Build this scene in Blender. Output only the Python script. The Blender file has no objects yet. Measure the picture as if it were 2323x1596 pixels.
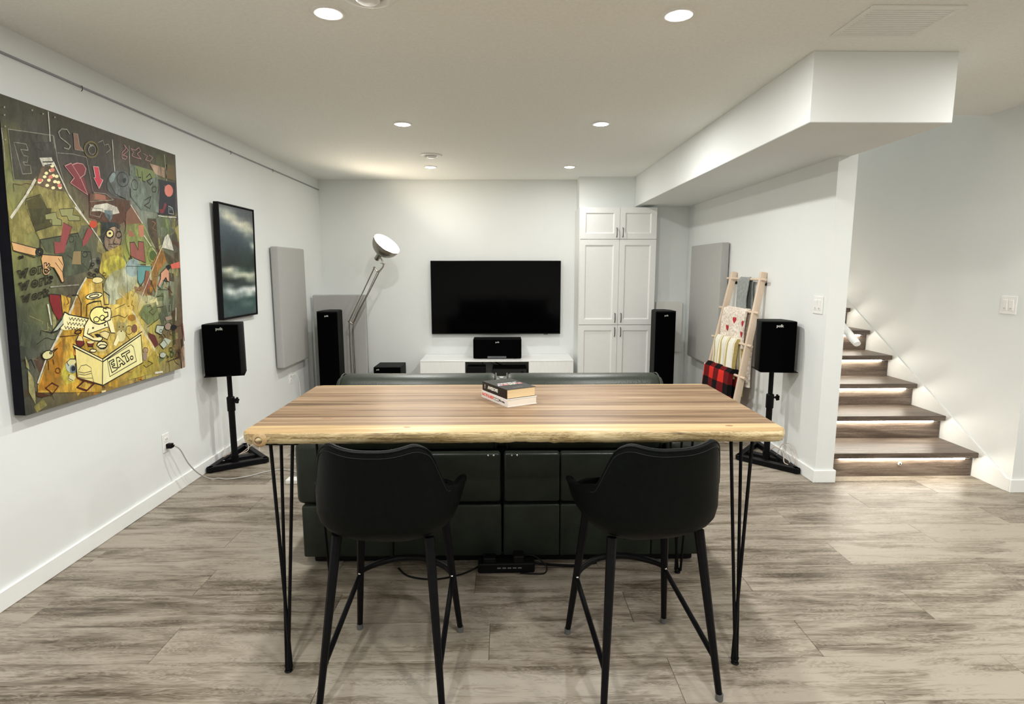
import bpy, bmesh, math, random
from mathutils import Vector, Matrix, noise as mnoise
random.seed(7)
sc = bpy.context.scene
EXPOSURE = 0.63; LED_W = 14.0; RIGHT_K = 1.0; FAR_K = 0.28; UP_W = 20.0; STRIP_E = 32.0; BULB_E = 220.0
C = sc.collection
PI = math.pi
# ------------------------------------------------------------------ camera
PX, PY, F_PX = 2323, 1596, 1300.0
PITCH, YAW, ROLL, CAM_H = .142, -.014, -.001, 1.393
cd = bpy.data.cameras.new('camera'); cam = bpy.data.objects.new('camera', cd); C.objects.link(cam)
cd.sensor_fit = 'HORIZONTAL'; cd.sensor_width = 36; cd.lens = 36*F_PX/PX; cd.clip_start = .02; cd.clip_end = 60
fw = Vector((-math.sin(YAW)*math.cos(PITCH), math.cos(YAW)*math.cos(PITCH), -math.sin(PITCH)))
rt = Vector((math.cos(YAW), math.sin(YAW), 0)); up = rt.cross(fw)
r2 = rt*math.cos(ROLL)+up*math.sin(ROLL); u2 = -rt*math.sin(ROLL)+up*math.cos(ROLL)
M = Matrix((r2, u2, -fw)).transposed().to_4x4(); M.translation = Vector((0, 0, CAM_H))
cam.matrix_world = M; sc.camera = cam
# ------------------------------------------------------------------ world, exposure
w = bpy.data.worlds.new('world'); sc.world = w; w.use_nodes = True
w.node_tree.nodes['Background'].inputs[0].default_value = (.75, .8, .9, 1)
w.node_tree.nodes['Background'].inputs[1].default_value = .25
vs = sc.view_settings
sc.display_settings.display_device = 'sRGB'
vs.view_transform = 'Standard'; vs.look = 'None'; vs.exposure = EXPOSURE; vs.gamma = 1.0; vs.use_curve_mapping = False
cy = sc.cycles
cy.use_denoising = True; cy.max_bounces = 10; cy.diffuse_bounces = 7; cy.glossy_bounces = 4
cy.sample_clamp_indirect = 6; cy.caustics_reflective = False; cy.caustics_refractive = False
H = 2.4; XL = -2.084; YB = 6.667; XR = 2.052; XR2 = 2.172; YP = 3.61; XS = 3.2
DOWN = [(-.69, 2.44), (.70, 2.44), (-.70, 4.18), (.68, 4.16), (-.72, 5.86), (.65, 5.84),
        (-.69, .70), (.70, .70), (-.69, -1.1), (.70, -1.1), (3.4, .70), (3.4, -1.1), (2.75, 2.30), (2.1, -.2)]  # last two downlights are invented, extra brightness for the right side
def lamp_area(name, loc, size, power, col, rot=(0, 0, 0), spread=PI, shape='DISK'):
    l = bpy.data.lights.new(name, 'AREA'); l.shape = shape; l.size = size; l.energy = power; l.color = col; l.spread = spread
    o = bpy.data.objects.new(name, l); C.objects.link(o); o.location = loc; o.rotation_euler = rot; return o
for i, (x, y) in enumerate(DOWN):
    lamp_area('downlight_lamp', (x, y, H-.016), .09, LED_W*(RIGHT_K if x > 2 else (FAR_K if y > 5 else 1)), (1.0, .985, .945), spread=PI)
lamp_area('stairwell_fill_lamp', (2.7, 7.3, 4.8), .3, UP_W, (1, .95, .88))  # unseen dim fill added above the stairs to lift the stairwell walls

# ------------------------------------------------------------------ materials
MATS = {}
def lin(c):
    return tuple((v/255/12.92 if v/255 <= .04045 else ((v/255+.055)/1.055)**2.4) for v in c)+(1,)
def base_mat(name, col, rough=.5, metal=0, spec=.5, coat=0):
    m = bpy.data.materials.new(name); m.use_nodes = True
    b = m.node_tree.nodes['Principled BSDF']
    b.inputs['Base Color'].default_value = tuple(col[:3])+(1,); b.inputs['Roughness'].default_value = rough
    b.inputs['Metallic'].default_value = metal; b.inputs['Specular IOR Level'].default_value = spec
    b.inputs['Coat Weight'].default_value = coat
    m.diffuse_color = tuple(col[:3])+(1,)
    return m, m.node_tree.nodes, m.node_tree.links, b
def mat(name, col, rough=.5, metal=0, spec=.5, var=.06, scale=30, bump=0, bscale=200, coat=0, coord='Object', stretch=(1, 1, 1), bdist=.002):
    """paint / plastic / metal with slight procedural mottling and optional fine relief"""
    if name in MATS: return MATS[name]
    m, N, L, b = base_mat(name, col, rough, metal, spec, coat)
    tc = N.new('ShaderNodeTexCoord'); mp = N.new('ShaderNodeMapping'); mp.inputs['Scale'].default_value = stretch
    L.new(tc.outputs[coord], mp.inputs[0])
    n = N.new('ShaderNodeTexNoise'); n.inputs['Scale'].default_value = scale; n.inputs['Detail'].default_value = 5
    L.new(mp.outputs[0], n.inputs['Vector'])
    r = N.new('ShaderNodeValToRGB'); e = r.color_ramp.elements
    e[0].position = .3; e[1].position = .7
    e[0].color = tuple(v*(1-var) for v in col[:3])+(1,); e[1].color = tuple(min(1, v*(1+var)) for v in col[:3])+(1,)
    L.new(n.outputs[0], r.inputs[0]); L.new(r.outputs[0], b.inputs['Base Color'])
    if bump:
        n2 = N.new('ShaderNodeTexNoise'); n2.inputs['Scale'].default_value = bscale; n2.inputs['Detail'].default_value = 3
        L.new(mp.outputs[0], n2.inputs['Vector'])
        bp = N.new('ShaderNodeBump'); bp.inputs['Strength'].default_value = bump; bp.inputs['Distance'].default_value = bdist
        L.new(n2.outputs[0], bp.inputs['Height']); L.new(bp.outputs[0], b.inputs['Normal'])
    MATS[name] = m; return m
def emit_mat(name, col, strength):
    m = bpy.data.materials.new(name); m.use_nodes = True; N = m.node_tree.nodes; L = m.node_tree.links
    N.clear(); e = N.new('ShaderNodeEmission'); o = N.new('ShaderNodeOutputMaterial')
    e.inputs[0].default_value = col+(1,); e.inputs[1].default_value = strength; L.new(e.outputs[0], o.inputs[0]); MATS[name] = m; return m
def math_node(N, L, op, a, b=None, c=None):
    n = N.new('ShaderNodeMath'); n.operation = op
    for i, v in enumerate((a, b, c)):
        if v is None: continue
        if isinstance(v, (int, float)): n.inputs[i].default_value = v
        else: L.new(v, n.inputs[i])
    return n.outputs[0]
def ramp(N, L, fac, stops):
    r = N.new('ShaderNodeValToRGB'); e = r.color_ramp.elements
    while len(e) < len(stops): e.new(.5)
    for el, (p, c) in zip(e, stops): el.position = p; el.color = tuple(c[:3])+(1,)
    L.new(fac, r.inputs[0]); return r.outputs[0]
def wood_plank_mat(name, stops, rough, longscale, crossscale, jitter=.22, bump=.25, var=.35, streak=(1.0,1.0,1.0), fine=1.0, spec=.45):
    """boards: grain runs along object X, every object (plank) gets its own offset and tone"""
    m, N, L, b = base_mat(name, (.4, .35, .3), rough, 0, spec)
    tc = N.new('ShaderNodeTexCoord'); oi = N.new('ShaderNodeObjectInfo')
    add = N.new('ShaderNodeVectorMath'); add.operation = 'ADD'
    cmb = N.new('ShaderNodeCombineXYZ')
    L.new(math_node(N, L, 'MULTIPLY', oi.outputs['Random'], 37.0), cmb.inputs[0])
    L.new(math_node(N, L, 'MULTIPLY', oi.outputs['Random'], 91.0), cmb.inputs[1])
    L.new(tc.outputs['Object'], add.inputs[0]); L.new(cmb.outputs[0], add.inputs[1])
    def noise(sx, sy, detail, dist=0.0, rough_=.55):
        mp = N.new('ShaderNodeMapping'); mp.inputs['Scale'].default_value = (sx, sy, sy)
        L.new(add.outputs[0], mp.inputs[0])
        n = N.new('ShaderNodeTexNoise'); n.inputs['Scale'].default_value = 1; n.inputs['Detail'].default_value = detail
        n.inputs['Distortion'].default_value = dist; n.inputs['Roughness'].default_value = rough_
        L.new(mp.outputs[0], n.inputs['Vector']); return n.outputs[0]
    big = noise(longscale, crossscale, 4, 1.2)
    fin = noise(longscale*2.2*fine, crossscale*9*fine, 6, .6, .65)
    cath = noise(longscale*1.7, crossscale*2.6, 3, 2.2)
    ring = math_node(N, L, 'ABSOLUTE', math_node(N, L, 'SUBTRACT', math_node(N, L, 'FRACT', math_node(N, L, 'MULTIPLY', cath, 9.0)), .5))
    f = math_node(N, L, 'ADD', math_node(N, L, 'MULTIPLY', big, .62*streak[0]), math_node(N, L, 'MULTIPLY', fin, .42*streak[1]))
    f = math_node(N, L, 'ADD', f, math_node(N, L, 'MULTIPLY', math_node(N, L, 'SUBTRACT', ring, .25), .18*streak[2]))
    f = math_node(N, L, 'ADD', f, math_node(N, L, 'MULTIPLY', math_node(N, L, 'SUBTRACT', oi.outputs['Random'], .5), jitter))
    col = ramp(N, L, f, stops)
    L.new(col, b.inputs['Base Color'])
    bp = N.new('ShaderNodeBump'); bp.inputs['Strength'].default_value = bump; bp.inputs['Distance'].default_value = .0015
    L.new(fin, bp.inputs['Height']); L.new(bp.outputs[0], b.inputs['Normal'])
    rr = math_node(N, L, 'ADD', math_node(N, L, 'MULTIPLY', big, .15), rough-.07); L.new(rr, b.inputs['Roughness'])
    MATS[name] = m; return m
def vcol_mat(name, rough=.5, warp=.05, wscale=6, contrast=.35, fine=40, bump=.2, streak=(1, 1, 1)):
    """flat artwork: colour comes from a painted colour attribute broken up by brushy noise"""
    m, N, L, b = base_mat(name, (.3, .3, .3), rough, 0, .4)
    at = N.new('ShaderNodeAttribute'); at.attribute_name = 'paint'
    tc = N.new('ShaderNodeTexCoord'); mp = N.new('ShaderNodeMapping'); mp.inputs['Scale'].default_value = streak
    L.new(tc.outputs['Object'], mp.inputs[0])
    n = N.new('ShaderNodeTexNoise'); n.inputs['Scale'].default_value = fine; n.inputs['Detail'].default_value = 8; n.inputs['Roughness'].default_value = .7
    n.inputs['Distortion'].default_value = 1.0
    L.new(mp.outputs[0], n.inputs['Vector'])
    mr = N.new('ShaderNodeMapRange'); mr.inputs[1].default_value = .3; mr.inputs[2].default_value = .7
    mr.inputs[3].default_value = 1-contrast; mr.inputs[4].default_value = 1+contrast; L.new(n.outputs[0], mr.inputs[0])
    vm = N.new('ShaderNodeVectorMath'); vm.operation = 'SCALE'; L.new(at.outputs['Color'], vm.inputs[0]); L.new(mr.outputs[0], vm.inputs['Scale'])
    L.new(vm.outputs[0], b.inputs['Base Color'])
    if bump:
        bp = N.new('ShaderNodeBump'); bp.inputs['Strength'].default_value = bump; bp.inputs['Distance'].default_value = .001
        L.new(n.outputs[0], bp.inputs['Height']); L.new(bp.outputs[0], b.inputs['Normal'])
    MATS[name] = m; return m

WALL = mat('wall_paint', (.755, .78, .775), .62, var=.01, scale=3, bump=.10, bscale=260, bdist=.001)
CEIL = mat('ceiling_texture', (.87, .88, .845), .85, var=.03, scale=60, bump=.6, bscale=120, bdist=.004)
TRIM = mat('trim_white', (.84, .855, .845), .4, var=.01)
CABW = mat('cabinet_white', (.80, .81, .80), .42, var=.01)
WHITEP = mat('white_plastic', (.82, .82, .80), .35, var=.02)
GLOSSW = mat('white_lacquer', (.86, .87, .86), .22, var=.01)
BLACKM = mat('black_metal', (.0035, .0035, .0045), .45, 0, .12, var=.2, scale=80, bump=.05)
BLACKP = mat('black_plastic', (.004, .004, .0045), .42, spec=.12, var=.15, scale=60)
VINYL = mat('black_vinyl', (.004, .0045, .004), .55, spec=.10, var=.2, scale=90, bump=.25, bscale=350)
GRILLE = mat('speaker_cloth', (.001, .001, .0012), .95, spec=.03, var=.3, scale=500, bump=.1, bscale=900)
SHELLL = mat('stool_leather', (.0020, .0030, .0026), .45, spec=.09, var=.2, scale=60, bump=.25, bscale=380)
SOFAL = mat('sofa_leather', (.017, .022, .016), .36, spec=.22, var=.14, scale=14, bump=.35, bscale=180)
FELT = mat('panel_fabric', (.40, .40, .39), .95, spec=.1, var=.10, scale=300, bump=.3, bscale=700)
FELTW = mat('pale_panel_fabric', (.72, .71, .68), .9, spec=.1, var=.05, scale=300, bump=.2, bscale=700)
STEEL = mat('brushed_nickel', (.36, .33, .28), .32, 1, var=.12, scale=60)
PEWTER = mat('dark_handle', (.08, .075, .07), .35, .9, var=.1)
BIRCH = mat('birch', (.66, .53, .41), .5, var=.10, scale=18, stretch=(1, 1, .15), bump=.1)
TVB = mat('screen_glass', (.0006, .0006, .001), .10, spec=.12, var=.1)
TVF = mat('screen_bezel', (.006, .006, .006), .35, var=.1)
LENS = emit_mat('led_lens', (1, .96, .9), 45)
STRIP = emit_mat('led_strip', (1, .93, .80), STRIP_E)
FLOORM = wood_plank_mat('floor_plank', [(.32, (.045, .033, .021)), (.42, (.100, .079, .056)), (.50, (.172, .143, .108)), (.57, (.238, .204, .160)), (.68, (.335, .296, .242))], .42, 1.7, 8, jitter=.13, streak=(1.2, 1.05, 1.5), spec=.35)
STAIRM = wood_plank_mat('stair_plank', [(.30, (.035, .024, .017)), (.46, (.085, .062, .047)), (.58, (.15, .115, .09)), (.72, (.24, .20, .165))], .45, 1.4, 12, jitter=.05)
TABLEM = wood_plank_mat('table_wood', [(.32, (.052, .029, .014)), (.43, (.140, .084, .043)), (.51, (.215, .140, .080)), (.60, (.29, .205, .125)), (.72, (.38, .285, .18))], .38, .55, 15, jitter=.08, bump=.06, streak=(1.0, .9, .5), fine=.8, spec=.22)
SAPM = wood_plank_mat('sapwood', [(.34, (.33, .215, .10)), (.46, (.45, .325, .165)), (.56, (.55, .42, .24)), (.70, (.64, .53, .33))], .36, .7, 15, jitter=.0, bump=.06, streak=(1, .6, .5), spec=.22)
BARKM = wood_plank_mat('live_edge', [(.36, (.10, .062, .028)), (.45, (.27, .19, .085)), (.53, (.46, .36, .19)), (.64, (.66, .54, .33))], .5, 2.6, 20, jitter=0, bump=.5, streak=(1.1, 1, 1.2))

# ------------------------------------------------------------------ helpers
def fin(name, bm, mats, parent=None, smooth=False, loc=None, auto=None):
    me = bpy.data.meshes.new(name); bm.to_mesh(me); bm.free()
    return link(name, me, mats, parent, smooth, loc, auto)
def link(name, me, mats, parent=None, smooth=False, loc=None, auto=None):
    if not isinstance(mats, (list, tuple)): mats = [mats]
    for m in mats: me.materials.append(m)
    if smooth:
        me.polygons.foreach_set('use_smooth', [True]*len(me.polygons))
        if auto:
            try: me.set_sharp_from_angle(angle=math.radians(auto))
            except Exception: pass
    o = bpy.data.objects.new(name, me); C.objects.link(o)
    if loc: o.location = loc
    if parent: o.parent = parent
    return o
def thing(name, label, cat, loc=(0, 0, 0), rz=0, group=None):
    o = bpy.data.objects.new(name, None); C.objects.link(o); o.empty_display_size = .1
    o.location = loc; o.rotation_euler = (0, 0, rz); o['label'] = label; o['category'] = cat
    if group: o['group'] = group
    return o
def tag(o, label, cat, group=None, kind=None):
    o['label'] = label; o['category'] = cat
    if group: o['group'] = group
    if kind: o['kind'] = kind
    return o
def struct(name, bm, m, parent=None, **k):
    o = fin(name, bm, m, parent, **k)
    if not parent: o['kind'] = 'structure'
    return o
def dup(root, loc, rz=0, label=None, group=None):
    r = root.copy(); C.objects.link(r); r.location = loc; r.rotation_euler = (0, 0, rz)
    if label: r['label'] = label
    if group: r['group'] = group
    for ch in list(root.children):
        c = ch.copy(); C.objects.link(c); c.parent = r
        for g in list(ch.children):
            d = g.copy(); C.objects.link(d); d.parent = c
    return r
def NB(): return bmesh.new()
def box(bm, x0, x1, y0, y1, z0, z1, bev=0, seg=2, mi=0, mtx=None):
    r = bmesh.ops.create_cube(bm, size=1); vs_ = r['verts']
    T = Matrix.Translation(((x0+x1)/2, (y0+y1)/2, (z0+z1)/2)) @ Matrix.Diagonal((abs(x1-x0), abs(y1-y0), abs(z1-z0), 1))
    bmesh.ops.transform(bm, matrix=T, verts=vs_)
    fs = {f for v in vs_ for f in v.link_faces}
    if bev:
        es = list({e for v in vs_ for e in v.link_edges})
        rr = bmesh.ops.bevel(bm, geom=es, offset=bev, segments=seg, profile=.5, affect='EDGES')
        vs_ = list({v for f in rr['faces'] for v in f.verts} | {v for v in vs_ if v.is_valid}); fs = {f for v in vs_ for f in v.link_faces}
    for f in fs: f.material_index = mi
    if mtx is not None: bmesh.ops.transform(bm, matrix=mtx, verts=list(vs_))
    return vs_
def bx(*a, **k):
    bm = NB(); box(bm, *a, **k); return bm
def ring_frame(t):
    t = t.normalized(); a = Vector((0, 0, 1)) if abs(t.z) < .9 else Vector((0, 1, 0))
    n = t.cross(a).normalized(); return n, t.cross(n).normalized()
def tube(bm, pts, r, seg=10, cap=True, mi=0, squash=None, rot=0):
    pts = [Vector(p) for p in pts]; rs = r if isinstance(r, (list, tuple)) else [r]*len(pts)
    rings = []; n = None
    for i, p in enumerate(pts):
        t = (pts[min(i+1, len(pts)-1)]-pts[max(i-1, 0)])
        if t.length < 1e-9: t = Vector((0, 0, 1))
        t.normalize()
        if n is None: n, b_ = ring_frame(t)
        else:
            n = (n-t*n.dot(t)); n = n.normalized() if n.length > 1e-6 else ring_frame(t)[0]; b_ = t.cross(n).normalized()
        sx, sy = (squash or (1, 1))
        rings.append([bm.verts.new(p+n*(math.cos(2*PI*k/seg+rot)*rs[i]*sx)+b_*(math.sin(2*PI*k/seg+rot)*rs[i]*sy)) for k in range(seg)])
    for a, b2 in zip(rings, rings[1:]):
        for k in range(seg):
            f = bm.faces.new((a[k], a[(k+1) % seg], b2[(k+1) % seg], b2[k])); f.material_index = mi
    if cap:
        for rg in (rings[0][::-1], rings[-1]):
            f = bm.faces.new(rg); f.material_index = mi
    return rings
def lathe(bm, prof, seg=32, mi=0, mtx=None, close=True):
    rings = []
    for (r, z) in prof:
        if r < 1e-6: rings.append([bm.verts.new((0, 0, z))])
        else: rings.append([bm.verts.new((r*math.cos(2*PI*k/seg), r*math.sin(2*PI*k/seg), z)) for k in range(seg)])
    for a, b_ in zip(rings, rings[1:]):
        for k in range(seg):
            k2 = (k+1) % seg
            q = [a[k % len(a)], a[k2 % len(a)], b_[k2 % len(b_)], b_[k % len(b_)]]
            q = [v for i, v in enumerate(q) if v not in q[:i]]
            if len(q) > 2:
                f = bm.faces.new(q); f.material_index = mi
    vs_ = [v for rg in rings for v in rg]
    if mtx is not None: bmesh.ops.transform(bm, matrix=mtx, verts=vs_)
    return vs_
def spline(pts, n=8):
    pts = [Vector(p) for p in pts]; out = []
    for i in range(len(pts)-1):
        p0 = pts[max(i-1, 0)]; p1 = pts[i]; p2 = pts[i+1]; p3 = pts[min(i+2, len(pts)-1)]
        for k in range(n):
            t = k/n
            out.append(.5*((2*p1)+(p2-p0)*t+(2*p0-5*p1+4*p2-p3)*t*t+(3*p1-p0-3*p2+p3)*t*t*t))
    out.append(pts[-1]); return out
def prism(bm, poly, z0, z1, bev=0, mi=0, mtx=None):
    a = [bm.verts.new((x, y, z0)) for x, y in poly]; b_ = [bm.verts.new((x, y, z1)) for x, y in poly]
    n = len(poly); fs = [bm.faces.new(a[::-1]), bm.faces.new(b_)]
    for k in range(n): fs.append(bm.faces.new((a[k], a[(k+1) % n], b_[(k+1) % n], b_[k])))
    vs_ = a+b_
    if bev:
        es = list({e for f in fs for e in f.edges}); rr = bmesh.ops.bevel(bm, geom=es, offset=bev, segments=2, profile=.5, affect='EDGES')
        vs_ = list({v for f in rr['faces'] for v in f.verts} | {v for v in vs_ if v.is_valid})
    for f in {f for v in vs_ for f in v.link_faces}: f.material_index = mi
    if mtx is not None: bmesh.ops.transform(bm, matrix=mtx, verts=vs_)
    return vs_
def text_mesh(s, size, mtx, extrude=.0004, bold=0.0, align='CENTER', spacing=1.0):
    cu = bpy.data.curves.new('txt', 'FONT'); cu.body = s; cu.size = size; cu.extrude = extrude; cu.offset = bold; cu.align_x = align; cu.align_y = 'CENTER'
    cu.space_character = spacing; cu.resolution_u = 3
    o = bpy.data.objects.new('txt', cu); C.objects.link(o)
    dg = bpy.context.evaluated_depsgraph_get(); me = bpy.data.meshes.new_from_object(o.evaluated_get(dg))
    bpy.data.objects.remove(o); bpy.data.curves.remove(cu); me.transform(mtx); return me
FRONT = Matrix.Rotation(PI/2, 4, 'X')        # text readable from -Y

# ================================================================== ROOM
bm = NB(); box(bm, XL-.12, 5.2, -3.5, 8.3, -.14, -.012); floor = struct('floor', bm, mat('subfloor', (.16, .14, .12), .8))
PW = .217; PL = 1.22; Y0 = .5
protos = {}
rest = NB()
r = 0; y = 6.667
while y > -3.5:
    y1 = y; y0 = y-PW; y = y0; r += 1
    x = XL-((r*.47) % 1)*PL; xe = 5.1 if y1 < 3.45 else XS
    while x < xe:
        a = max(x, XL); b_ = min(x+PL, xe); x += PL
        if b_-a < .03: continue
        if y0 > Y0:
            ln = b_-a; key = round(ln, 3)
            if key not in protos:
                q = bx(-ln/2+.0006, ln/2-.0006, -PW/2+.0006, PW/2-.0006, -.012, 0, bev=.0012, seg=1); me = bpy.data.meshes.new('plank'); q.to_mesh(me); q.free(); me.materials.append(FLOORM); protos[key] = me
            o = bpy.data.objects.new('plank', protos[key]); C.objects.link(o); o.location = ((a+b_)/2, (y0+y1)/2, 0); o.parent = floor
        else: box(rest, a+.0006, b_-.0006, y0+.0006, y1-.0006, -.012, 0)
o = fin('planks_behind', rest, FLOORM, floor); o['kind'] = 'stuff'

bm = NB(); box(bm, XL-.12, 2.13, -3.5, 6.8, H, H+.25); box(bm, 2.13, 5.2, -3.5, 3.93, H, H+.25); struct('ceiling', bm, CEIL)
bm = NB(); box(bm, XL-.12, XL, -3.5, 6.8, -.012, H); struct('wall_left', bm, WALL)
bm = NB(); box(bm, XL, XR2, YB, 6.8, -.012, H); struct('wall_back', bm, WALL)
bm = NB(); box(bm, .828, XR, 6.44, YB, 2.056, H); box(bm, 1.648, XR, 6.44, YB, 0, 2.056); struct('wall_alcove', bm, WALL)
bm = NB(); box(bm, XR, XR2, YP, 8.3, -.012, H); box(bm, XR, XR2, 3.93, 8.3, H, 4.9); struct('wall_right', bm, WALL)
bm = NB(); box(bm, XS, XS+.12, 3.42, 8.3, -.012, 4.9); box(bm, XS+.12, 5.2, 3.42, 3.54, -.012, H); struct('wall_stair', bm, WALL)
bm = NB(); box(bm, 5.1, 5.2, -3.5, 3.54, -.012, H); struct('wall_hall', bm, WALL)
bm = NB(); box(bm, XL-.12, 5.2, -3.62, -3.5, -.012, H); struct('wall_front', bm, WALL)
bm = NB(); box(bm, XR2, XS, 8.18, 8.3, 0, 4.9); box(bm, XR2, XS, 3.81, 3.93, H+.25, 4.9); box(bm, XR, XS+.12, 3.81, 8.3, 4.9, 5.0); struct('wall_stairwell', bm, WALL)
bm = NB(); box(bm, 1.445, 2.129, 2.814, 6.44, 2.081, H, bev=.003, seg=1); struct('trim_ceiling_bulkhead', bm, WALL)
BH = .085
def bb(name, *boxes):
    bm = NB()
    for b_ in boxes: box(bm, *b_, 0, BH, bev=.003, seg=1)
    struct(name, bm, TRIM)
bb('baseboard_left', (XL, XL+.014, -3.5, YB))
bb('baseboard_back', (XL+.014, .8, YB-.014, YB), (1.65, XR, 6.426, 6.44))
bb('baseboard_right', (XR-.014, XR, YP-.014, 6.44), (XR, XR2+.014, YP-.014, YP), (XR2, XR2+.014, YP, 3.70))
bb('baseboard_stair', (XS-.0135, XS, 3.421, 3.70), (XS-.014, 5.1, 3.406, 3.42))
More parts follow.
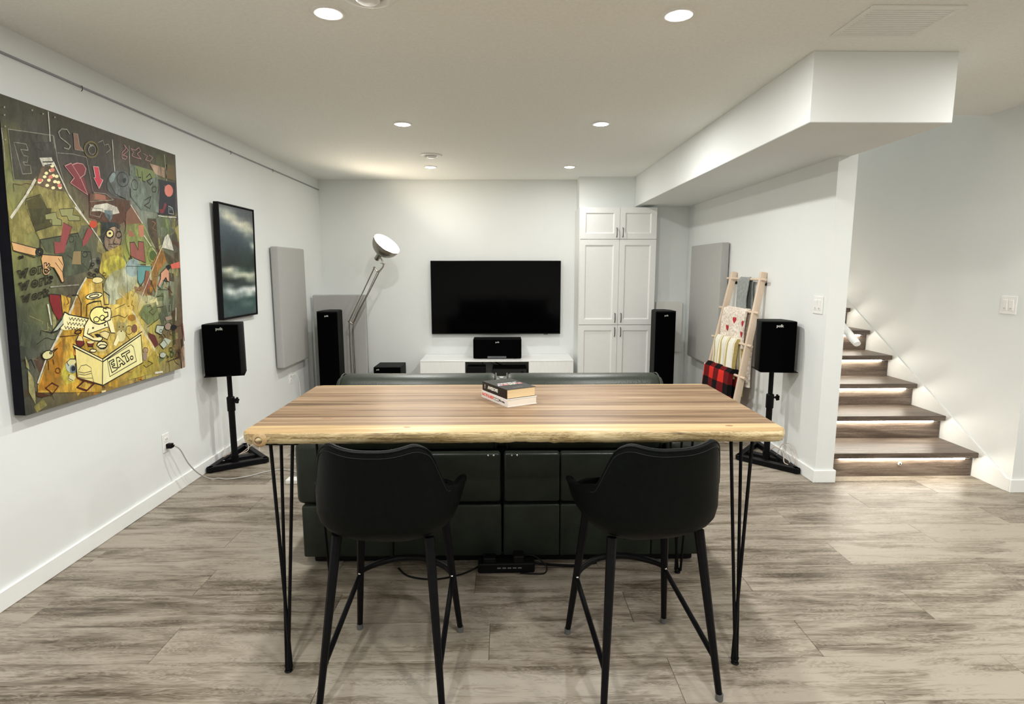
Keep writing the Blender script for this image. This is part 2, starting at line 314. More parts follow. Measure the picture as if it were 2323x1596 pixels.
PAINT = [
["F","dark",[[0.025,0.901],[0.216,0.922],[0.231,0.825],[0.157,0.797],[0.109,0.759],[0.032,0.75]]],
["L","pale",[[0.025,0.901],[0.216,0.922],[0.222,0.882]],2],
["L","pale",[[0.025,0.901],[0.032,0.75],[0.109,0.759]],2],
["L","pale",[[0.044,0.866],[0.094,0.87],[0.1,0.852],[0.069,0.849],[0.08,0.832],[0.098,0.833],[0.092,0.813],[0.075,0.812],[0.081,0.803],[0.104,0.806],[0.106,0.781],[0.069,0.774],[0.044,0.866]],2],
["L","ink",[[0.128,0.878],[0.158,0.889],[0.164,0.863],[0.13,0.864]],3],
["L","ink",[[0.164,0.904],[0.174,0.888],[0.214,0.903]],2],
["L","pale",[[0.0,0.898],[0.003,0.834],[0.002,0.803]],3],
["L","white",[[0.202,0.995],[0.202,0.941],[0.201,0.9]],3.5],
["L","pale",[[0.298,0.945],[0.286,0.957],[0.26,0.953],[0.244,0.939],[0.249,0.923],[0.281,0.912],[0.298,0.904],[0.288,0.891],[0.266,0.891]],4],
["F","brownpink",[[0.318,0.951],[0.34,0.953],[0.345,0.914],[0.366,0.899],[0.319,0.896]]],
["L","pale",[[0.318,0.951],[0.34,0.953],[0.345,0.914],[0.366,0.899],[0.319,0.896],[0.318,0.951]],2],
["L","ochre",[[0.445,0.926],[0.445,0.918],[0.442,0.908],[0.436,0.899],[0.427,0.892],[0.416,0.887],[0.404,0.884],[0.393,0.884],[0.384,0.886],[0.376,0.892],[0.372,0.899],[0.371,0.907],[0.374,0.916],[0.38,0.925],[0.389,0.932],[0.4,0.938],[0.411,0.941],[0.423,0.941],[0.433,0.939],[0.44,0.934],[0.445,0.926]],5],
["L","pale",[[0.432,0.919],[0.433,0.914],[0.431,0.909],[0.428,0.904],[0.423,0.9],[0.417,0.897],[0.411,0.896],[0.405,0.896],[0.4,0.897],[0.396,0.9],[0.393,0.904],[0.393,0.909],[0.394,0.914],[0.398,0.919],[0.402,0.923],[0.408,0.926],[0.414,0.928],[0.42,0.928],[0.426,0.926],[0.43,0.923],[0.432,0.919]],2.5],
["F","pale",[[0.396,0.93],[0.424,0.932],[0.409,0.922]]],
["L","pale",[[0.448,0.945],[0.48,0.96],[0.485,0.943],[0.509,0.952],[0.521,0.934],[0.495,0.917]],2.5],
["L","white",[[0.536,0.974],[0.537,0.891],[0.54,0.855]],3],
["L","white",[[0.644,0.971],[0.64,0.918],[0.641,0.859]],2.5],
["L","ink",[[0.634,0.858],[0.636,0.768]],4],
["L","white",[[0.903,0.984],[0.913,0.905],[0.913,0.759]],2.5],
["L","pinkline",[[0.594,0.936],[0.619,0.955],[0.61,0.97],[0.636,0.952],[0.598,0.927],[0.627,0.926],[0.614,0.913],[0.591,0.915],[0.594,0.936]],2],
["L","pinkline",[[0.655,0.963],[0.684,0.962],[0.711,0.978],[0.722,0.966],[0.695,0.95],[0.723,0.934],[0.681,0.933],[0.657,0.935],[0.671,0.952],[0.655,0.963]],2],
["L","pinkline",[[0.739,0.959],[0.77,0.954],[0.755,0.936],[0.787,0.935],[0.81,0.954],[0.784,0.96]],2],
["F","crimson",[[0.262,0.83],[0.296,0.845],[0.315,0.823],[0.34,0.8],[0.358,0.806],[0.372,0.745],[0.284,0.776],[0.306,0.796]]],
["F","crimson",[[0.3,0.843],[0.327,0.853],[0.357,0.852],[0.372,0.838],[0.362,0.816],[0.335,0.799],[0.31,0.816]]],
["L","pinkline",[[0.304,0.842],[0.327,0.851],[0.357,0.852],[0.372,0.838],[0.362,0.816],[0.335,0.799]],2.5],
["L","pinkline",[[0.262,0.83],[0.296,0.845],[0.34,0.8],[0.372,0.745],[0.284,0.776],[0.306,0.796],[0.262,0.83]],2.5],
["F","rose",[[0.413,0.853],[0.443,0.856],[0.45,0.815],[0.464,0.811],[0.438,0.776],[0.411,0.812],[0.421,0.815]]],
["L","white",[[0.413,0.853],[0.443,0.856],[0.45,0.815],[0.464,0.811],[0.438,0.776],[0.411,0.812],[0.421,0.815],[0.413,0.853]],2],
["L","pale",[[0.231,0.868],[0.304,0.878],[0.378,0.88],[0.389,0.83],[0.403,0.76]],2],
["L","pale",[[0.22,0.922],[0.229,0.845],[0.257,0.763]],2],
["F","paleolive",[[0.122,0.747],[0.255,0.742],[0.342,0.657],[0.447,0.643],[0.0,0.602],[0.011,0.636]]],
["F","paleolive",[[0.0,0.655],[0.301,0.694],[0.342,0.659],[0.309,0.604],[0.12,0.571],[0.104,0.597],[0.057,0.585],[0.053,0.537],[0.003,0.545],[0.0,0.631]]],
["L","white",[[0.12,0.763],[0.079,0.711],[0.008,0.633]],8],
["L","white",[[0.208,0.835],[0.271,0.735],[0.363,0.644]],5],
["L","white",[[0.301,0.694],[0.368,0.64],[0.439,0.57]],5],
["F","flowers",[[0.16,0.823],[0.207,0.832],[0.226,0.781],[0.255,0.742],[0.182,0.74],[0.119,0.747]]],
["F","cream",[[0.155,0.766],[0.154,0.765],[0.153,0.763],[0.151,0.762],[0.148,0.76],[0.146,0.76],[0.143,0.76],[0.141,0.76],[0.139,0.761],[0.138,0.762],[0.138,0.763],[0.139,0.765],[0.14,0.767],[0.142,0.768],[0.144,0.769],[0.147,0.77],[0.149,0.77],[0.152,0.77],[0.153,0.769],[0.155,0.768]]],
["F","cream",[[0.171,0.78],[0.171,0.779],[0.17,0.777],[0.167,0.776],[0.165,0.774],[0.162,0.774],[0.16,0.774],[0.157,0.774],[0.156,0.775],[0.155,0.776],[0.154,0.777],[0.155,0.779],[0.156,0.781],[0.158,0.782],[0.161,0.783],[0.163,0.784],[0.166,0.784],[0.168,0.784],[0.17,0.783],[0.171,0.782]]],
["F","cream",[[0.19,0.772],[0.189,0.77],[0.188,0.769],[0.186,0.767],[0.184,0.766],[0.181,0.765],[0.178,0.765],[0.176,0.766],[0.174,0.766],[0.173,0.768],[0.173,0.769],[0.173,0.771],[0.175,0.773],[0.177,0.774],[0.179,0.775],[0.182,0.776],[0.185,0.776],[0.187,0.776],[0.189,0.775],[0.19,0.774]]],
["F","cream",[[0.212,0.79],[0.211,0.788],[0.21,0.787],[0.208,0.785],[0.205,0.784],[0.202,0.783],[0.2,0.783],[0.197,0.783],[0.195,0.784],[0.194,0.785],[0.194,0.787],[0.195,0.789],[0.196,0.79],[0.198,0.792],[0.201,0.793],[0.203,0.794],[0.206,0.794],[0.208,0.794],[0.21,0.793],[0.211,0.792]]],
["F","cream",[[0.201,0.805],[0.201,0.804],[0.199,0.802],[0.197,0.801],[0.195,0.799],[0.192,0.799],[0.189,0.798],[0.187,0.799],[0.185,0.8],[0.184,0.801],[0.184,0.802],[0.184,0.804],[0.186,0.806],[0.188,0.807],[0.19,0.808],[0.193,0.809],[0.196,0.809],[0.198,0.809],[0.2,0.808],[0.201,0.807]]],
["F","cream",[[0.218,0.771],[0.217,0.769],[0.216,0.768],[0.214,0.766],[0.211,0.765],[0.208,0.764],[0.206,0.764],[0.203,0.764],[0.201,0.765],[0.2,0.766],[0.2,0.768],[0.201,0.77],[0.202,0.771],[0.204,0.773],[0.207,0.774],[0.209,0.775],[0.212,0.775],[0.215,0.775],[0.216,0.774],[0.218,0.773]]],
["F","cream",[[0.234,0.771],[0.233,0.769],[0.232,0.767],[0.23,0.766],[0.227,0.765],[0.224,0.764],[0.222,0.764],[0.219,0.764],[0.217,0.765],[0.216,0.766],[0.216,0.768],[0.216,0.769],[0.218,0.771],[0.22,0.773],[0.223,0.774],[0.225,0.775],[0.228,0.775],[0.231,0.774],[0.233,0.774],[0.234,0.772]]],
["F","cream",[[0.241,0.754],[0.24,0.753],[0.238,0.751],[0.236,0.749],[0.234,0.748],[0.231,0.748],[0.228,0.747],[0.226,0.748],[0.224,0.749],[0.223,0.75],[0.222,0.751],[0.223,0.753],[0.224,0.755],[0.226,0.756],[0.229,0.757],[0.232,0.758],[0.235,0.758],[0.237,0.758],[0.239,0.757],[0.24,0.756]]],
["F","cream",[[0.208,0.749],[0.207,0.748],[0.206,0.746],[0.203,0.744],[0.201,0.743],[0.198,0.743],[0.195,0.742],[0.193,0.743],[0.191,0.744],[0.19,0.745],[0.19,0.746],[0.19,0.748],[0.192,0.75],[0.194,0.751],[0.196,0.752],[0.199,0.753],[0.202,0.753],[0.204,0.753],[0.206,0.752],[0.207,0.751]]],
["F","cream",[[0.18,0.754],[0.18,0.752],[0.178,0.75],[0.176,0.749],[0.174,0.748],[0.171,0.747],[0.169,0.747],[0.166,0.747],[0.165,0.748],[0.163,0.749],[0.163,0.751],[0.164,0.752],[0.165,0.754],[0.167,0.756],[0.17,0.757],[0.172,0.757],[0.175,0.758],[0.177,0.757],[0.179,0.756],[0.18,0.755]]],
["F","cream",[[0.147,0.759],[0.146,0.758],[0.145,0.756],[0.143,0.755],[0.14,0.754],[0.138,0.753],[0.135,0.753],[0.133,0.753],[0.131,0.754],[0.13,0.755],[0.13,0.757],[0.13,0.758],[0.132,0.76],[0.134,0.761],[0.136,0.762],[0.139,0.763],[0.141,0.763],[0.144,0.763],[0.145,0.762],[0.146,0.761]]],
["F","cream",[[0.228,0.79],[0.227,0.788],[0.226,0.787],[0.224,0.785],[0.221,0.784],[0.218,0.783],[0.215,0.783],[0.213,0.783],[0.211,0.784],[0.21,0.785],[0.21,0.787],[0.21,0.789],[0.212,0.79],[0.214,0.792],[0.217,0.793],[0.219,0.794],[0.222,0.794],[0.225,0.794],[0.226,0.793],[0.228,0.792]]],
["F","cream",[[0.18,0.793],[0.18,0.792],[0.179,0.79],[0.176,0.788],[0.174,0.787],[0.171,0.787],[0.169,0.786],[0.166,0.787],[0.165,0.787],[0.163,0.789],[0.163,0.79],[0.164,0.792],[0.165,0.793],[0.167,0.795],[0.17,0.796],[0.172,0.797],[0.175,0.797],[0.177,0.797],[0.179,0.796],[0.18,0.795]]],
["F","cream",[[0.211,0.822],[0.21,0.82],[0.209,0.818],[0.207,0.817],[0.204,0.815],[0.201,0.815],[0.199,0.814],[0.196,0.815],[0.195,0.816],[0.193,0.817],[0.193,0.818],[0.194,0.82],[0.195,0.822],[0.197,0.823],[0.2,0.824],[0.203,0.825],[0.205,0.825],[0.208,0.825],[0.21,0.824],[0.211,0.823]]],
["F","salmon",[[0.151,0.766],[0.151,0.764],[0.149,0.762],[0.146,0.76],[0.143,0.759],[0.14,0.758],[0.137,0.758],[0.134,0.758],[0.132,0.759],[0.13,0.76],[0.13,0.762],[0.131,0.764],[0.132,0.766],[0.135,0.768],[0.138,0.769],[0.141,0.77],[0.145,0.77],[0.147,0.77],[0.15,0.769],[0.151,0.768]]],
["F","salmon",[[0.202,0.784],[0.201,0.782],[0.199,0.78],[0.196,0.778],[0.193,0.777],[0.19,0.776],[0.186,0.775],[0.183,0.776],[0.181,0.777],[0.18,0.778],[0.179,0.78],[0.18,0.782],[0.182,0.784],[0.184,0.786],[0.187,0.788],[0.191,0.789],[0.194,0.789],[0.197,0.788],[0.2,0.787],[0.201,0.786]]],
["F","salmon",[[0.242,0.762],[0.241,0.76],[0.239,0.758],[0.236,0.756],[0.233,0.754],[0.229,0.753],[0.226,0.753],[0.223,0.754],[0.22,0.755],[0.219,0.756],[0.219,0.758],[0.219,0.76],[0.221,0.762],[0.224,0.764],[0.227,0.765],[0.231,0.766],[0.234,0.767],[0.237,0.766],[0.24,0.765],[0.241,0.764]]],
["F","salmon",[[0.212,0.809],[0.211,0.807],[0.209,0.805],[0.207,0.803],[0.204,0.801],[0.2,0.8],[0.197,0.8],[0.194,0.8],[0.191,0.801],[0.19,0.803],[0.189,0.805],[0.19,0.807],[0.192,0.809],[0.195,0.811],[0.198,0.812],[0.201,0.813],[0.205,0.814],[0.208,0.813],[0.21,0.812],[0.212,0.811]]],
["F","white",[[0.146,0.837],[0.201,0.848],[0.21,0.824],[0.158,0.812]]],
["L","ink",[[0.16,0.826],[0.208,0.835]],3],
["L","ink",[[0.167,0.816],[0.198,0.824]],3],
["F","dkolive",[[0.074,0.691],[0.134,0.717],[0.174,0.66],[0.14,0.625],[0.095,0.613]]],
["L","ink",[[0.069,0.677],[0.075,0.697],[0.138,0.719],[0.167,0.667]],2],
["F","dkolive",[[0.079,0.667],[0.184,0.679],[0.171,0.633],[0.186,0.623],[0.104,0.597]]],
["L","ink",[[0.075,0.664],[0.104,0.597],[0.178,0.619]],2],
["F","palegreen",[[0.151,0.655],[0.203,0.668],[0.206,0.648],[0.228,0.643],[0.226,0.625],[0.18,0.621],[0.18,0.641],[0.153,0.638]]],
["L","ink",[[0.151,0.655],[0.203,0.668],[0.206,0.648],[0.228,0.643],[0.226,0.625],[0.18,0.621],[0.18,0.641],[0.153,0.638],[0.151,0.655]],2],
["F","palegreen",[[0.22,0.679],[0.292,0.689],[0.285,0.665],[0.32,0.664],[0.321,0.648],[0.262,0.643],[0.255,0.659],[0.228,0.656]]],
["L","ink",[[0.22,0.679],[0.292,0.689],[0.285,0.665],[0.32,0.664],[0.321,0.648],[0.262,0.643],[0.255,0.659],[0.228,0.656],[0.22,0.679]],2],
["F","greygreen",[[0.12,0.571],[0.304,0.601],[0.371,0.542],[0.344,0.467],[0.22,0.446],[0.224,0.523],[0.146,0.531]]],
["L","ink",[[0.117,0.538],[0.122,0.571],[0.305,0.603],[0.31,0.59]],3],
["F","crimson2",[[0.234,0.635],[0.276,0.623],[0.245,0.57],[0.229,0.532],[0.184,0.526],[0.184,0.568],[0.212,0.565]]],
["L","ink",[[0.234,0.635],[0.276,0.623],[0.24,0.558]],2],
["F","crimson2",[[0.362,0.627],[0.388,0.614],[0.351,0.571],[0.326,0.554],[0.326,0.576]]],
["F","redorange",[[0.413,0.642],[0.412,0.638],[0.408,0.634],[0.403,0.63],[0.396,0.628],[0.39,0.626],[0.383,0.626],[0.377,0.628],[0.373,0.631],[0.37,0.634],[0.37,0.638],[0.371,0.643],[0.375,0.647],[0.38,0.651],[0.386,0.653],[0.393,0.655],[0.4,0.655],[0.405,0.653],[0.41,0.65],[0.413,0.647]]],
["L","ink",[[0.256,0.592],[0.295,0.591],[0.28,0.537],[0.269,0.51],[0.241,0.524]],2],
["L","ink",[[0.283,0.58],[0.282,0.577],[0.28,0.574],[0.277,0.571],[0.273,0.57],[0.268,0.569],[0.264,0.569],[0.261,0.57],[0.258,0.572],[0.256,0.575],[0.256,0.578],[0.257,0.582],[0.259,0.585],[0.262,0.587],[0.266,0.589],[0.271,0.59],[0.275,0.589],[0.279,0.588],[0.281,0.586],[0.283,0.583],[0.283,0.58]],2],
["F","tan",[[0.276,0.537],[0.315,0.539],[0.31,0.491],[0.262,0.492]]],
["L","ink",[[0.315,0.539],[0.365,0.538],[0.371,0.505],[0.349,0.47],[0.311,0.5],[0.315,0.539]],2],
["L","ink",[[0.347,0.528],[0.346,0.525],[0.344,0.522],[0.341,0.52],[0.337,0.519],[0.333,0.518],[0.329,0.518],[0.326,0.52],[0.323,0.522],[0.322,0.524],[0.322,0.527],[0.323,0.53],[0.325,0.533],[0.328,0.535],[0.331,0.537],[0.335,0.537],[0.339,0.537],[0.343,0.536],[0.345,0.534],[0.347,0.531],[0.347,0.528]],2.5],
["F","brown2",[[0.382,0.752],[0.628,0.753],[0.629,0.718],[0.594,0.67],[0.547,0.649],[0.372,0.664]]],
["F","white",[[0.406,0.712],[0.478,0.727],[0.54,0.718],[0.553,0.696],[0.498,0.684],[0.433,0.693],[0.384,0.687]]],
["F","bluegrey",[[0.459,0.699],[0.511,0.702],[0.508,0.678],[0.49,0.657],[0.462,0.68]]],
["L","pale",[[0.386,0.7],[0.454,0.702],[0.431,0.67],[0.378,0.674],[0.386,0.7]],2.5],
["L","pale",[[0.379,0.721],[0.521,0.744]],2],
["F","salmonbrown",[[0.411,0.757],[0.471,0.755],[0.476,0.737],[0.411,0.734]]],
["L","pale",[[0.407,0.759],[0.476,0.761],[0.521,0.744],[0.476,0.735],[0.406,0.732],[0.407,0.759]],2],
["F","skull",[[0.64,0.815],[0.63,0.798],[0.612,0.783],[0.59,0.77],[0.566,0.762],[0.541,0.759],[0.519,0.761],[0.502,0.768],[0.49,0.778],[0.486,0.792],[0.488,0.808],[0.498,0.824],[0.514,0.839],[0.534,0.852],[0.558,0.861],[0.583,0.865],[0.606,0.864],[0.625,0.858],[0.638,0.847],[0.643,0.832]]],
["F","greenblue",[[0.641,0.9],[0.842,0.897],[0.831,0.723],[0.702,0.723],[0.636,0.768],[0.635,0.858]]],
["L","ink",[[0.505,0.806],[0.535,0.767],[0.6,0.756]],3],
["L","ink",[[0.624,0.843],[0.625,0.834],[0.622,0.825],[0.616,0.816],[0.606,0.809],[0.595,0.804],[0.584,0.802],[0.572,0.803],[0.562,0.806],[0.555,0.812],[0.55,0.819],[0.55,0.828],[0.552,0.837],[0.558,0.845],[0.567,0.852],[0.578,0.857],[0.589,0.86],[0.601,0.859],[0.611,0.856],[0.619,0.85],[0.624,0.843]],3],
["L","ink",[[0.687,0.826],[0.687,0.82],[0.685,0.813],[0.681,0.808],[0.676,0.803],[0.67,0.801],[0.663,0.8],[0.656,0.801],[0.651,0.805],[0.647,0.81],[0.645,0.815],[0.645,0.822],[0.647,0.828],[0.651,0.834],[0.656,0.838],[0.662,0.841],[0.669,0.842],[0.676,0.84],[0.681,0.837],[0.685,0.832],[0.687,0.826]],3],
["F","dkteal",[[0.61,0.831],[0.609,0.828],[0.607,0.825],[0.604,0.822],[0.6,0.82],[0.596,0.819],[0.592,0.819],[0.589,0.819],[0.587,0.821],[0.585,0.824],[0.585,0.827],[0.586,0.83],[0.588,0.834],[0.591,0.836],[0.595,0.838],[0.599,0.84],[0.603,0.84],[0.606,0.839],[0.609,0.837],[0.61,0.834]]],
["F","paleblue",[[0.536,0.827],[0.531,0.821],[0.525,0.815],[0.519,0.811],[0.513,0.808],[0.508,0.808],[0.504,0.809],[0.502,0.812],[0.501,0.817],[0.503,0.823],[0.506,0.829],[0.511,0.836],[0.517,0.841],[0.523,0.846],[0.529,0.849],[0.534,0.849],[0.538,0.848],[0.541,0.845],[0.541,0.84],[0.539,0.834]]],
["F","green",[[0.676,0.9],[0.812,0.899],[0.825,0.875],[0.717,0.839],[0.674,0.861]]],
["L","ink",[[0.687,0.888],[0.694,0.854],[0.713,0.857]],5],
["L","ink",[[0.723,0.883],[0.724,0.844],[0.743,0.843]],4],
["L","ink",[[0.752,0.863],[0.78,0.882],[0.794,0.866],[0.756,0.849],[0.78,0.835],[0.798,0.849]],5],
["L","ink",[[0.825,0.823],[0.823,0.819],[0.82,0.815],[0.816,0.812],[0.811,0.81],[0.806,0.808],[0.801,0.808],[0.796,0.809],[0.793,0.811],[0.791,0.814],[0.791,0.818],[0.792,0.822],[0.795,0.825],[0.799,0.829],[0.804,0.831],[0.809,0.832],[0.814,0.833],[0.819,0.832],[0.822,0.83],[0.824,0.826],[0.825,0.823]],3],
["L","ink",[[0.732,0.766],[0.78,0.787],[0.763,0.759],[0.729,0.744],[0.766,0.734],[0.775,0.75]],3],
["F","palepink",[[0.78,0.926],[0.902,0.926],[0.902,0.88],[0.821,0.889]]],
["F","dkgold",[[0.922,0.945],[0.978,0.948],[0.987,0.882],[0.909,0.881]]],
["L","crimson2",[[0.965,0.914],[0.963,0.908],[0.959,0.902],[0.953,0.897],[0.947,0.893],[0.94,0.891],[0.933,0.891],[0.927,0.892],[0.923,0.896],[0.92,0.901],[0.92,0.906],[0.922,0.912],[0.926,0.918],[0.932,0.923],[0.938,0.927],[0.945,0.929],[0.952,0.93],[0.958,0.928],[0.963,0.925],[0.965,0.92],[0.965,0.914]],3],
["F","navy",[[0.845,0.869],[0.985,0.872],[0.974,0.723],[0.83,0.715]]],
["F","salmon",[[0.961,0.839],[0.961,0.83],[0.958,0.822],[0.951,0.814],[0.942,0.808],[0.932,0.804],[0.92,0.803],[0.91,0.804],[0.9,0.808],[0.894,0.813],[0.89,0.821],[0.89,0.829],[0.893,0.837],[0.899,0.845],[0.908,0.851],[0.918,0.855],[0.929,0.857],[0.94,0.856],[0.95,0.852],[0.957,0.846]]],
["L","pinkline",[[0.892,0.848],[0.916,0.801]],2],
["F","crimson",[[0.887,0.773],[0.903,0.765],[0.872,0.724],[0.851,0.721],[0.836,0.738],[0.868,0.742]]],
["L","white",[[0.917,0.761],[0.949,0.755],[0.96,0.727],[0.916,0.728],[0.917,0.761]],2],
["L","white",[[0.829,0.71],[0.884,0.71],[0.98,0.715]],4],
["L","pale",[[0.844,0.863],[0.844,0.818],[0.831,0.723]],3],
["F","teal",[[0.947,0.751],[0.946,0.749],[0.944,0.746],[0.94,0.745],[0.937,0.743],[0.932,0.742],[0.928,0.742],[0.925,0.743],[0.922,0.744],[0.92,0.746],[0.92,0.748],[0.921,0.75],[0.923,0.752],[0.926,0.754],[0.93,0.756],[0.934,0.756],[0.939,0.757],[0.942,0.756],[0.945,0.755],[0.947,0.753]]],
["F","dkteal",[[0.436,0.652],[0.521,0.657],[0.558,0.647],[0.538,0.622],[0.455,0.539],[0.428,0.585]]],
["F","facepink",[[0.553,0.59],[0.545,0.574],[0.532,0.561],[0.517,0.55],[0.5,0.544],[0.483,0.542],[0.468,0.545],[0.457,0.552],[0.449,0.563],[0.447,0.577],[0.449,0.592],[0.457,0.607],[0.469,0.621],[0.483,0.631],[0.5,0.639],[0.517,0.641],[0.533,0.638],[0.545,0.631],[0.553,0.62],[0.556,0.606]]],
["L","ink",[[0.554,0.59],[0.546,0.574],[0.533,0.56],[0.517,0.549],[0.5,0.543],[0.483,0.541],[0.468,0.544],[0.456,0.552],[0.448,0.563],[0.446,0.577],[0.448,0.592],[0.456,0.607],[0.468,0.621],[0.483,0.632],[0.5,0.639],[0.517,0.642],[0.533,0.639],[0.546,0.632],[0.554,0.62],[0.557,0.606],[0.554,0.59]],3],
["F","cream2",[[0.507,0.613],[0.506,0.608],[0.502,0.603],[0.496,0.599],[0.49,0.597],[0.482,0.595],[0.475,0.596],[0.469,0.597],[0.465,0.6],[0.462,0.605],[0.462,0.609],[0.463,0.614],[0.467,0.619],[0.472,0.623],[0.479,0.625],[0.486,0.627],[0.493,0.627],[0.499,0.625],[0.504,0.622],[0.507,0.618]]],
["L","ink",[[0.507,0.613],[0.506,0.608],[0.502,0.603],[0.496,0.599],[0.49,0.597],[0.482,0.595],[0.475,0.596],[0.469,0.597],[0.465,0.6],[0.462,0.605],[0.462,0.609],[0.463,0.614],[0.467,0.619],[0.472,0.623],[0.479,0.625],[0.486,0.627],[0.493,0.627],[0.499,0.625],[0.504,0.622],[0.507,0.618],[0.507,0.613]],5],
["F","ink",[[0.493,0.613],[0.492,0.612],[0.491,0.61],[0.489,0.609],[0.487,0.609],[0.484,0.608],[0.481,0.608],[0.479,0.609],[0.477,0.609],[0.476,0.611],[0.476,0.612],[0.477,0.613],[0.478,0.615],[0.48,0.616],[0.482,0.617],[0.485,0.617],[0.488,0.617],[0.49,0.617],[0.492,0.616],[0.493,0.615]]],
["L","ink",[[0.556,0.611],[0.555,0.607],[0.552,0.604],[0.548,0.601],[0.543,0.598],[0.538,0.598],[0.533,0.598],[0.529,0.599],[0.526,0.602],[0.524,0.605],[0.523,0.609],[0.525,0.613],[0.527,0.617],[0.531,0.62],[0.536,0.622],[0.541,0.623],[0.546,0.623],[0.551,0.621],[0.554,0.619],[0.556,0.615],[0.556,0.611]],4],
["L","ink",[[0.536,0.641],[0.514,0.594],[0.501,0.576],[0.517,0.574]],2.5],
["L","ink",[[0.474,0.57],[0.535,0.573]],3],
["L","ink",[[0.484,0.562],[0.504,0.557],[0.526,0.565]],2],
["F","brown3",[[0.748,0.692],[0.813,0.695],[0.822,0.562],[0.744,0.573]]],
["L","salmonbrown",[[0.778,0.681],[0.804,0.676],[0.781,0.652],[0.806,0.643]],3],
["F","brownpink",[[0.637,0.733],[0.599,0.705],[0.587,0.654],[0.705,0.66],[0.675,0.71]]],
["L","white",[[0.631,0.736],[0.706,0.667],[0.806,0.547]],4],
["F","limegreen",[[0.593,0.656],[0.719,0.668],[0.805,0.539],[0.759,0.498],[0.647,0.495],[0.6,0.538],[0.584,0.588]]],
["F","salmon2",[[0.674,0.657],[0.712,0.66],[0.711,0.612],[0.68,0.61]]],
["F","salmonbrown",[[0.601,0.637],[0.629,0.629],[0.65,0.609],[0.603,0.608]]],
["F","rosebrown",[[0.609,0.583],[0.641,0.586],[0.664,0.554],[0.669,0.591],[0.708,0.589],[0.712,0.502],[0.65,0.516],[0.61,0.528]]],
["L","ink",[[0.609,0.583],[0.641,0.586],[0.664,0.554],[0.669,0.591],[0.708,0.589],[0.712,0.502],[0.65,0.516],[0.61,0.528],[0.609,0.583]],3],
["L","white",[[0.712,0.617],[0.763,0.574],[0.805,0.539]],4],
["L","dkgreen",[[0.805,0.543],[0.805,0.532],[0.801,0.522],[0.795,0.513],[0.785,0.507],[0.774,0.504],[0.763,0.504],[0.752,0.508],[0.743,0.514],[0.736,0.523],[0.733,0.533],[0.733,0.543],[0.736,0.553],[0.742,0.562],[0.751,0.568],[0.762,0.571],[0.774,0.571],[0.785,0.568],[0.794,0.562],[0.801,0.553],[0.805,0.543]],4],
["F","green2",[[0.799,0.538],[0.799,0.531],[0.796,0.524],[0.79,0.519],[0.783,0.515],[0.775,0.513],[0.766,0.513],[0.758,0.515],[0.751,0.519],[0.746,0.524],[0.744,0.53],[0.744,0.537],[0.747,0.544],[0.752,0.549],[0.759,0.553],[0.767,0.555],[0.776,0.556],[0.784,0.554],[0.791,0.55],[0.796,0.544]]],
["F","gold2",[[0.429,0.531],[0.554,0.573],[0.566,0.493],[0.443,0.439],[0.407,0.464]]],
["F","yellow",[[0.574,0.503],[0.576,0.489],[0.571,0.475],[0.559,0.463],[0.541,0.452],[0.519,0.445],[0.496,0.442],[0.474,0.444],[0.454,0.449],[0.44,0.457],[0.431,0.468],[0.429,0.481],[0.434,0.494],[0.445,0.506],[0.461,0.517],[0.482,0.524],[0.505,0.528],[0.528,0.527],[0.548,0.523],[0.564,0.514]]],
["F","cloud",[[0.581,0.387],[0.558,0.371],[0.531,0.36],[0.503,0.354],[0.476,0.353],[0.454,0.359],[0.437,0.369],[0.428,0.384],[0.427,0.401],[0.434,0.42],[0.448,0.438],[0.469,0.454],[0.495,0.466],[0.523,0.474],[0.55,0.475],[0.575,0.471],[0.593,0.46],[0.604,0.445],[0.605,0.426],[0.597,0.406]]],
["F","cloud",[[0.65,0.433],[0.639,0.415],[0.622,0.399],[0.603,0.387],[0.582,0.381],[0.562,0.38],[0.545,0.386],[0.533,0.396],[0.525,0.41],[0.524,0.427],[0.528,0.446],[0.539,0.464],[0.554,0.479],[0.573,0.491],[0.593,0.499],[0.613,0.5],[0.631,0.495],[0.645,0.485],[0.653,0.47],[0.655,0.452]]],
["F","paleblue",[[0.675,0.482],[0.671,0.47],[0.662,0.459],[0.649,0.45],[0.633,0.445],[0.617,0.443],[0.601,0.445],[0.587,0.45],[0.577,0.458],[0.571,0.468],[0.57,0.48],[0.574,0.491],[0.583,0.502],[0.595,0.51],[0.61,0.516],[0.627,0.518],[0.643,0.517],[0.657,0.512],[0.668,0.504],[0.674,0.493]]],
["F","cloud",[[0.495,0.358],[0.495,0.347],[0.493,0.337],[0.489,0.329],[0.482,0.323],[0.475,0.321],[0.466,0.322],[0.459,0.327],[0.452,0.334],[0.447,0.344],[0.444,0.354],[0.443,0.365],[0.445,0.375],[0.45,0.383],[0.456,0.389],[0.463,0.391],[0.472,0.39],[0.48,0.386],[0.487,0.378],[0.492,0.369]]],
["F","teal2",[[0.659,0.492],[0.758,0.487],[0.742,0.468],[0.708,0.468],[0.692,0.422],[0.66,0.412],[0.646,0.44]]],
["F","maroonpink",[[0.624,0.405],[0.658,0.398],[0.69,0.408],[0.711,0.468],[0.742,0.465],[0.739,0.397],[0.683,0.359],[0.632,0.378]]],
["L","ink",[[0.649,0.467],[0.649,0.422],[0.671,0.403],[0.7,0.433],[0.711,0.468]],3],
["L","ink",[[0.577,0.487],[0.745,0.486]],2],
["L","ink",[[0.577,0.487],[0.576,0.352]],2],
["L","white",[[0.56,0.353],[0.519,0.381]],2],
["F","orange",[[0.76,0.501],[0.843,0.57],[0.884,0.516],[0.815,0.469],[0.78,0.367],[0.754,0.411]]],
["F","brown3",[[0.856,0.56],[0.958,0.518],[0.909,0.486],[0.871,0.523]]],
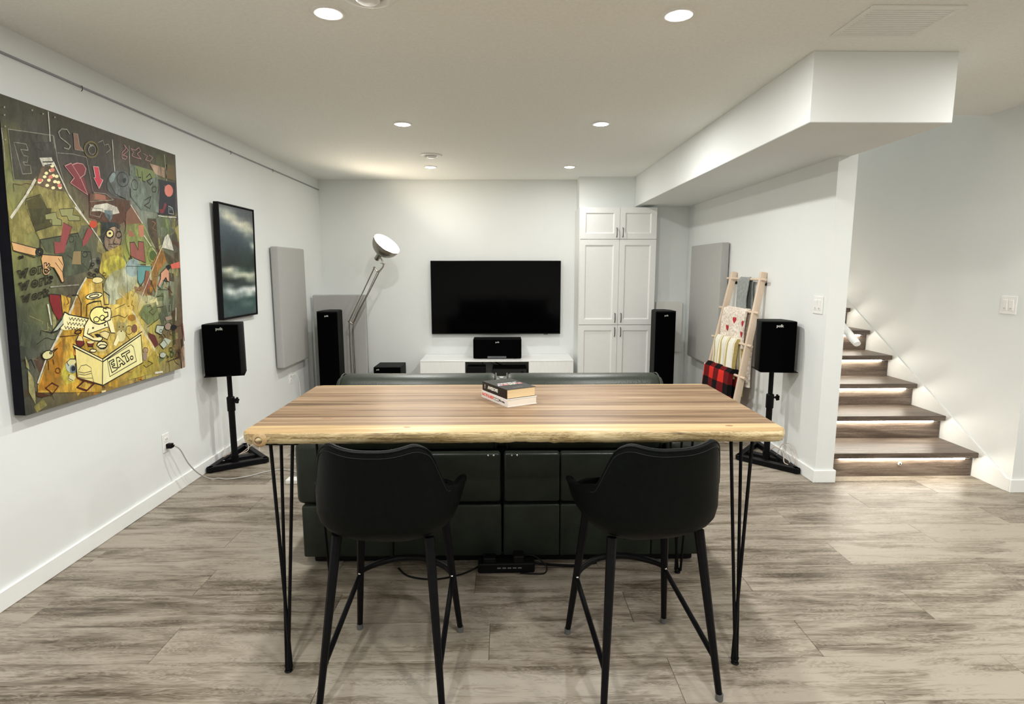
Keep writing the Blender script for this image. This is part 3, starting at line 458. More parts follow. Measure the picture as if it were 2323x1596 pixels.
["F","white",[[0.843,0.57],[0.871,0.617],[0.902,0.635],[0.926,0.602],[0.942,0.56],[0.878,0.568]]],
["L","white",[[0.843,0.57],[0.77,0.483],[0.664,0.349],[0.633,0.296]],3],
["F","salmonred",[[0.911,0.497],[0.991,0.511],[0.991,0.481],[0.918,0.476]]],
["F","black",[[0.909,0.484],[0.908,0.48],[0.905,0.477],[0.9,0.474],[0.895,0.473],[0.889,0.472],[0.883,0.473],[0.878,0.474],[0.874,0.477],[0.872,0.48],[0.872,0.483],[0.873,0.487],[0.876,0.49],[0.881,0.493],[0.886,0.494],[0.892,0.495],[0.898,0.495],[0.903,0.493],[0.907,0.491],[0.909,0.487]]],
["F","handpink",[[0.827,0.458],[0.872,0.481],[0.895,0.467],[0.891,0.417],[0.878,0.421],[0.866,0.44],[0.801,0.396],[0.799,0.407],[0.823,0.432]]],
["L","ink",[[0.827,0.458],[0.869,0.479],[0.895,0.467],[0.891,0.417],[0.878,0.421],[0.867,0.438],[0.817,0.388],[0.799,0.401],[0.823,0.432],[0.827,0.458]],2.5],
["L","ink",[[0.836,0.425],[0.895,0.417],[0.886,0.381],[0.796,0.385]],2],
["L","ink",[[0.779,0.356],[0.833,0.355],[0.833,0.307],[0.778,0.306]],1.8],
["F","dimgreen",[[0.684,0.321],[0.775,0.331],[0.798,0.257],[0.71,0.235],[0.643,0.285]]],
["L","ink",[[0.775,0.331],[0.798,0.257],[0.702,0.225]],2],
["L","ink",[[0.708,0.313],[0.734,0.318],[0.745,0.3],[0.718,0.291],[0.748,0.275],[0.776,0.291]],2.5],
["F","rosegrey",[[0.843,0.258],[0.897,0.26],[0.902,0.244],[0.851,0.24]]],
["F","paleblue2",[[0.774,0.228],[0.834,0.218],[0.807,0.18],[0.76,0.199]]],
["L","ink",[[0.774,0.228],[0.834,0.218],[0.807,0.18],[0.76,0.199],[0.774,0.228]],3],
["L","ink",[[0.815,0.197],[0.815,0.195],[0.813,0.194],[0.81,0.192],[0.806,0.192],[0.802,0.192],[0.799,0.193],[0.796,0.194],[0.793,0.195],[0.792,0.197],[0.791,0.199],[0.792,0.201],[0.794,0.203],[0.797,0.204],[0.801,0.205],[0.804,0.205],[0.808,0.204],[0.811,0.203],[0.814,0.201],[0.815,0.199],[0.815,0.197]],2.5],
["F","rosegrey",[[0.892,0.211],[0.89,0.206],[0.885,0.202],[0.879,0.199],[0.871,0.197],[0.862,0.197],[0.854,0.198],[0.847,0.201],[0.842,0.205],[0.839,0.21],[0.838,0.216],[0.84,0.221],[0.845,0.225],[0.851,0.228],[0.859,0.23],[0.867,0.23],[0.875,0.229],[0.883,0.226],[0.888,0.221],[0.891,0.216]]],
["F","black",[[0.94,0.202],[0.938,0.199],[0.933,0.196],[0.926,0.193],[0.918,0.192],[0.909,0.193],[0.9,0.194],[0.892,0.196],[0.886,0.2],[0.883,0.203],[0.882,0.207],[0.884,0.211],[0.888,0.214],[0.895,0.216],[0.903,0.217],[0.912,0.217],[0.921,0.215],[0.929,0.213],[0.935,0.21],[0.939,0.206]]],
["L","ink",[[0.892,0.211],[0.89,0.206],[0.885,0.202],[0.879,0.199],[0.871,0.197],[0.862,0.197],[0.854,0.198],[0.847,0.201],[0.842,0.205],[0.839,0.21],[0.838,0.216],[0.84,0.221],[0.845,0.225],[0.851,0.228],[0.859,0.23],[0.867,0.23],[0.875,0.229],[0.883,0.226],[0.888,0.221],[0.891,0.216],[0.892,0.211]],2],
["F","paleblue2",[[0.833,0.164],[0.887,0.146],[0.855,0.127],[0.819,0.114],[0.788,0.14]]],
["L","ink",[[0.825,0.156],[0.852,0.131],[0.819,0.114],[0.788,0.14],[0.825,0.156]],2.5],
["F","maroon",[[0.705,0.2],[0.755,0.185],[0.781,0.139],[0.747,0.129],[0.713,0.168]]],
["L","white",[[0.939,0.294],[0.934,0.236]],4],
["L","pale",[[0.89,0.311],[0.889,0.281]],3],
["F","gold",[[0.332,0.443],[0.423,0.44],[0.396,0.209],[0.158,0.234],[0.218,0.312]]],
["F","gold",[[0.252,0.347],[0.465,0.338],[0.437,0.113],[0.386,0.128],[0.24,0.203],[0.24,0.203],[0.242,0.084],[0.379,0.03],[0.376,0.004],[0.057,0.066],[0.059,0.089],[0.132,0.2],[0.188,0.264]]],
["F","gold3",[[0.345,0.424],[0.417,0.424],[0.456,0.337],[0.557,0.333],[0.619,0.283],[0.747,0.132],[0.632,0.113],[0.315,0.154]]],
["F","gold3",[[0.336,0.343],[0.59,0.305],[0.653,0.224],[0.778,0.09],[0.632,0.067],[0.376,0.031],[0.387,0.125],[0.651,0.206],[0.324,0.236]]],
["F","gold2",[[0.644,0.074],[0.752,0.119],[0.785,0.018],[0.553,0.019],[0.493,0.018]]],
["F","amber",[[0.132,0.2],[0.207,0.239],[0.173,0.125],[0.145,0.056],[0.057,0.073]]],
["F","yellow",[[0.173,0.125],[0.238,0.182],[0.233,0.07],[0.189,0.068],[0.167,0.101]]],
["F","dkbrown",[[0.051,0.069],[0.117,0.045],[0.071,0.047],[0.05,0.056]]],
["L","white",[[0.332,0.443],[0.286,0.396],[0.236,0.322],[0.159,0.235]],5],
["L","white",[[0.256,0.347],[0.188,0.264],[0.132,0.2]],8],
["L","white",[[0.132,0.2],[0.106,0.174],[0.06,0.098]],5],
["L","white",[[0.599,0.304],[0.658,0.215],[0.752,0.121]],4],
["L","white",[[0.609,0.295],[0.751,0.113]],4],
["L","ink",[[0.413,0.512],[0.413,0.51],[0.411,0.509],[0.409,0.508],[0.407,0.507],[0.405,0.506],[0.402,0.506],[0.4,0.507],[0.399,0.508],[0.398,0.51],[0.398,0.512],[0.398,0.513],[0.399,0.515],[0.401,0.516],[0.404,0.517],[0.406,0.518],[0.408,0.517],[0.41,0.517],[0.412,0.515],[0.413,0.514],[0.413,0.512]],2],
["L","ink",[[0.382,0.493],[0.381,0.491],[0.38,0.489],[0.378,0.488],[0.376,0.487],[0.374,0.487],[0.371,0.487],[0.369,0.488],[0.368,0.489],[0.367,0.491],[0.367,0.492],[0.367,0.494],[0.369,0.496],[0.37,0.497],[0.373,0.498],[0.375,0.498],[0.377,0.498],[0.379,0.497],[0.381,0.496],[0.382,0.494],[0.382,0.493]],2],
["L","ink",[[0.371,0.483],[0.371,0.481],[0.37,0.48],[0.368,0.479],[0.366,0.478],[0.363,0.477],[0.361,0.478],[0.359,0.478],[0.357,0.48],[0.357,0.481],[0.356,0.483],[0.357,0.485],[0.358,0.486],[0.36,0.487],[0.362,0.488],[0.365,0.488],[0.367,0.488],[0.369,0.488],[0.37,0.486],[0.371,0.485],[0.371,0.483]],2],
["L","ink",[[0.399,0.471],[0.398,0.47],[0.397,0.468],[0.395,0.467],[0.393,0.466],[0.39,0.466],[0.388,0.466],[0.386,0.467],[0.384,0.468],[0.383,0.469],[0.383,0.471],[0.384,0.473],[0.385,0.474],[0.387,0.476],[0.389,0.476],[0.392,0.477],[0.394,0.476],[0.396,0.476],[0.398,0.475],[0.398,0.473],[0.399,0.471]],2],
["L","ink",[[0.359,0.458],[0.359,0.457],[0.357,0.455],[0.356,0.454],[0.354,0.453],[0.351,0.453],[0.349,0.453],[0.347,0.454],[0.345,0.455],[0.345,0.457],[0.344,0.458],[0.345,0.46],[0.346,0.462],[0.348,0.463],[0.35,0.464],[0.352,0.464],[0.355,0.464],[0.357,0.463],[0.358,0.462],[0.359,0.46],[0.359,0.458]],2],
["L","ink",[[0.408,0.465],[0.407,0.463],[0.406,0.462],[0.404,0.461],[0.402,0.46],[0.399,0.459],[0.397,0.46],[0.395,0.46],[0.393,0.462],[0.392,0.463],[0.392,0.465],[0.393,0.467],[0.394,0.468],[0.396,0.47],[0.398,0.47],[0.401,0.471],[0.403,0.47],[0.405,0.47],[0.407,0.468],[0.407,0.467],[0.408,0.465]],2],
["L","ink",[[0.417,0.5],[0.416,0.498],[0.415,0.496],[0.413,0.495],[0.41,0.494],[0.408,0.494],[0.406,0.494],[0.404,0.495],[0.402,0.496],[0.401,0.498],[0.401,0.499],[0.402,0.501],[0.403,0.503],[0.405,0.504],[0.407,0.505],[0.409,0.505],[0.412,0.505],[0.414,0.504],[0.415,0.503],[0.416,0.501],[0.417,0.5]],2],
["L","ink",[[0.387,0.449],[0.386,0.448],[0.385,0.446],[0.383,0.445],[0.381,0.444],[0.378,0.444],[0.376,0.444],[0.374,0.445],[0.372,0.446],[0.372,0.448],[0.371,0.449],[0.372,0.451],[0.373,0.453],[0.375,0.454],[0.377,0.455],[0.38,0.455],[0.382,0.455],[0.384,0.454],[0.385,0.453],[0.386,0.451],[0.387,0.449]],2],
["L","ink",[[0.381,0.492],[0.38,0.49],[0.379,0.488],[0.377,0.487],[0.374,0.486],[0.371,0.485],[0.368,0.486],[0.366,0.486],[0.364,0.488],[0.362,0.489],[0.362,0.491],[0.363,0.493],[0.364,0.495],[0.367,0.496],[0.369,0.497],[0.372,0.498],[0.375,0.497],[0.378,0.497],[0.38,0.495],[0.381,0.494],[0.381,0.492]],2],
["L","ink",[[0.407,0.47],[0.407,0.469],[0.405,0.467],[0.403,0.465],[0.4,0.464],[0.397,0.464],[0.394,0.464],[0.392,0.465],[0.39,0.467],[0.388,0.468],[0.388,0.47],[0.389,0.472],[0.39,0.474],[0.393,0.475],[0.395,0.476],[0.398,0.477],[0.401,0.476],[0.404,0.475],[0.406,0.474],[0.407,0.472],[0.407,0.47]],2],
["L","ink",[[0.386,0.452],[0.385,0.45],[0.384,0.448],[0.382,0.447],[0.379,0.446],[0.376,0.445],[0.373,0.446],[0.37,0.447],[0.368,0.448],[0.367,0.45],[0.367,0.451],[0.368,0.453],[0.369,0.455],[0.372,0.456],[0.374,0.457],[0.377,0.458],[0.38,0.457],[0.383,0.457],[0.385,0.455],[0.386,0.454],[0.386,0.452]],2],
["L","ink",[[0.416,0.505],[0.416,0.503],[0.414,0.501],[0.412,0.5],[0.409,0.499],[0.406,0.499],[0.403,0.499],[0.4,0.5],[0.398,0.501],[0.397,0.503],[0.397,0.505],[0.398,0.506],[0.399,0.508],[0.401,0.51],[0.404,0.511],[0.407,0.511],[0.41,0.511],[0.413,0.51],[0.415,0.509],[0.416,0.507],[0.416,0.505]],2],
["L","ink",[[0.445,0.455],[0.445,0.453],[0.443,0.451],[0.44,0.45],[0.438,0.449],[0.434,0.449],[0.431,0.449],[0.429,0.45],[0.427,0.451],[0.426,0.453],[0.425,0.455],[0.426,0.457],[0.428,0.459],[0.43,0.46],[0.433,0.461],[0.436,0.461],[0.439,0.461],[0.442,0.46],[0.444,0.459],[0.445,0.457],[0.445,0.455]],2],
["L","ink",[[0.367,0.455],[0.367,0.453],[0.365,0.451],[0.363,0.45],[0.36,0.449],[0.357,0.448],[0.355,0.449],[0.352,0.45],[0.35,0.451],[0.349,0.453],[0.349,0.454],[0.349,0.456],[0.351,0.458],[0.353,0.459],[0.356,0.46],[0.359,0.461],[0.362,0.46],[0.364,0.459],[0.366,0.458],[0.367,0.456],[0.367,0.455]],2],
["L","ink",[[0.336,0.443],[0.368,0.439],[0.423,0.44]],3],
["F","cream2",[[0.423,0.434],[0.421,0.43],[0.417,0.427],[0.41,0.424],[0.401,0.423],[0.392,0.422],[0.384,0.423],[0.376,0.425],[0.37,0.427],[0.366,0.43],[0.365,0.434],[0.367,0.438],[0.372,0.441],[0.378,0.443],[0.386,0.445],[0.395,0.446],[0.404,0.445],[0.412,0.444],[0.418,0.441],[0.422,0.438]]],
["L","ink",[[0.423,0.434],[0.421,0.43],[0.417,0.427],[0.41,0.424],[0.401,0.423],[0.392,0.422],[0.384,0.423],[0.376,0.425],[0.37,0.427],[0.366,0.43],[0.365,0.434],[0.367,0.438],[0.372,0.441],[0.378,0.443],[0.386,0.445],[0.395,0.446],[0.404,0.445],[0.412,0.444],[0.418,0.441],[0.422,0.438],[0.423,0.434]],2],
["F","cream2",[[0.425,0.433],[0.423,0.429],[0.418,0.426],[0.411,0.423],[0.402,0.422],[0.392,0.421],[0.383,0.422],[0.374,0.424],[0.368,0.426],[0.364,0.43],[0.363,0.433],[0.365,0.437],[0.369,0.44],[0.376,0.443],[0.385,0.444],[0.395,0.445],[0.404,0.444],[0.413,0.443],[0.42,0.44],[0.424,0.437]]],
["L","ink",[[0.425,0.433],[0.423,0.429],[0.418,0.426],[0.411,0.423],[0.402,0.422],[0.392,0.421],[0.383,0.422],[0.374,0.424],[0.368,0.426],[0.364,0.43],[0.363,0.433],[0.365,0.437],[0.369,0.44],[0.376,0.443],[0.385,0.444],[0.395,0.445],[0.404,0.444],[0.413,0.443],[0.42,0.44],[0.424,0.437],[0.425,0.433]],2],
["L","ink",[[0.318,0.3],[0.325,0.344],[0.368,0.354],[0.406,0.353]],4],
["L","ink",[[0.421,0.42],[0.424,0.339],[0.451,0.338],[0.456,0.373],[0.427,0.389]],4],
["F","cream",[[0.416,0.379],[0.414,0.375],[0.407,0.372],[0.397,0.368],[0.384,0.366],[0.369,0.364],[0.355,0.363],[0.342,0.364],[0.331,0.365],[0.325,0.368],[0.322,0.371],[0.324,0.375],[0.33,0.378],[0.339,0.381],[0.352,0.384],[0.366,0.386],[0.381,0.387],[0.394,0.386],[0.405,0.385],[0.413,0.382]]],
["L","ink",[[0.416,0.379],[0.414,0.375],[0.407,0.372],[0.397,0.368],[0.384,0.366],[0.369,0.364],[0.355,0.363],[0.342,0.364],[0.331,0.365],[0.325,0.368],[0.322,0.371],[0.324,0.375],[0.33,0.378],[0.339,0.381],[0.352,0.384],[0.366,0.386],[0.381,0.387],[0.394,0.386],[0.405,0.385],[0.413,0.382],[0.416,0.379]],3.5],
["L","ink",[[0.395,0.377],[0.394,0.375],[0.39,0.374],[0.385,0.372],[0.377,0.37],[0.369,0.369],[0.36,0.369],[0.353,0.369],[0.346,0.37],[0.342,0.371],[0.341,0.373],[0.342,0.374],[0.345,0.376],[0.351,0.378],[0.359,0.379],[0.367,0.38],[0.375,0.381],[0.383,0.381],[0.389,0.38],[0.394,0.379],[0.395,0.377]],3.5],
["L","ink",[[0.337,0.349],[0.404,0.354],[0.406,0.333]],4],
["F","orange2",[[0.266,0.367],[0.289,0.378],[0.293,0.337],[0.285,0.305],[0.248,0.316]]],
["L","ink",[[0.255,0.382],[0.281,0.381],[0.295,0.351],[0.29,0.304]],4],
["F","maroon2",[[0.143,0.39],[0.19,0.386],[0.192,0.35],[0.196,0.316],[0.177,0.297],[0.156,0.326],[0.141,0.368]]],
["L","ink",[[0.147,0.39],[0.194,0.385],[0.197,0.318]],4],
["L","white",[[0.132,0.355],[0.141,0.286]],5],
["L","pale",[[0.15,0.414],[0.213,0.416],[0.289,0.418]],4],
["F","skin",[[0.0,0.558],[0.102,0.54],[0.093,0.518],[0.005,0.532]]],
["L","ink",[[0.0,0.558],[0.103,0.541]],2.5],
["L","ink",[[0.005,0.532],[0.093,0.512]],2.5],
["F","greygreen",[[0.128,0.53],[0.127,0.525],[0.124,0.521],[0.12,0.518],[0.115,0.516],[0.109,0.515],[0.104,0.515],[0.099,0.517],[0.096,0.52],[0.093,0.524],[0.093,0.528],[0.094,0.533],[0.097,0.537],[0.101,0.54],[0.106,0.542],[0.112,0.543],[0.117,0.543],[0.122,0.541],[0.126,0.538],[0.128,0.534]]],
["L","ink",[[0.127,0.531],[0.126,0.528],[0.124,0.524],[0.12,0.522],[0.116,0.52],[0.111,0.519],[0.107,0.519],[0.103,0.521],[0.1,0.523],[0.098,0.526],[0.098,0.53],[0.099,0.533],[0.101,0.537],[0.105,0.539],[0.109,0.541],[0.114,0.542],[0.118,0.542],[0.122,0.54],[0.125,0.538],[0.127,0.535],[0.127,0.531]],5],
["L","ink",[[0.12,0.531],[0.119,0.529],[0.118,0.527],[0.116,0.526],[0.114,0.525],[0.112,0.525],[0.11,0.525],[0.108,0.526],[0.106,0.527],[0.105,0.528],[0.105,0.53],[0.106,0.532],[0.107,0.534],[0.109,0.535],[0.111,0.536],[0.113,0.537],[0.115,0.536],[0.117,0.536],[0.119,0.534],[0.12,0.533],[0.12,0.531]],4],
["F","skin",[[0.126,0.522],[0.215,0.52],[0.222,0.489],[0.214,0.466],[0.216,0.431],[0.206,0.428],[0.192,0.451],[0.172,0.479],[0.153,0.484],[0.139,0.464],[0.125,0.47],[0.118,0.508]]],
["L","ink",[[0.126,0.522],[0.215,0.52],[0.222,0.489],[0.212,0.465],[0.216,0.431],[0.206,0.427],[0.192,0.451],[0.172,0.479]],3],
["L","ink",[[0.196,0.511],[0.216,0.488]],2.5],
["L","ink",[[0.181,0.496],[0.21,0.465]],2.5],
["F","skin",[[0.152,0.469],[0.151,0.464],[0.148,0.461],[0.144,0.458],[0.14,0.456],[0.135,0.455],[0.13,0.455],[0.126,0.457],[0.123,0.46],[0.121,0.464],[0.12,0.468],[0.122,0.472],[0.124,0.476],[0.128,0.479],[0.133,0.481],[0.137,0.482],[0.142,0.482],[0.147,0.48],[0.15,0.477],[0.152,0.473]]],
["L","ink",[[0.144,0.468],[0.144,0.466],[0.142,0.464],[0.14,0.462],[0.137,0.461],[0.135,0.461],[0.132,0.461],[0.129,0.462],[0.128,0.464],[0.127,0.466],[0.126,0.468],[0.127,0.47],[0.128,0.471],[0.13,0.473],[0.133,0.474],[0.136,0.474],[0.139,0.474],[0.141,0.473],[0.143,0.472],[0.144,0.47],[0.144,0.468]],4],
["L","ink",[[0.014,0.468],[0.026,0.445],[0.035,0.46],[0.041,0.446],[0.058,0.478],[0.047,0.474],[0.04,0.458],[0.036,0.469],[0.029,0.457],[0.025,0.47],[0.014,0.468]],3],
["L","ink",[[0.093,0.47],[0.091,0.465],[0.086,0.46],[0.08,0.456],[0.074,0.456],[0.068,0.457],[0.066,0.461],[0.066,0.467],[0.07,0.472],[0.075,0.476],[0.082,0.479],[0.088,0.478],[0.092,0.475],[0.093,0.47]],3],
["L","ink",[[0.084,0.468],[0.083,0.465],[0.08,0.463],[0.077,0.463],[0.074,0.465],[0.075,0.467],[0.077,0.47],[0.081,0.471],[0.084,0.471],[0.084,0.468]],3],
["L","ink",[[0.1,0.458],[0.102,0.483],[0.112,0.484],[0.121,0.487],[0.12,0.479],[0.111,0.475],[0.11,0.461],[0.1,0.458]],3],
["L","ink",[[0.126,0.464],[0.129,0.494],[0.139,0.496],[0.138,0.484],[0.15,0.494],[0.155,0.488],[0.143,0.48],[0.157,0.474],[0.147,0.467],[0.137,0.474],[0.136,0.466],[0.126,0.464]],3],
["L","ink",[[0.016,0.429],[0.027,0.406],[0.037,0.421],[0.042,0.407],[0.059,0.438],[0.048,0.435],[0.042,0.419],[0.038,0.43],[0.031,0.418],[0.026,0.431],[0.016,0.429]],3],
["L","ink",[[0.095,0.43],[0.093,0.424],[0.088,0.419],[0.082,0.416],[0.075,0.416],[0.07,0.418],[0.067,0.422],[0.068,0.427],[0.071,0.432],[0.077,0.437],[0.084,0.439],[0.09,0.438],[0.094,0.435],[0.095,0.43]],3],
["L","ink",[[0.086,0.428],[0.085,0.425],[0.081,0.423],[0.078,0.423],[0.076,0.425],[0.076,0.428],[0.079,0.43],[0.082,0.431],[0.085,0.43],[0.086,0.428]],3],
["L","ink",[[0.102,0.418],[0.104,0.442],[0.113,0.443],[0.123,0.446],[0.122,0.438],[0.112,0.435],[0.112,0.42],[0.102,0.418]],3],
["L","ink",[[0.128,0.423],[0.13,0.453],[0.14,0.455],[0.139,0.443],[0.152,0.452],[0.157,0.446],[0.144,0.439],[0.159,0.432],[0.149,0.426],[0.138,0.433],[0.137,0.425],[0.128,0.423]],3],
["L","ink",[[0.021,0.388],[0.031,0.368],[0.039,0.38],[0.044,0.368],[0.058,0.395],[0.049,0.392],[0.044,0.379],[0.04,0.388],[0.034,0.378],[0.03,0.39],[0.021,0.388]],3],
["L","ink",[[0.088,0.387],[0.087,0.382],[0.083,0.378],[0.077,0.376],[0.072,0.375],[0.067,0.377],[0.065,0.381],[0.066,0.385],[0.069,0.39],[0.073,0.393],[0.079,0.395],[0.084,0.394],[0.087,0.391],[0.088,0.387]],3],
["L","ink",[[0.081,0.386],[0.08,0.383],[0.077,0.382],[0.074,0.382],[0.073,0.383],[0.073,0.385],[0.075,0.387],[0.078,0.388],[0.08,0.388],[0.081,0.386]],3],
["L","ink",[[0.094,0.377],[0.096,0.397],[0.104,0.398],[0.112,0.4],[0.111,0.393],[0.103,0.391],[0.103,0.378],[0.094,0.377]],3],
["L","ink",[[0.116,0.381],[0.118,0.406],[0.127,0.408],[0.126,0.397],[0.136,0.405],[0.14,0.4],[0.13,0.393],[0.142,0.388],[0.134,0.383],[0.125,0.389],[0.124,0.382],[0.116,0.381]],3],
["L","ink",[[0.163,0.445],[0.162,0.444],[0.161,0.443],[0.16,0.442],[0.159,0.441],[0.157,0.441],[0.155,0.441],[0.154,0.442],[0.153,0.443],[0.152,0.444],[0.152,0.445],[0.152,0.447],[0.153,0.448],[0.155,0.449],[0.156,0.45],[0.158,0.45],[0.159,0.45],[0.161,0.449],[0.162,0.448],[0.163,0.447],[0.163,0.445]],4],
["L","ink",[[0.033,0.51],[0.033,0.509],[0.032,0.508],[0.031,0.507],[0.029,0.507],[0.028,0.506],[0.026,0.507],[0.025,0.507],[0.024,0.508],[0.024,0.509],[0.024,0.51],[0.024,0.511],[0.025,0.512],[0.026,0.513],[0.027,0.514],[0.029,0.514],[0.03,0.514],[0.031,0.513],[0.032,0.512],[0.033,0.511],[0.033,0.51]],3],
["L","ink",[[0.042,0.513],[0.042,0.512],[0.041,0.511],[0.04,0.51],[0.039,0.51],[0.038,0.509],[0.037,0.51],[0.036,0.51],[0.036,0.511],[0.035,0.512],[0.035,0.512],[0.035,0.513],[0.036,0.514],[0.037,0.515],[0.038,0.516],[0.039,0.516],[0.04,0.516],[0.041,0.515],[0.041,0.515],[0.042,0.514],[0.042,0.513]],3],
["F","cream",[[0.205,0.325],[0.229,0.314],[0.329,0.292],[0.302,0.27],[0.301,0.261],[0.235,0.26],[0.202,0.261],[0.188,0.266],[0.171,0.278]]],
["F","paleblue2",[[0.2,0.311],[0.138,0.258],[0.166,0.263],[0.197,0.283]]],
["L","ink",[[0.329,0.292],[0.229,0.314],[0.207,0.325],[0.191,0.301],[0.138,0.259],[0.166,0.263],[0.197,0.283]],4],
["L","ink",[[0.228,0.304],[0.232,0.294],[0.241,0.301],[0.244,0.302],[0.248,0.291],[0.256,0.298],[0.26,0.299],[0.264,0.288],[0.272,0.296],[0.276,0.296],[0.28,0.286],[0.289,0.293],[0.292,0.294],[0.296,0.283],[0.305,0.29],[0.308,0.291],[0.313,0.28],[0.322,0.287]],2.5],
["L","ink",[[0.216,0.29],[0.22,0.279],[0.228,0.286],[0.231,0.287],[0.235,0.276],[0.243,0.283],[0.247,0.284],[0.251,0.274],[0.259,0.281],[0.262,0.282],[0.267,0.271],[0.275,0.278],[0.278,0.279],[0.283,0.268],[0.291,0.275],[0.295,0.276],[0.299,0.265],[0.308,0.272],[0.311,0.273],[0.316,0.262],[0.325,0.269]],2.5],
["L","ink",[[0.203,0.275],[0.207,0.265],[0.215,0.272],[0.218,0.273],[0.222,0.262],[0.231,0.269],[0.234,0.27],[0.238,0.259],[0.246,0.266],[0.249,0.267],[0.253,0.256],[0.262,0.263],[0.265,0.264],[0.269,0.253],[0.278,0.26],[0.281,0.261],[0.285,0.25],[0.294,0.257]],2.5],
["F","cream",[[0.329,0.292],[0.344,0.278],[0.385,0.266],[0.43,0.274],[0.441,0.251],[0.322,0.234],[0.349,0.215],[0.397,0.218],[0.399,0.204],[0.36,0.203],[0.297,0.223],[0.295,0.244],[0.306,0.27]]],
["L","ink",[[0.329,0.292],[0.306,0.27],[0.294,0.231],[0.348,0.207],[0.386,0.2],[0.4,0.207],[0.397,0.218]],4],
["L","ink",[[0.325,0.255],[0.316,0.237],[0.35,0.22]],3],
["L","ink",[[0.318,0.234],[0.436,0.251]],3],
["L","ink",[[0.353,0.255],[0.353,0.254],[0.352,0.253],[0.351,0.253],[0.35,0.253],[0.349,0.253],[0.348,0.253],[0.347,0.253],[0.346,0.254],[0.346,0.255],[0.346,0.255],[0.346,0.256],[0.347,0.257],[0.347,0.257],[0.348,0.257],[0.35,0.257],[0.351,0.257],[0.352,0.257],[0.353,0.256],[0.353,0.255],[0.353,0.255]],3],
["L","ink",[[0.422,0.259],[0.422,0.259],[0.421,0.258],[0.421,0.258],[0.42,0.258],[0.419,0.258],[0.418,0.258],[0.417,0.258],[0.416,0.259],[0.416,0.259],[0.416,0.26],[0.416,0.26],[0.417,0.261],[0.417,0.261],[0.418,0.262],[0.419,0.262],[0.42,0.261],[0.421,0.261],[0.422,0.261],[0.422,0.26],[0.422,0.259]],3],
["F","cream3",[[0.448,0.296],[0.444,0.285],[0.435,0.277],[0.421,0.27],[0.404,0.267],[0.387,0.266],[0.37,0.269],[0.355,0.275],[0.344,0.283],[0.338,0.293],[0.336,0.303],[0.34,0.312],[0.348,0.321],[0.361,0.328],[0.377,0.332],[0.395,0.332],[0.412,0.33],[0.427,0.324],[0.439,0.316],[0.447,0.306]]],
["L","ink",[[0.448,0.296],[0.444,0.285],[0.435,0.277],[0.421,0.27],[0.404,0.267],[0.387,0.266],[0.37,0.269],[0.355,0.275],[0.344,0.283],[0.338,0.293],[0.336,0.303],[0.34,0.312],[0.348,0.321],[0.361,0.328],[0.377,0.332],[0.395,0.332],[0.412,0.33],[0.427,0.324],[0.439,0.316],[0.447,0.306],[0.448,0.296]],4.5],
["L","ink",[[0.388,0.284],[0.387,0.281],[0.384,0.279],[0.381,0.277],[0.376,0.276],[0.371,0.276],[0.366,0.277],[0.362,0.278],[0.358,0.281],[0.356,0.284],[0.356,0.286],[0.357,0.289],[0.36,0.292],[0.363,0.293],[0.368,0.294],[0.373,0.295],[0.378,0.294],[0.382,0.292],[0.386,0.29],[0.388,0.287],[0.388,0.284]],3.5],
["F","cream",[[0.414,0.317],[0.446,0.321],[0.465,0.321],[0.46,0.284],[0.471,0.254],[0.479,0.225],[0.453,0.224],[0.442,0.245],[0.432,0.274],[0.41,0.279],[0.415,0.287],[0.434,0.294],[0.44,0.308]]],
["L","ink",[[0.422,0.288],[0.421,0.284],[0.418,0.282],[0.414,0.28],[0.41,0.279],[0.405,0.279],[0.401,0.279],[0.397,0.281],[0.394,0.283],[0.392,0.286],[0.392,0.29],[0.393,0.293],[0.395,0.295],[0.399,0.297],[0.403,0.298],[0.408,0.299],[0.412,0.298],[0.416,0.296],[0.419,0.294],[0.421,0.291],[0.422,0.288]],3.5],
["L","ink",[[0.414,0.317],[0.422,0.309],[0.44,0.308],[0.441,0.293],[0.415,0.285],[0.41,0.28],[0.432,0.273],[0.455,0.278],[0.462,0.301],[0.46,0.321],[0.438,0.328],[0.415,0.323],[0.414,0.317]],4],
["L","ink",[[0.434,0.273],[0.444,0.245],[0.453,0.226],[0.476,0.223]],4],
["F","ink",[[0.355,0.231],[0.376,0.231],[0.386,0.222],[0.374,0.215],[0.362,0.222]]],
["F","ink",[[0.353,0.231],[0.386,0.228],[0.396,0.213],[0.368,0.221]]],
["F","cream2",[[0.387,0.233],[0.418,0.237],[0.446,0.225],[0.428,0.204],[0.402,0.215]]],
["L","ink",[[0.387,0.233],[0.418,0.237],[0.446,0.225],[0.427,0.201],[0.402,0.214]],2.5],
["F","paleolive2",[[0.558,0.235],[0.555,0.228],[0.549,0.222],[0.54,0.218],[0.529,0.215],[0.518,0.215],[0.507,0.217],[0.498,0.222],[0.49,0.227],[0.486,0.234],[0.485,0.241],[0.488,0.248],[0.494,0.254],[0.502,0.259],[0.513,0.261],[0.524,0.262],[0.535,0.26],[0.545,0.256],[0.552,0.25],[0.557,0.243]]],
["F","cream4",[[0.544,0.204],[0.541,0.197],[0.536,0.191],[0.528,0.186],[0.519,0.184],[0.509,0.184],[0.5,0.186],[0.492,0.19],[0.486,0.196],[0.482,0.203],[0.482,0.21],[0.484,0.217],[0.489,0.223],[0.496,0.227],[0.505,0.23],[0.515,0.23],[0.525,0.228],[0.533,0.224],[0.539,0.218],[0.543,0.211]]],
["F","paleolive2",[[0.489,0.253],[0.504,0.275],[0.519,0.259]]],
["F","paleolive2",[[0.538,0.258],[0.56,0.274],[0.557,0.247]]],
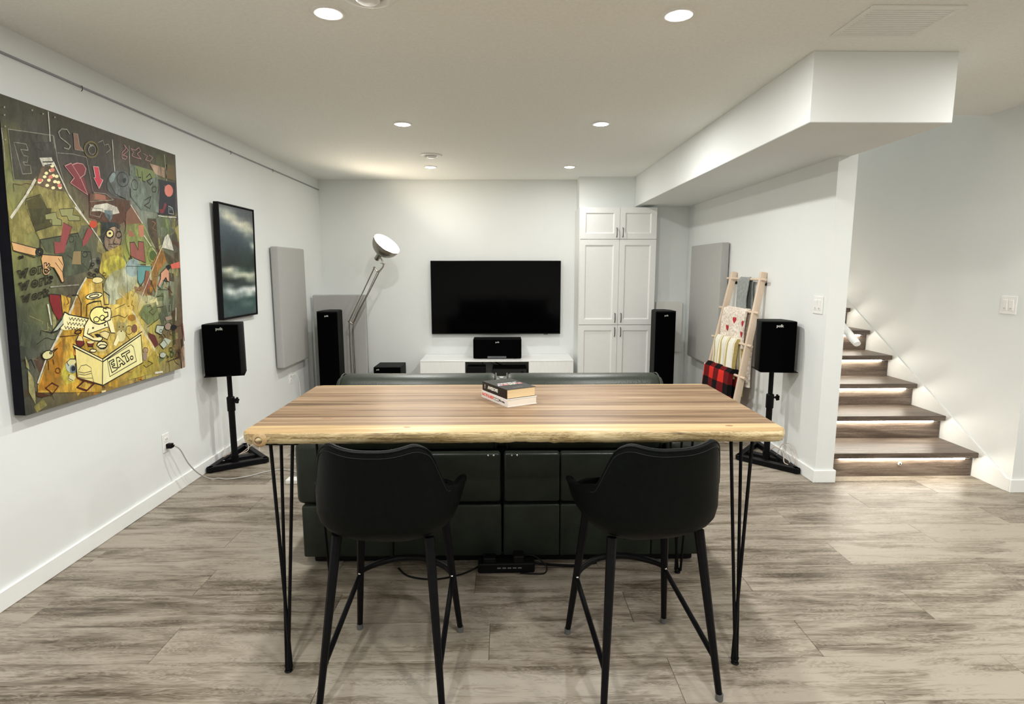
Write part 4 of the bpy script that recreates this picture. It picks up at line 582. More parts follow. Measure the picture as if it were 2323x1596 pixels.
["F","ink",[[0.51,0.244],[0.51,0.243],[0.509,0.242],[0.508,0.242],[0.507,0.241],[0.506,0.241],[0.505,0.242],[0.504,0.242],[0.503,0.243],[0.503,0.244],[0.502,0.244],[0.503,0.245],[0.503,0.246],[0.504,0.246],[0.505,0.247],[0.507,0.247],[0.508,0.246],[0.509,0.246],[0.51,0.245],[0.51,0.245]]],
["F","ink",[[0.536,0.243],[0.535,0.242],[0.535,0.241],[0.534,0.241],[0.533,0.24],[0.532,0.24],[0.53,0.24],[0.529,0.241],[0.529,0.242],[0.528,0.242],[0.528,0.243],[0.528,0.244],[0.529,0.245],[0.53,0.245],[0.531,0.245],[0.532,0.245],[0.533,0.245],[0.534,0.245],[0.535,0.244],[0.536,0.243]]],
["F","ink",[[0.522,0.226],[0.522,0.225],[0.521,0.224],[0.52,0.224],[0.518,0.223],[0.517,0.223],[0.515,0.224],[0.514,0.224],[0.513,0.225],[0.512,0.226],[0.512,0.227],[0.513,0.227],[0.513,0.228],[0.515,0.229],[0.516,0.229],[0.517,0.229],[0.519,0.229],[0.52,0.228],[0.521,0.228],[0.522,0.227]]],
["F","cream",[[0.494,0.215],[0.461,0.178],[0.479,0.17],[0.501,0.191]]],
["L","ink",[[0.49,0.218],[0.461,0.178]],2],
["L","ink",[[0.547,0.21],[0.569,0.187]],2],
["L","ink",[[0.592,0.223],[0.59,0.218],[0.586,0.213],[0.581,0.21],[0.574,0.208],[0.567,0.208],[0.56,0.209],[0.554,0.212],[0.55,0.217],[0.547,0.222],[0.547,0.227],[0.549,0.233],[0.552,0.237],[0.558,0.241],[0.564,0.243],[0.571,0.243],[0.578,0.242],[0.584,0.239],[0.589,0.234],[0.592,0.229],[0.592,0.223]],2],
["L","ink",[[0.461,0.286],[0.508,0.292],[0.546,0.278],[0.567,0.288]],2.5],
["L","ink",[[0.488,0.319],[0.553,0.334]],2],
["F","brownpink",[[0.626,0.227],[0.625,0.221],[0.621,0.216],[0.616,0.213],[0.61,0.211],[0.603,0.21],[0.597,0.212],[0.592,0.215],[0.588,0.219],[0.585,0.224],[0.585,0.23],[0.587,0.235],[0.59,0.24],[0.595,0.244],[0.601,0.246],[0.608,0.246],[0.614,0.245],[0.62,0.242],[0.624,0.238],[0.626,0.232]]],
["F","amber",[[0.622,0.273],[0.62,0.269],[0.615,0.265],[0.609,0.263],[0.601,0.261],[0.592,0.261],[0.583,0.263],[0.576,0.265],[0.57,0.268],[0.566,0.272],[0.566,0.277],[0.567,0.281],[0.572,0.284],[0.578,0.287],[0.586,0.288],[0.595,0.288],[0.604,0.287],[0.612,0.285],[0.618,0.281],[0.621,0.277]]],
["F","cream2",[[0.266,0.234],[0.289,0.229],[0.296,0.212],[0.253,0.219]]],
["F","wine",[[0.255,0.219],[0.296,0.212],[0.296,0.196],[0.277,0.191],[0.255,0.201]]],
["L","ink",[[0.269,0.237],[0.253,0.217],[0.257,0.198],[0.277,0.192],[0.296,0.202],[0.287,0.229]],3.5],
["F","amber",[[0.283,0.248],[0.283,0.246],[0.281,0.244],[0.278,0.243],[0.273,0.242],[0.268,0.241],[0.263,0.241],[0.259,0.242],[0.255,0.244],[0.252,0.245],[0.251,0.247],[0.252,0.25],[0.254,0.252],[0.257,0.253],[0.261,0.254],[0.266,0.255],[0.271,0.255],[0.276,0.254],[0.28,0.252],[0.282,0.251]]],
["L","ink",[[0.283,0.248],[0.283,0.246],[0.281,0.244],[0.278,0.243],[0.273,0.242],[0.268,0.241],[0.263,0.241],[0.259,0.242],[0.255,0.244],[0.252,0.245],[0.251,0.247],[0.252,0.25],[0.254,0.252],[0.257,0.253],[0.261,0.254],[0.266,0.255],[0.271,0.255],[0.276,0.254],[0.28,0.252],[0.282,0.251],[0.283,0.248]],4],
["F","wine",[[0.309,0.206],[0.349,0.198],[0.339,0.186],[0.317,0.19]]],
["F","cream2",[[0.352,0.201],[0.35,0.2],[0.347,0.199],[0.343,0.198],[0.337,0.198],[0.33,0.198],[0.324,0.199],[0.319,0.201],[0.314,0.202],[0.312,0.204],[0.311,0.205],[0.312,0.207],[0.315,0.208],[0.32,0.208],[0.325,0.208],[0.332,0.208],[0.338,0.207],[0.344,0.206],[0.348,0.204],[0.351,0.203]]],
["L","ink",[[0.309,0.208],[0.317,0.189],[0.339,0.186],[0.352,0.201]],3],
["L","ink",[[0.341,0.186],[0.344,0.172]],3],
["F","cream",[[0.36,0.167],[0.359,0.166],[0.356,0.164],[0.352,0.163],[0.347,0.163],[0.341,0.164],[0.335,0.165],[0.33,0.166],[0.326,0.168],[0.324,0.17],[0.323,0.172],[0.324,0.173],[0.327,0.175],[0.331,0.176],[0.337,0.176],[0.342,0.175],[0.348,0.174],[0.353,0.173],[0.357,0.171],[0.36,0.169]]],
["L","ink",[[0.36,0.167],[0.359,0.166],[0.356,0.164],[0.352,0.163],[0.347,0.163],[0.341,0.164],[0.335,0.165],[0.33,0.166],[0.326,0.168],[0.324,0.17],[0.323,0.172],[0.324,0.173],[0.327,0.175],[0.331,0.176],[0.337,0.176],[0.342,0.175],[0.348,0.174],[0.353,0.173],[0.357,0.171],[0.36,0.169],[0.36,0.167]],3],
["F","cream2",[[0.362,0.181],[0.423,0.182],[0.423,0.165],[0.409,0.159],[0.37,0.163]]],
["F","cream",[[0.425,0.182],[0.423,0.178],[0.418,0.175],[0.411,0.173],[0.402,0.172],[0.393,0.172],[0.384,0.174],[0.376,0.177],[0.369,0.18],[0.366,0.184],[0.365,0.189],[0.367,0.192],[0.371,0.196],[0.378,0.198],[0.387,0.199],[0.396,0.198],[0.405,0.197],[0.414,0.194],[0.42,0.19],[0.424,0.186]]],
["L","ink",[[0.425,0.182],[0.423,0.178],[0.418,0.175],[0.411,0.173],[0.402,0.172],[0.393,0.172],[0.384,0.174],[0.376,0.177],[0.369,0.18],[0.366,0.184],[0.365,0.189],[0.367,0.192],[0.371,0.196],[0.378,0.198],[0.387,0.199],[0.396,0.198],[0.405,0.197],[0.414,0.194],[0.42,0.19],[0.424,0.186],[0.425,0.182]],4],
["L","ink",[[0.42,0.175],[0.418,0.173],[0.415,0.171],[0.409,0.17],[0.402,0.169],[0.395,0.17],[0.388,0.171],[0.381,0.173],[0.376,0.176],[0.373,0.178],[0.372,0.181],[0.374,0.183],[0.377,0.185],[0.383,0.186],[0.389,0.187],[0.397,0.186],[0.404,0.185],[0.411,0.183],[0.416,0.181],[0.419,0.178],[0.42,0.175]],3.5],
["L","ink",[[0.374,0.175],[0.375,0.165]],2],
["L","ink",[[0.382,0.174],[0.383,0.164]],2],
["L","ink",[[0.391,0.173],[0.392,0.163]],2],
["L","ink",[[0.4,0.172],[0.401,0.162]],2],
["L","ink",[[0.408,0.171],[0.409,0.161]],2],
["L","ink",[[0.417,0.17],[0.418,0.16]],2],
["F","cratefront",[[0.245,0.192],[0.392,0.122],[0.382,0.03],[0.246,0.083]]],
["F","crateside",[[0.391,0.119],[0.65,0.2],[0.653,0.079],[0.383,0.03]]],
["F","cream",[[0.237,0.208],[0.393,0.13],[0.392,0.121],[0.24,0.197]]],
["F","cream",[[0.393,0.133],[0.66,0.211],[0.649,0.197],[0.391,0.119]]],
["L","ink",[[0.237,0.207],[0.393,0.13],[0.381,0.029],[0.246,0.083],[0.245,0.192],[0.236,0.2]],4.5],
["L","ink",[[0.239,0.196],[0.389,0.121]],4],
["L","ink",[[0.393,0.131],[0.659,0.21]],4.5],
["L","ink",[[0.391,0.119],[0.649,0.197],[0.652,0.076],[0.383,0.028]],4],
["F","amber2",[[0.239,0.192],[0.248,0.166],[0.236,0.167]]],
["L","ink",[[0.255,0.108],[0.27,0.123],[0.298,0.123],[0.324,0.107],[0.323,0.094],[0.282,0.094],[0.254,0.104],[0.252,0.085]],2],
["L","ink",[[0.323,0.094],[0.332,0.052]],2],
["L","ink",[[0.255,0.095],[0.285,0.086],[0.322,0.086]],2],
["L","ink",[[0.254,0.084],[0.288,0.073],[0.328,0.067]],2],
["L","ink",[[0.419,0.124],[0.576,0.164],[0.593,0.151],[0.607,0.09],[0.428,0.055],[0.419,0.124]],3],
["L","ink",[[0.428,0.114],[0.456,0.12],[0.46,0.112],[0.441,0.108],[0.443,0.1],[0.461,0.102],[0.463,0.095],[0.446,0.093],[0.449,0.087],[0.475,0.083],[0.476,0.076],[0.443,0.068],[0.428,0.114]],4.5],
["L","ink",[[0.475,0.122],[0.49,0.124],[0.53,0.092],[0.517,0.088],[0.51,0.096],[0.496,0.094],[0.499,0.085],[0.482,0.08],[0.475,0.122]],4.5],
["L","ink",[[0.498,0.106],[0.498,0.106],[0.497,0.105],[0.496,0.105],[0.495,0.104],[0.494,0.104],[0.492,0.105],[0.491,0.105],[0.49,0.106],[0.49,0.107],[0.49,0.108],[0.49,0.108],[0.491,0.109],[0.492,0.109],[0.493,0.11],[0.494,0.109],[0.496,0.109],[0.497,0.109],[0.498,0.108],[0.498,0.107],[0.498,0.106]],3],
["L","ink",[[0.508,0.132],[0.561,0.143],[0.565,0.135],[0.539,0.128],[0.558,0.101],[0.542,0.096],[0.529,0.125],[0.514,0.121],[0.508,0.132]],4.5],
["L","ink",[[0.585,0.107],[0.584,0.105],[0.583,0.103],[0.58,0.102],[0.577,0.101],[0.574,0.102],[0.572,0.102],[0.569,0.104],[0.567,0.106],[0.566,0.108],[0.566,0.11],[0.567,0.112],[0.568,0.114],[0.571,0.115],[0.573,0.116],[0.576,0.116],[0.579,0.115],[0.582,0.114],[0.584,0.112],[0.585,0.11],[0.585,0.107]],4.5],
["L","brownink",[[0.246,0.083],[0.276,0.068],[0.336,0.046],[0.291,0.026],[0.242,0.048],[0.279,0.064]],6],
["L","brownink",[[0.379,0.03],[0.395,0.017]],4],
["L","brownink",[[0.301,0.029],[0.336,0.046]],5],
["F","paleblue2",[[0.236,0.128],[0.234,0.122],[0.23,0.116],[0.225,0.112],[0.218,0.109],[0.211,0.109],[0.205,0.111],[0.199,0.116],[0.195,0.121],[0.193,0.128],[0.192,0.135],[0.194,0.142],[0.198,0.147],[0.203,0.152],[0.209,0.154],[0.216,0.154],[0.223,0.152],[0.229,0.148],[0.233,0.142],[0.236,0.136]]],
["F","cream4",[[0.245,0.143],[0.244,0.139],[0.24,0.136],[0.235,0.135],[0.228,0.134],[0.222,0.134],[0.215,0.136],[0.209,0.138],[0.204,0.142],[0.202,0.145],[0.201,0.149],[0.202,0.152],[0.206,0.155],[0.211,0.157],[0.217,0.157],[0.224,0.157],[0.231,0.156],[0.237,0.153],[0.241,0.15],[0.244,0.146]]],
["F","cream4",[[0.235,0.085],[0.234,0.082],[0.231,0.079],[0.226,0.077],[0.221,0.076],[0.215,0.077],[0.21,0.078],[0.205,0.081],[0.201,0.084],[0.199,0.088],[0.199,0.091],[0.2,0.094],[0.203,0.097],[0.207,0.099],[0.212,0.1],[0.218,0.099],[0.223,0.098],[0.228,0.095],[0.232,0.092],[0.234,0.089]]],
["F","bluegrey",[[0.244,0.114],[0.243,0.11],[0.24,0.106],[0.236,0.103],[0.231,0.102],[0.226,0.102],[0.221,0.103],[0.216,0.106],[0.213,0.11],[0.211,0.115],[0.211,0.12],[0.212,0.124],[0.215,0.128],[0.219,0.131],[0.224,0.132],[0.229,0.132],[0.234,0.131],[0.238,0.128],[0.242,0.124],[0.244,0.119]]],
["F","navy",[[0.24,0.118],[0.239,0.115],[0.237,0.112],[0.235,0.111],[0.231,0.11],[0.228,0.11],[0.225,0.111],[0.222,0.112],[0.22,0.115],[0.219,0.118],[0.219,0.121],[0.22,0.124],[0.222,0.126],[0.224,0.128],[0.227,0.129],[0.23,0.129],[0.233,0.128],[0.236,0.126],[0.238,0.124],[0.239,0.121]]],
["L","ink",[[0.239,0.153],[0.216,0.156],[0.199,0.147],[0.207,0.133]],2.5],
["L","ink",[[0.207,0.102],[0.202,0.088],[0.223,0.077]],2.5],
["F","cream4",[[0.137,0.191],[0.138,0.186],[0.137,0.181],[0.133,0.177],[0.127,0.174],[0.119,0.171],[0.111,0.171],[0.103,0.171],[0.097,0.173],[0.091,0.177],[0.088,0.181],[0.087,0.185],[0.088,0.19],[0.092,0.194],[0.098,0.197],[0.105,0.2],[0.113,0.2],[0.121,0.2],[0.128,0.198],[0.134,0.195]]],
["L","ink",[[0.137,0.191],[0.138,0.186],[0.137,0.181],[0.133,0.177],[0.127,0.174],[0.119,0.171],[0.111,0.171],[0.103,0.171],[0.097,0.173],[0.091,0.177],[0.088,0.181],[0.087,0.185],[0.088,0.19],[0.092,0.194],[0.098,0.197],[0.105,0.2],[0.113,0.2],[0.121,0.2],[0.128,0.198],[0.134,0.195],[0.137,0.191]],3],
["L","ink",[[0.13,0.195],[0.16,0.202],[0.142,0.192]],3],
["L","ink",[[0.112,0.166],[0.111,0.135]],3],
["L","ink",[[0.134,0.166],[0.137,0.15]],3],
["L","ink",[[0.131,0.19],[0.131,0.189],[0.13,0.188],[0.129,0.187],[0.127,0.187],[0.126,0.187],[0.124,0.188],[0.123,0.188],[0.122,0.189],[0.122,0.19],[0.121,0.191],[0.122,0.192],[0.123,0.193],[0.124,0.194],[0.125,0.194],[0.126,0.194],[0.128,0.194],[0.129,0.193],[0.13,0.192],[0.131,0.191],[0.131,0.19]],3],
["L","ink",[[0.088,0.189],[0.079,0.197]],2],
["L","brownink",[[0.09,0.076],[0.12,0.049],[0.15,0.07],[0.121,0.087],[0.09,0.074]],4],
["L","brownink",[[0.164,0.123],[0.163,0.12],[0.162,0.118],[0.159,0.116],[0.156,0.115],[0.152,0.116],[0.149,0.117],[0.146,0.118],[0.144,0.121],[0.142,0.124],[0.142,0.126],[0.143,0.129],[0.145,0.132],[0.147,0.133],[0.151,0.134],[0.154,0.134],[0.157,0.133],[0.16,0.131],[0.163,0.129],[0.164,0.126],[0.164,0.123]],2.5],
["L","brownink",[[0.175,0.241],[0.259,0.237]],3],
["F","paleblue2",[[0.834,0.084],[0.832,0.081],[0.827,0.078],[0.821,0.075],[0.814,0.075],[0.806,0.075],[0.798,0.077],[0.791,0.079],[0.786,0.083],[0.783,0.087],[0.783,0.091],[0.784,0.095],[0.788,0.098],[0.794,0.1],[0.802,0.101],[0.81,0.101],[0.818,0.099],[0.824,0.096],[0.83,0.093],[0.833,0.089]]],
["L","ink",[[0.834,0.084],[0.832,0.081],[0.827,0.078],[0.821,0.075],[0.814,0.075],[0.806,0.075],[0.798,0.077],[0.791,0.079],[0.786,0.083],[0.783,0.087],[0.783,0.091],[0.784,0.095],[0.788,0.098],[0.794,0.1],[0.802,0.101],[0.81,0.101],[0.818,0.099],[0.824,0.096],[0.83,0.093],[0.833,0.089],[0.834,0.084]],2],
["L","ink",[[0.832,0.083],[0.856,0.073],[0.836,0.069]],3],
["L","ink",[[0.891,0.102],[0.89,0.1],[0.887,0.098],[0.884,0.096],[0.88,0.096],[0.875,0.096],[0.871,0.097],[0.868,0.098],[0.865,0.101],[0.863,0.103],[0.863,0.106],[0.864,0.108],[0.866,0.11],[0.87,0.112],[0.874,0.112],[0.878,0.112],[0.882,0.111],[0.886,0.11],[0.889,0.108],[0.891,0.105],[0.891,0.102]],3],
["L","ink",[[0.899,0.078],[0.898,0.074],[0.895,0.071],[0.891,0.069],[0.886,0.068],[0.881,0.068],[0.876,0.069],[0.872,0.072],[0.869,0.075],[0.867,0.078],[0.867,0.082],[0.868,0.085],[0.871,0.088],[0.875,0.09],[0.88,0.091],[0.885,0.091],[0.889,0.09],[0.894,0.088],[0.897,0.085],[0.899,0.081],[0.899,0.078]],3],
["L","ink",[[0.84,0.052],[0.947,0.059],[0.951,0.109]],3],
["L","crimson2",[[0.991,0.21],[1.0,0.131]],6],
["F","palepink",[[0.962,0.094],[1.0,0.117],[1.0,0.004],[0.965,0.0]]],
["L","ink",[[0.977,0.141],[0.965,0.0]],3],
["F","palepink",[[0.695,0.125],[0.693,0.121],[0.69,0.118],[0.686,0.116],[0.68,0.115],[0.674,0.115],[0.668,0.116],[0.663,0.119],[0.659,0.122],[0.657,0.126],[0.657,0.129],[0.658,0.133],[0.661,0.136],[0.666,0.138],[0.671,0.139],[0.677,0.139],[0.683,0.138],[0.688,0.136],[0.692,0.132],[0.695,0.129]]],
["L","ink",[[0.695,0.125],[0.693,0.121],[0.69,0.118],[0.686,0.116],[0.68,0.115],[0.674,0.115],[0.668,0.116],[0.663,0.119],[0.659,0.122],[0.657,0.126],[0.657,0.129],[0.658,0.133],[0.661,0.136],[0.666,0.138],[0.671,0.139],[0.677,0.139],[0.683,0.138],[0.688,0.136],[0.692,0.132],[0.695,0.129],[0.695,0.125]],2],
["F","rosegrey",[[0.686,0.099],[0.684,0.094],[0.681,0.089],[0.677,0.085],[0.672,0.083],[0.667,0.083],[0.662,0.085],[0.658,0.088],[0.655,0.092],[0.653,0.098],[0.653,0.104],[0.655,0.109],[0.658,0.114],[0.662,0.117],[0.667,0.12],[0.672,0.12],[0.677,0.118],[0.681,0.115],[0.684,0.11],[0.686,0.105]]],
["L","ink",[[0.654,0.066],[0.674,0.053],[0.726,0.062],[0.689,0.079]],2],
["F","white",[[0.738,0.022],[0.797,0.016],[0.802,0.008],[0.737,0.011]]],
["F","cream2",[[0.374,0.009],[0.4,0.007],[0.397,0.0],[0.373,0.001]]],
["F","paleolive2",[[0.021,0.149],[0.04,0.12],[0.044,0.064],[0.041,0.03],[0.018,0.076]]],
["F","paleolive2",[[0.014,0.196],[0.026,0.167],[0.027,0.148],[0.016,0.159]]],
["F","pale",[[0.019,0.964],[0.019,0.963],[0.018,0.962],[0.017,0.961],[0.017,0.961],[0.016,0.96],[0.015,0.96],[0.014,0.96],[0.013,0.961],[0.013,0.961],[0.013,0.962],[0.013,0.963],[0.014,0.964],[0.014,0.965],[0.015,0.965],[0.016,0.966],[0.017,0.966],[0.018,0.966],[0.018,0.965],[0.019,0.965]]],
["F","pale",[[0.017,0.941],[0.017,0.94],[0.016,0.939],[0.015,0.938],[0.015,0.937],[0.014,0.937],[0.013,0.937],[0.012,0.937],[0.011,0.937],[0.011,0.938],[0.011,0.939],[0.011,0.94],[0.012,0.941],[0.012,0.941],[0.013,0.942],[0.014,0.942],[0.015,0.943],[0.016,0.942],[0.016,0.942],[0.017,0.941]]],
["F","pale",[[0.015,0.907],[0.015,0.906],[0.015,0.905],[0.014,0.904],[0.013,0.904],[0.012,0.904],[0.011,0.903],[0.011,0.904],[0.01,0.904],[0.01,0.905],[0.009,0.905],[0.01,0.906],[0.01,0.907],[0.011,0.908],[0.012,0.908],[0.013,0.909],[0.014,0.909],[0.014,0.909],[0.015,0.908],[0.015,0.908]]],
["F","pale",[[0.011,0.867],[0.011,0.866],[0.011,0.866],[0.01,0.865],[0.009,0.864],[0.008,0.864],[0.007,0.864],[0.006,0.864],[0.006,0.865],[0.005,0.865],[0.005,0.866],[0.006,0.867],[0.006,0.868],[0.007,0.868],[0.008,0.869],[0.009,0.869],[0.01,0.869],[0.01,0.869],[0.011,0.869],[0.011,0.868]]],
["F","pale",[[0.132,0.983],[0.131,0.982],[0.131,0.981],[0.13,0.98],[0.129,0.98],[0.128,0.979],[0.127,0.979],[0.126,0.979],[0.125,0.98],[0.125,0.98],[0.125,0.981],[0.125,0.982],[0.126,0.983],[0.126,0.984],[0.127,0.984],[0.129,0.985],[0.13,0.985],[0.13,0.985],[0.131,0.984],[0.132,0.984]]],
["F","pale",[[0.179,0.983],[0.178,0.982],[0.178,0.981],[0.177,0.98],[0.176,0.98],[0.175,0.979],[0.174,0.979],[0.173,0.979],[0.172,0.98],[0.172,0.98],[0.172,0.981],[0.172,0.982],[0.172,0.983],[0.173,0.984],[0.174,0.985],[0.175,0.985],[0.177,0.985],[0.177,0.985],[0.178,0.985],[0.179,0.984]]],
["F","pale",[[0.232,0.985],[0.232,0.984],[0.231,0.983],[0.23,0.982],[0.229,0.981],[0.228,0.981],[0.227,0.98],[0.226,0.981],[0.225,0.981],[0.225,0.982],[0.225,0.983],[0.225,0.984],[0.226,0.984],[0.227,0.985],[0.228,0.986],[0.229,0.987],[0.23,0.987],[0.231,0.987],[0.232,0.986],[0.232,0.985]]]]
# picture rail on the left wall
bm = NB(); box(bm, XL, XL+.010, -3.5, YB, 2.283, 2.291); rail = struct('trim_picture_rail', bm, mat('rail_grey', (.30, .30, .32), .4, .6))
for yy in (3.0, 4.55, 5.35):
    bm = NB(); tube(bm, [(XL+.008, yy, 2.289), (XL+.016, yy, 2.289), (XL+.016, yy, 2.272), (XL+.010, yy, 2.264)], .0018, 6); fin('hook', bm, PEWTER, rail)

# ------------------------------------------------------------------ stairs
RISE, RUN, SY = .174, .312, 3.713
st = thing('staircase', 'carpeted-free grey-brown wood staircase with lit nosings beside the right wall', 'stairs', (2.68, SY, 0))
st['label'] = 'grey-brown wooden staircase with light strips glowing under its nosings'
tread0 = riser0 = strip0 = wire0 = None
for i in range(1, 14):
    yn = SY+(i-1)*RUN; zt_ = RISE*i
    if tread0 is None:
        q = bx(-.505, .505, -.043, RUN+.004, -.036, 0, bev=.005, seg=2); tread0 = fin('tread', q, STAIRM, st)
        q = bx(-.495, .495, 0, .016, -RISE, -.036); riser0 = fin('riser', q, STAIRM, st)
        q = bx(-.42, .43, -.020, -.010, -.052, -.040); strip0 = fin('light_strip', q, STRIP, st); strip0['label'] = 'glowing warm white light strip'
        q = NB(); tube(q, [(.43, -.014, -.042), (.455, -.016, -.048), (.48, -.012, -.042), (.492, -.010, -.048)], .0016, 5); wire0 = fin('wire', q, WHITEP, st)
        objs = (tread0, riser0, strip0, wire0)
    else:
        objs = []
        for s_ in (tread0, riser0, strip0, wire0):
            c = s_.copy(); C.objects.link(c); c.parent = st; objs.append(c)
    for o in objs: o.location = (.005, (i-1)*RUN, zt_)
bm = NB(); lathe(bm, [(0, .006), (.009, .006), (.012, .003), (.0125, 0)], 16, mtx=Matrix.Rotation(PI/2, 4, 'X')); o = fin('motion_sensor', bm, WHITEP, st, True); o.location = (.007, -.0005, .088)
bm = NB(); lathe(bm, [(0, .009), (.005, .008), (.006, .005)], 12, mtx=Matrix.Rotation(PI/2, 4, 'X')); d = fin('lens', bm, BLACKP, o, True)
def skirt(name, x0, x1):
    k = RISE/RUN; f = lambda y: .174+k*(y-3.672)+.036
    poly = [(3.45, 0), (3.45, .0855), (8.17, f(8.17)), (8.17, f(8.17)-.55), (4.45, 0)]
    bm = NB(); prism(bm, poly, x0, x1, mtx=Matrix(((0, 0, 1, 0), (1, 0, 0, 0), (0, 1, 0, 0), (0, 0, 0, 1))))
    return struct(name, bm, TRIM)
skirt('trim_stair_skirt', XS-.013, XS)
hr = thing('handrail', 'white painted handrail climbing the wall beside the stairs, only its lower end in view', 'handrail', (2.25, 3.6, .93))
bm = NB(); tube(bm, [(0, -.012, -.006), (0, .02, .012), (0, 3.7, 3.7*.5577)], [.022, .026, .026], 14, squash=(1, .82)); fin('rail', bm, TRIM, hr, True, auto=50)
for q in (.5, 1.8, 3.1):
    bm = NB(); tube(bm, [(-.078, q, q*.5577-.06), (-.03, q, q*.5577-.06), (0, q, q*.5577-.02)], .007, 8); lathe(bm, [(0, .004), (.02, .004), (.022, 0)], 14, mtx=Matrix.Translation((-.078, q, q*.5577-.06)) @ Matrix.Rotation(PI/2, 4, 'Y')); fin('bracket', bm, STEEL, hr, True, auto=50)

# ------------------------------------------------------------------ ceiling fixtures
LD = ['left ceiling downlight in the row nearest the viewer', 'right ceiling downlight in the row nearest the viewer',
      'left ceiling downlight in the middle row', 'right ceiling downlight in the middle row',
      'left ceiling downlight close to the television wall, beside the small round vent', 'right ceiling downlight close to the television wall, left of the cabinet']
dl = None
HID = ['left of the room behind the near row', 'right of the room behind the near row', 'rearmost on the left', 'rearmost in the middle', 'in the hall on the right', 'rearmost in the hall', 'invented one in front of the stairs', 'fill added between room and hall']
for i, (x, y) in enumerate(DOWN):
    lab = LD[i] if i < 6 else 'recessed ceiling downlight out of view, %s' % HID[i-6]
    if dl is None:
        dl = thing('recessed_light', lab, 'ceiling light', (x, y, H), group='recessed ceiling downlights')
        bm = NB(); lathe(bm, [(.066, 0), (.066, -.003), (.060, -.006), (.050, -.007), (.047, -.003), (.047, 0)], 36); fin('trim_ring', bm, WHITEP, dl, True)
        bm = NB(); lathe(bm, [(.047, -.004), (.040, -.008), (.025, -.011), (0, -.012)], 32); o = fin('lens', bm, LENS, dl, True)
    else: dup(dl, (x, y, H), label=lab, group='recessed ceiling downlights' if i < 6 else 'recessed downlights behind the viewpoint')
def diffuser(x, y, label):
    t = thing('air_vent', label, 'air vent', (x, y, H), group='round ceiling air vents')
    bm = NB(); lathe(bm, [(.10, 0), (.10, -.004), (.092, -.010), (.070, -.014), (.058, -.006), (.056, 0)], 40); fin('outer_ring', bm, WHITEP, t, True)
    bm = NB(); lathe(bm, [(.044, -.012), (.044, -.020), (.036, -.026), (0, -.028)], 32); lathe(bm, [(.044, -.012), (0, -.012)], 32); fin('centre_disc', bm, WHITEP, t, True, auto=60)
    bm = NB(); lathe(bm, [(.056, -.001), (.012, -.001)], 24); tube(bm, [(0, 0, 0), (0, 0, -.014)], .008, 8); fin('throat', bm, mat('vent_throat', (.2, .2, .2), .6), t)
diffuser(-.64, 5.27, 'small round white ceiling air vent in front of the far left downlight')
diffuser(-.50, 2.29, 'round white ceiling air vent cut off by the top of the picture')
t = thing('ceiling_grille', 'white square louvred return air grille in the ceiling above the bulkhead corner', 'air vent', (1.605, 2.495, H))
bm = NB()
for b_ in ((-.185, .185, -.15, -.128), (-.185, .185, .128, .15), (-.185, -.163, -.128, .128), (.163, .185, -.128, .128)): box(bm, *b_, -.007, 0, bev=.003, seg=1)
fin('frame', bm, WHITEP, t)
bm = NB(); box(bm, -.163, .163, -.128, .128, -.0015, 0); fin('backing', bm, CEIL, t)
sl = None
for k in range(14):
    if sl is None:
        bm = bx(-.163, .163, -.0085, .0085, -.0008, .0008, mtx=Matrix.Rotation(.06, 4, 'X')); sl = fin('slat', bm, WHITEP, t); c = sl
    else: c = sl.copy(); C.objects.link(c); c.parent = t
    c.location = (0, -.118+k*.0182, -.0030)

# ------------------------------------------------------------------ wall plates
def plate(name, cat, label, x, y, z, side, gang=1, kind='outlet', plug=False):
    t = thing(name, label, cat, (x, y, z), PI/2*side)     # local -Y faces the room
    wd = .035 if gang == 1 else .058
    bm = bx(-wd, wd, -.006, 0, -.0575, .0575, bev=.003); fin('cover_plate', bm, WHITEP, t)
    if kind == 'outlet':
        for s in (-1, 1):
            bm = bx(-.016, .016, -.0085, -.005, s*.021-.014, s*.021+.014, bev=.003); o = fin('socket', bm, WHITEP, t)
            bm = NB(); box(bm, -.008, -.0055, -.0092, -.008, s*.021-.004, s*.021+.006); box(bm, .0055, .008, -.0092, -.008, s*.021-.004, s*.021+.006); fin('slots', bm, BLACKP, o)
    else:
        xs = [0] if gang == 1 else [-.023, .023]
        for q in xs:
            bm = bx(q-.0165, q+.0165, -.010, -.005, -.033, .033, bev=.002, mtx=Matrix.Translation((0, 0, 0)) @ Matrix.Rotation(.04, 4, 'X')); fin('rocker', bm, WHITEP, t)
            bm = bx(q-.006, q+.006, -.0115, -.0095, -.024, -.016, bev=.001); fin('switch_led', bm, mat('switch_grey', (.5, .5, .5), .4), t)
    return t
plate('wall_outlet', 'outlet', 'white wall outlet with a black plug in it, below the large painting', XL, 3.44, .345, 1)
plate('wall_outlet', 'outlet', 'small white wall outlet under the grey panel on the left wall', XL, 5.52, .355, 1)
plate('light_switch', 'light switch', 'white double rocker switch on the end of the right wall above the speaker', XR, 3.715, 1.165, -1, 2, 'switch')
plate('light_switch', 'light switch', 'white wall control beside the stairs at the right edge', XS, 3.59, 1.17, -1, 2, 'switch')
t = thing('extension_cord', 'grey power cord running from the left wall outlet across the floor', 'cord', (XL+.02, 3.44, .325))
def rel(pts, o=(XL+.02, 3.44, .325)): return [tuple(a-b_ for a, b_ in zip(p, o)) for p in pts]
bm = bx(-.012, .022, -.015, .015, -.015, .015, bev=.004); box(bm, .02, .034, -.006, .006, -.006, .006, bev=.002); o = fin('plug', bm, BLACKP, t); o['label'] = 'black plug'
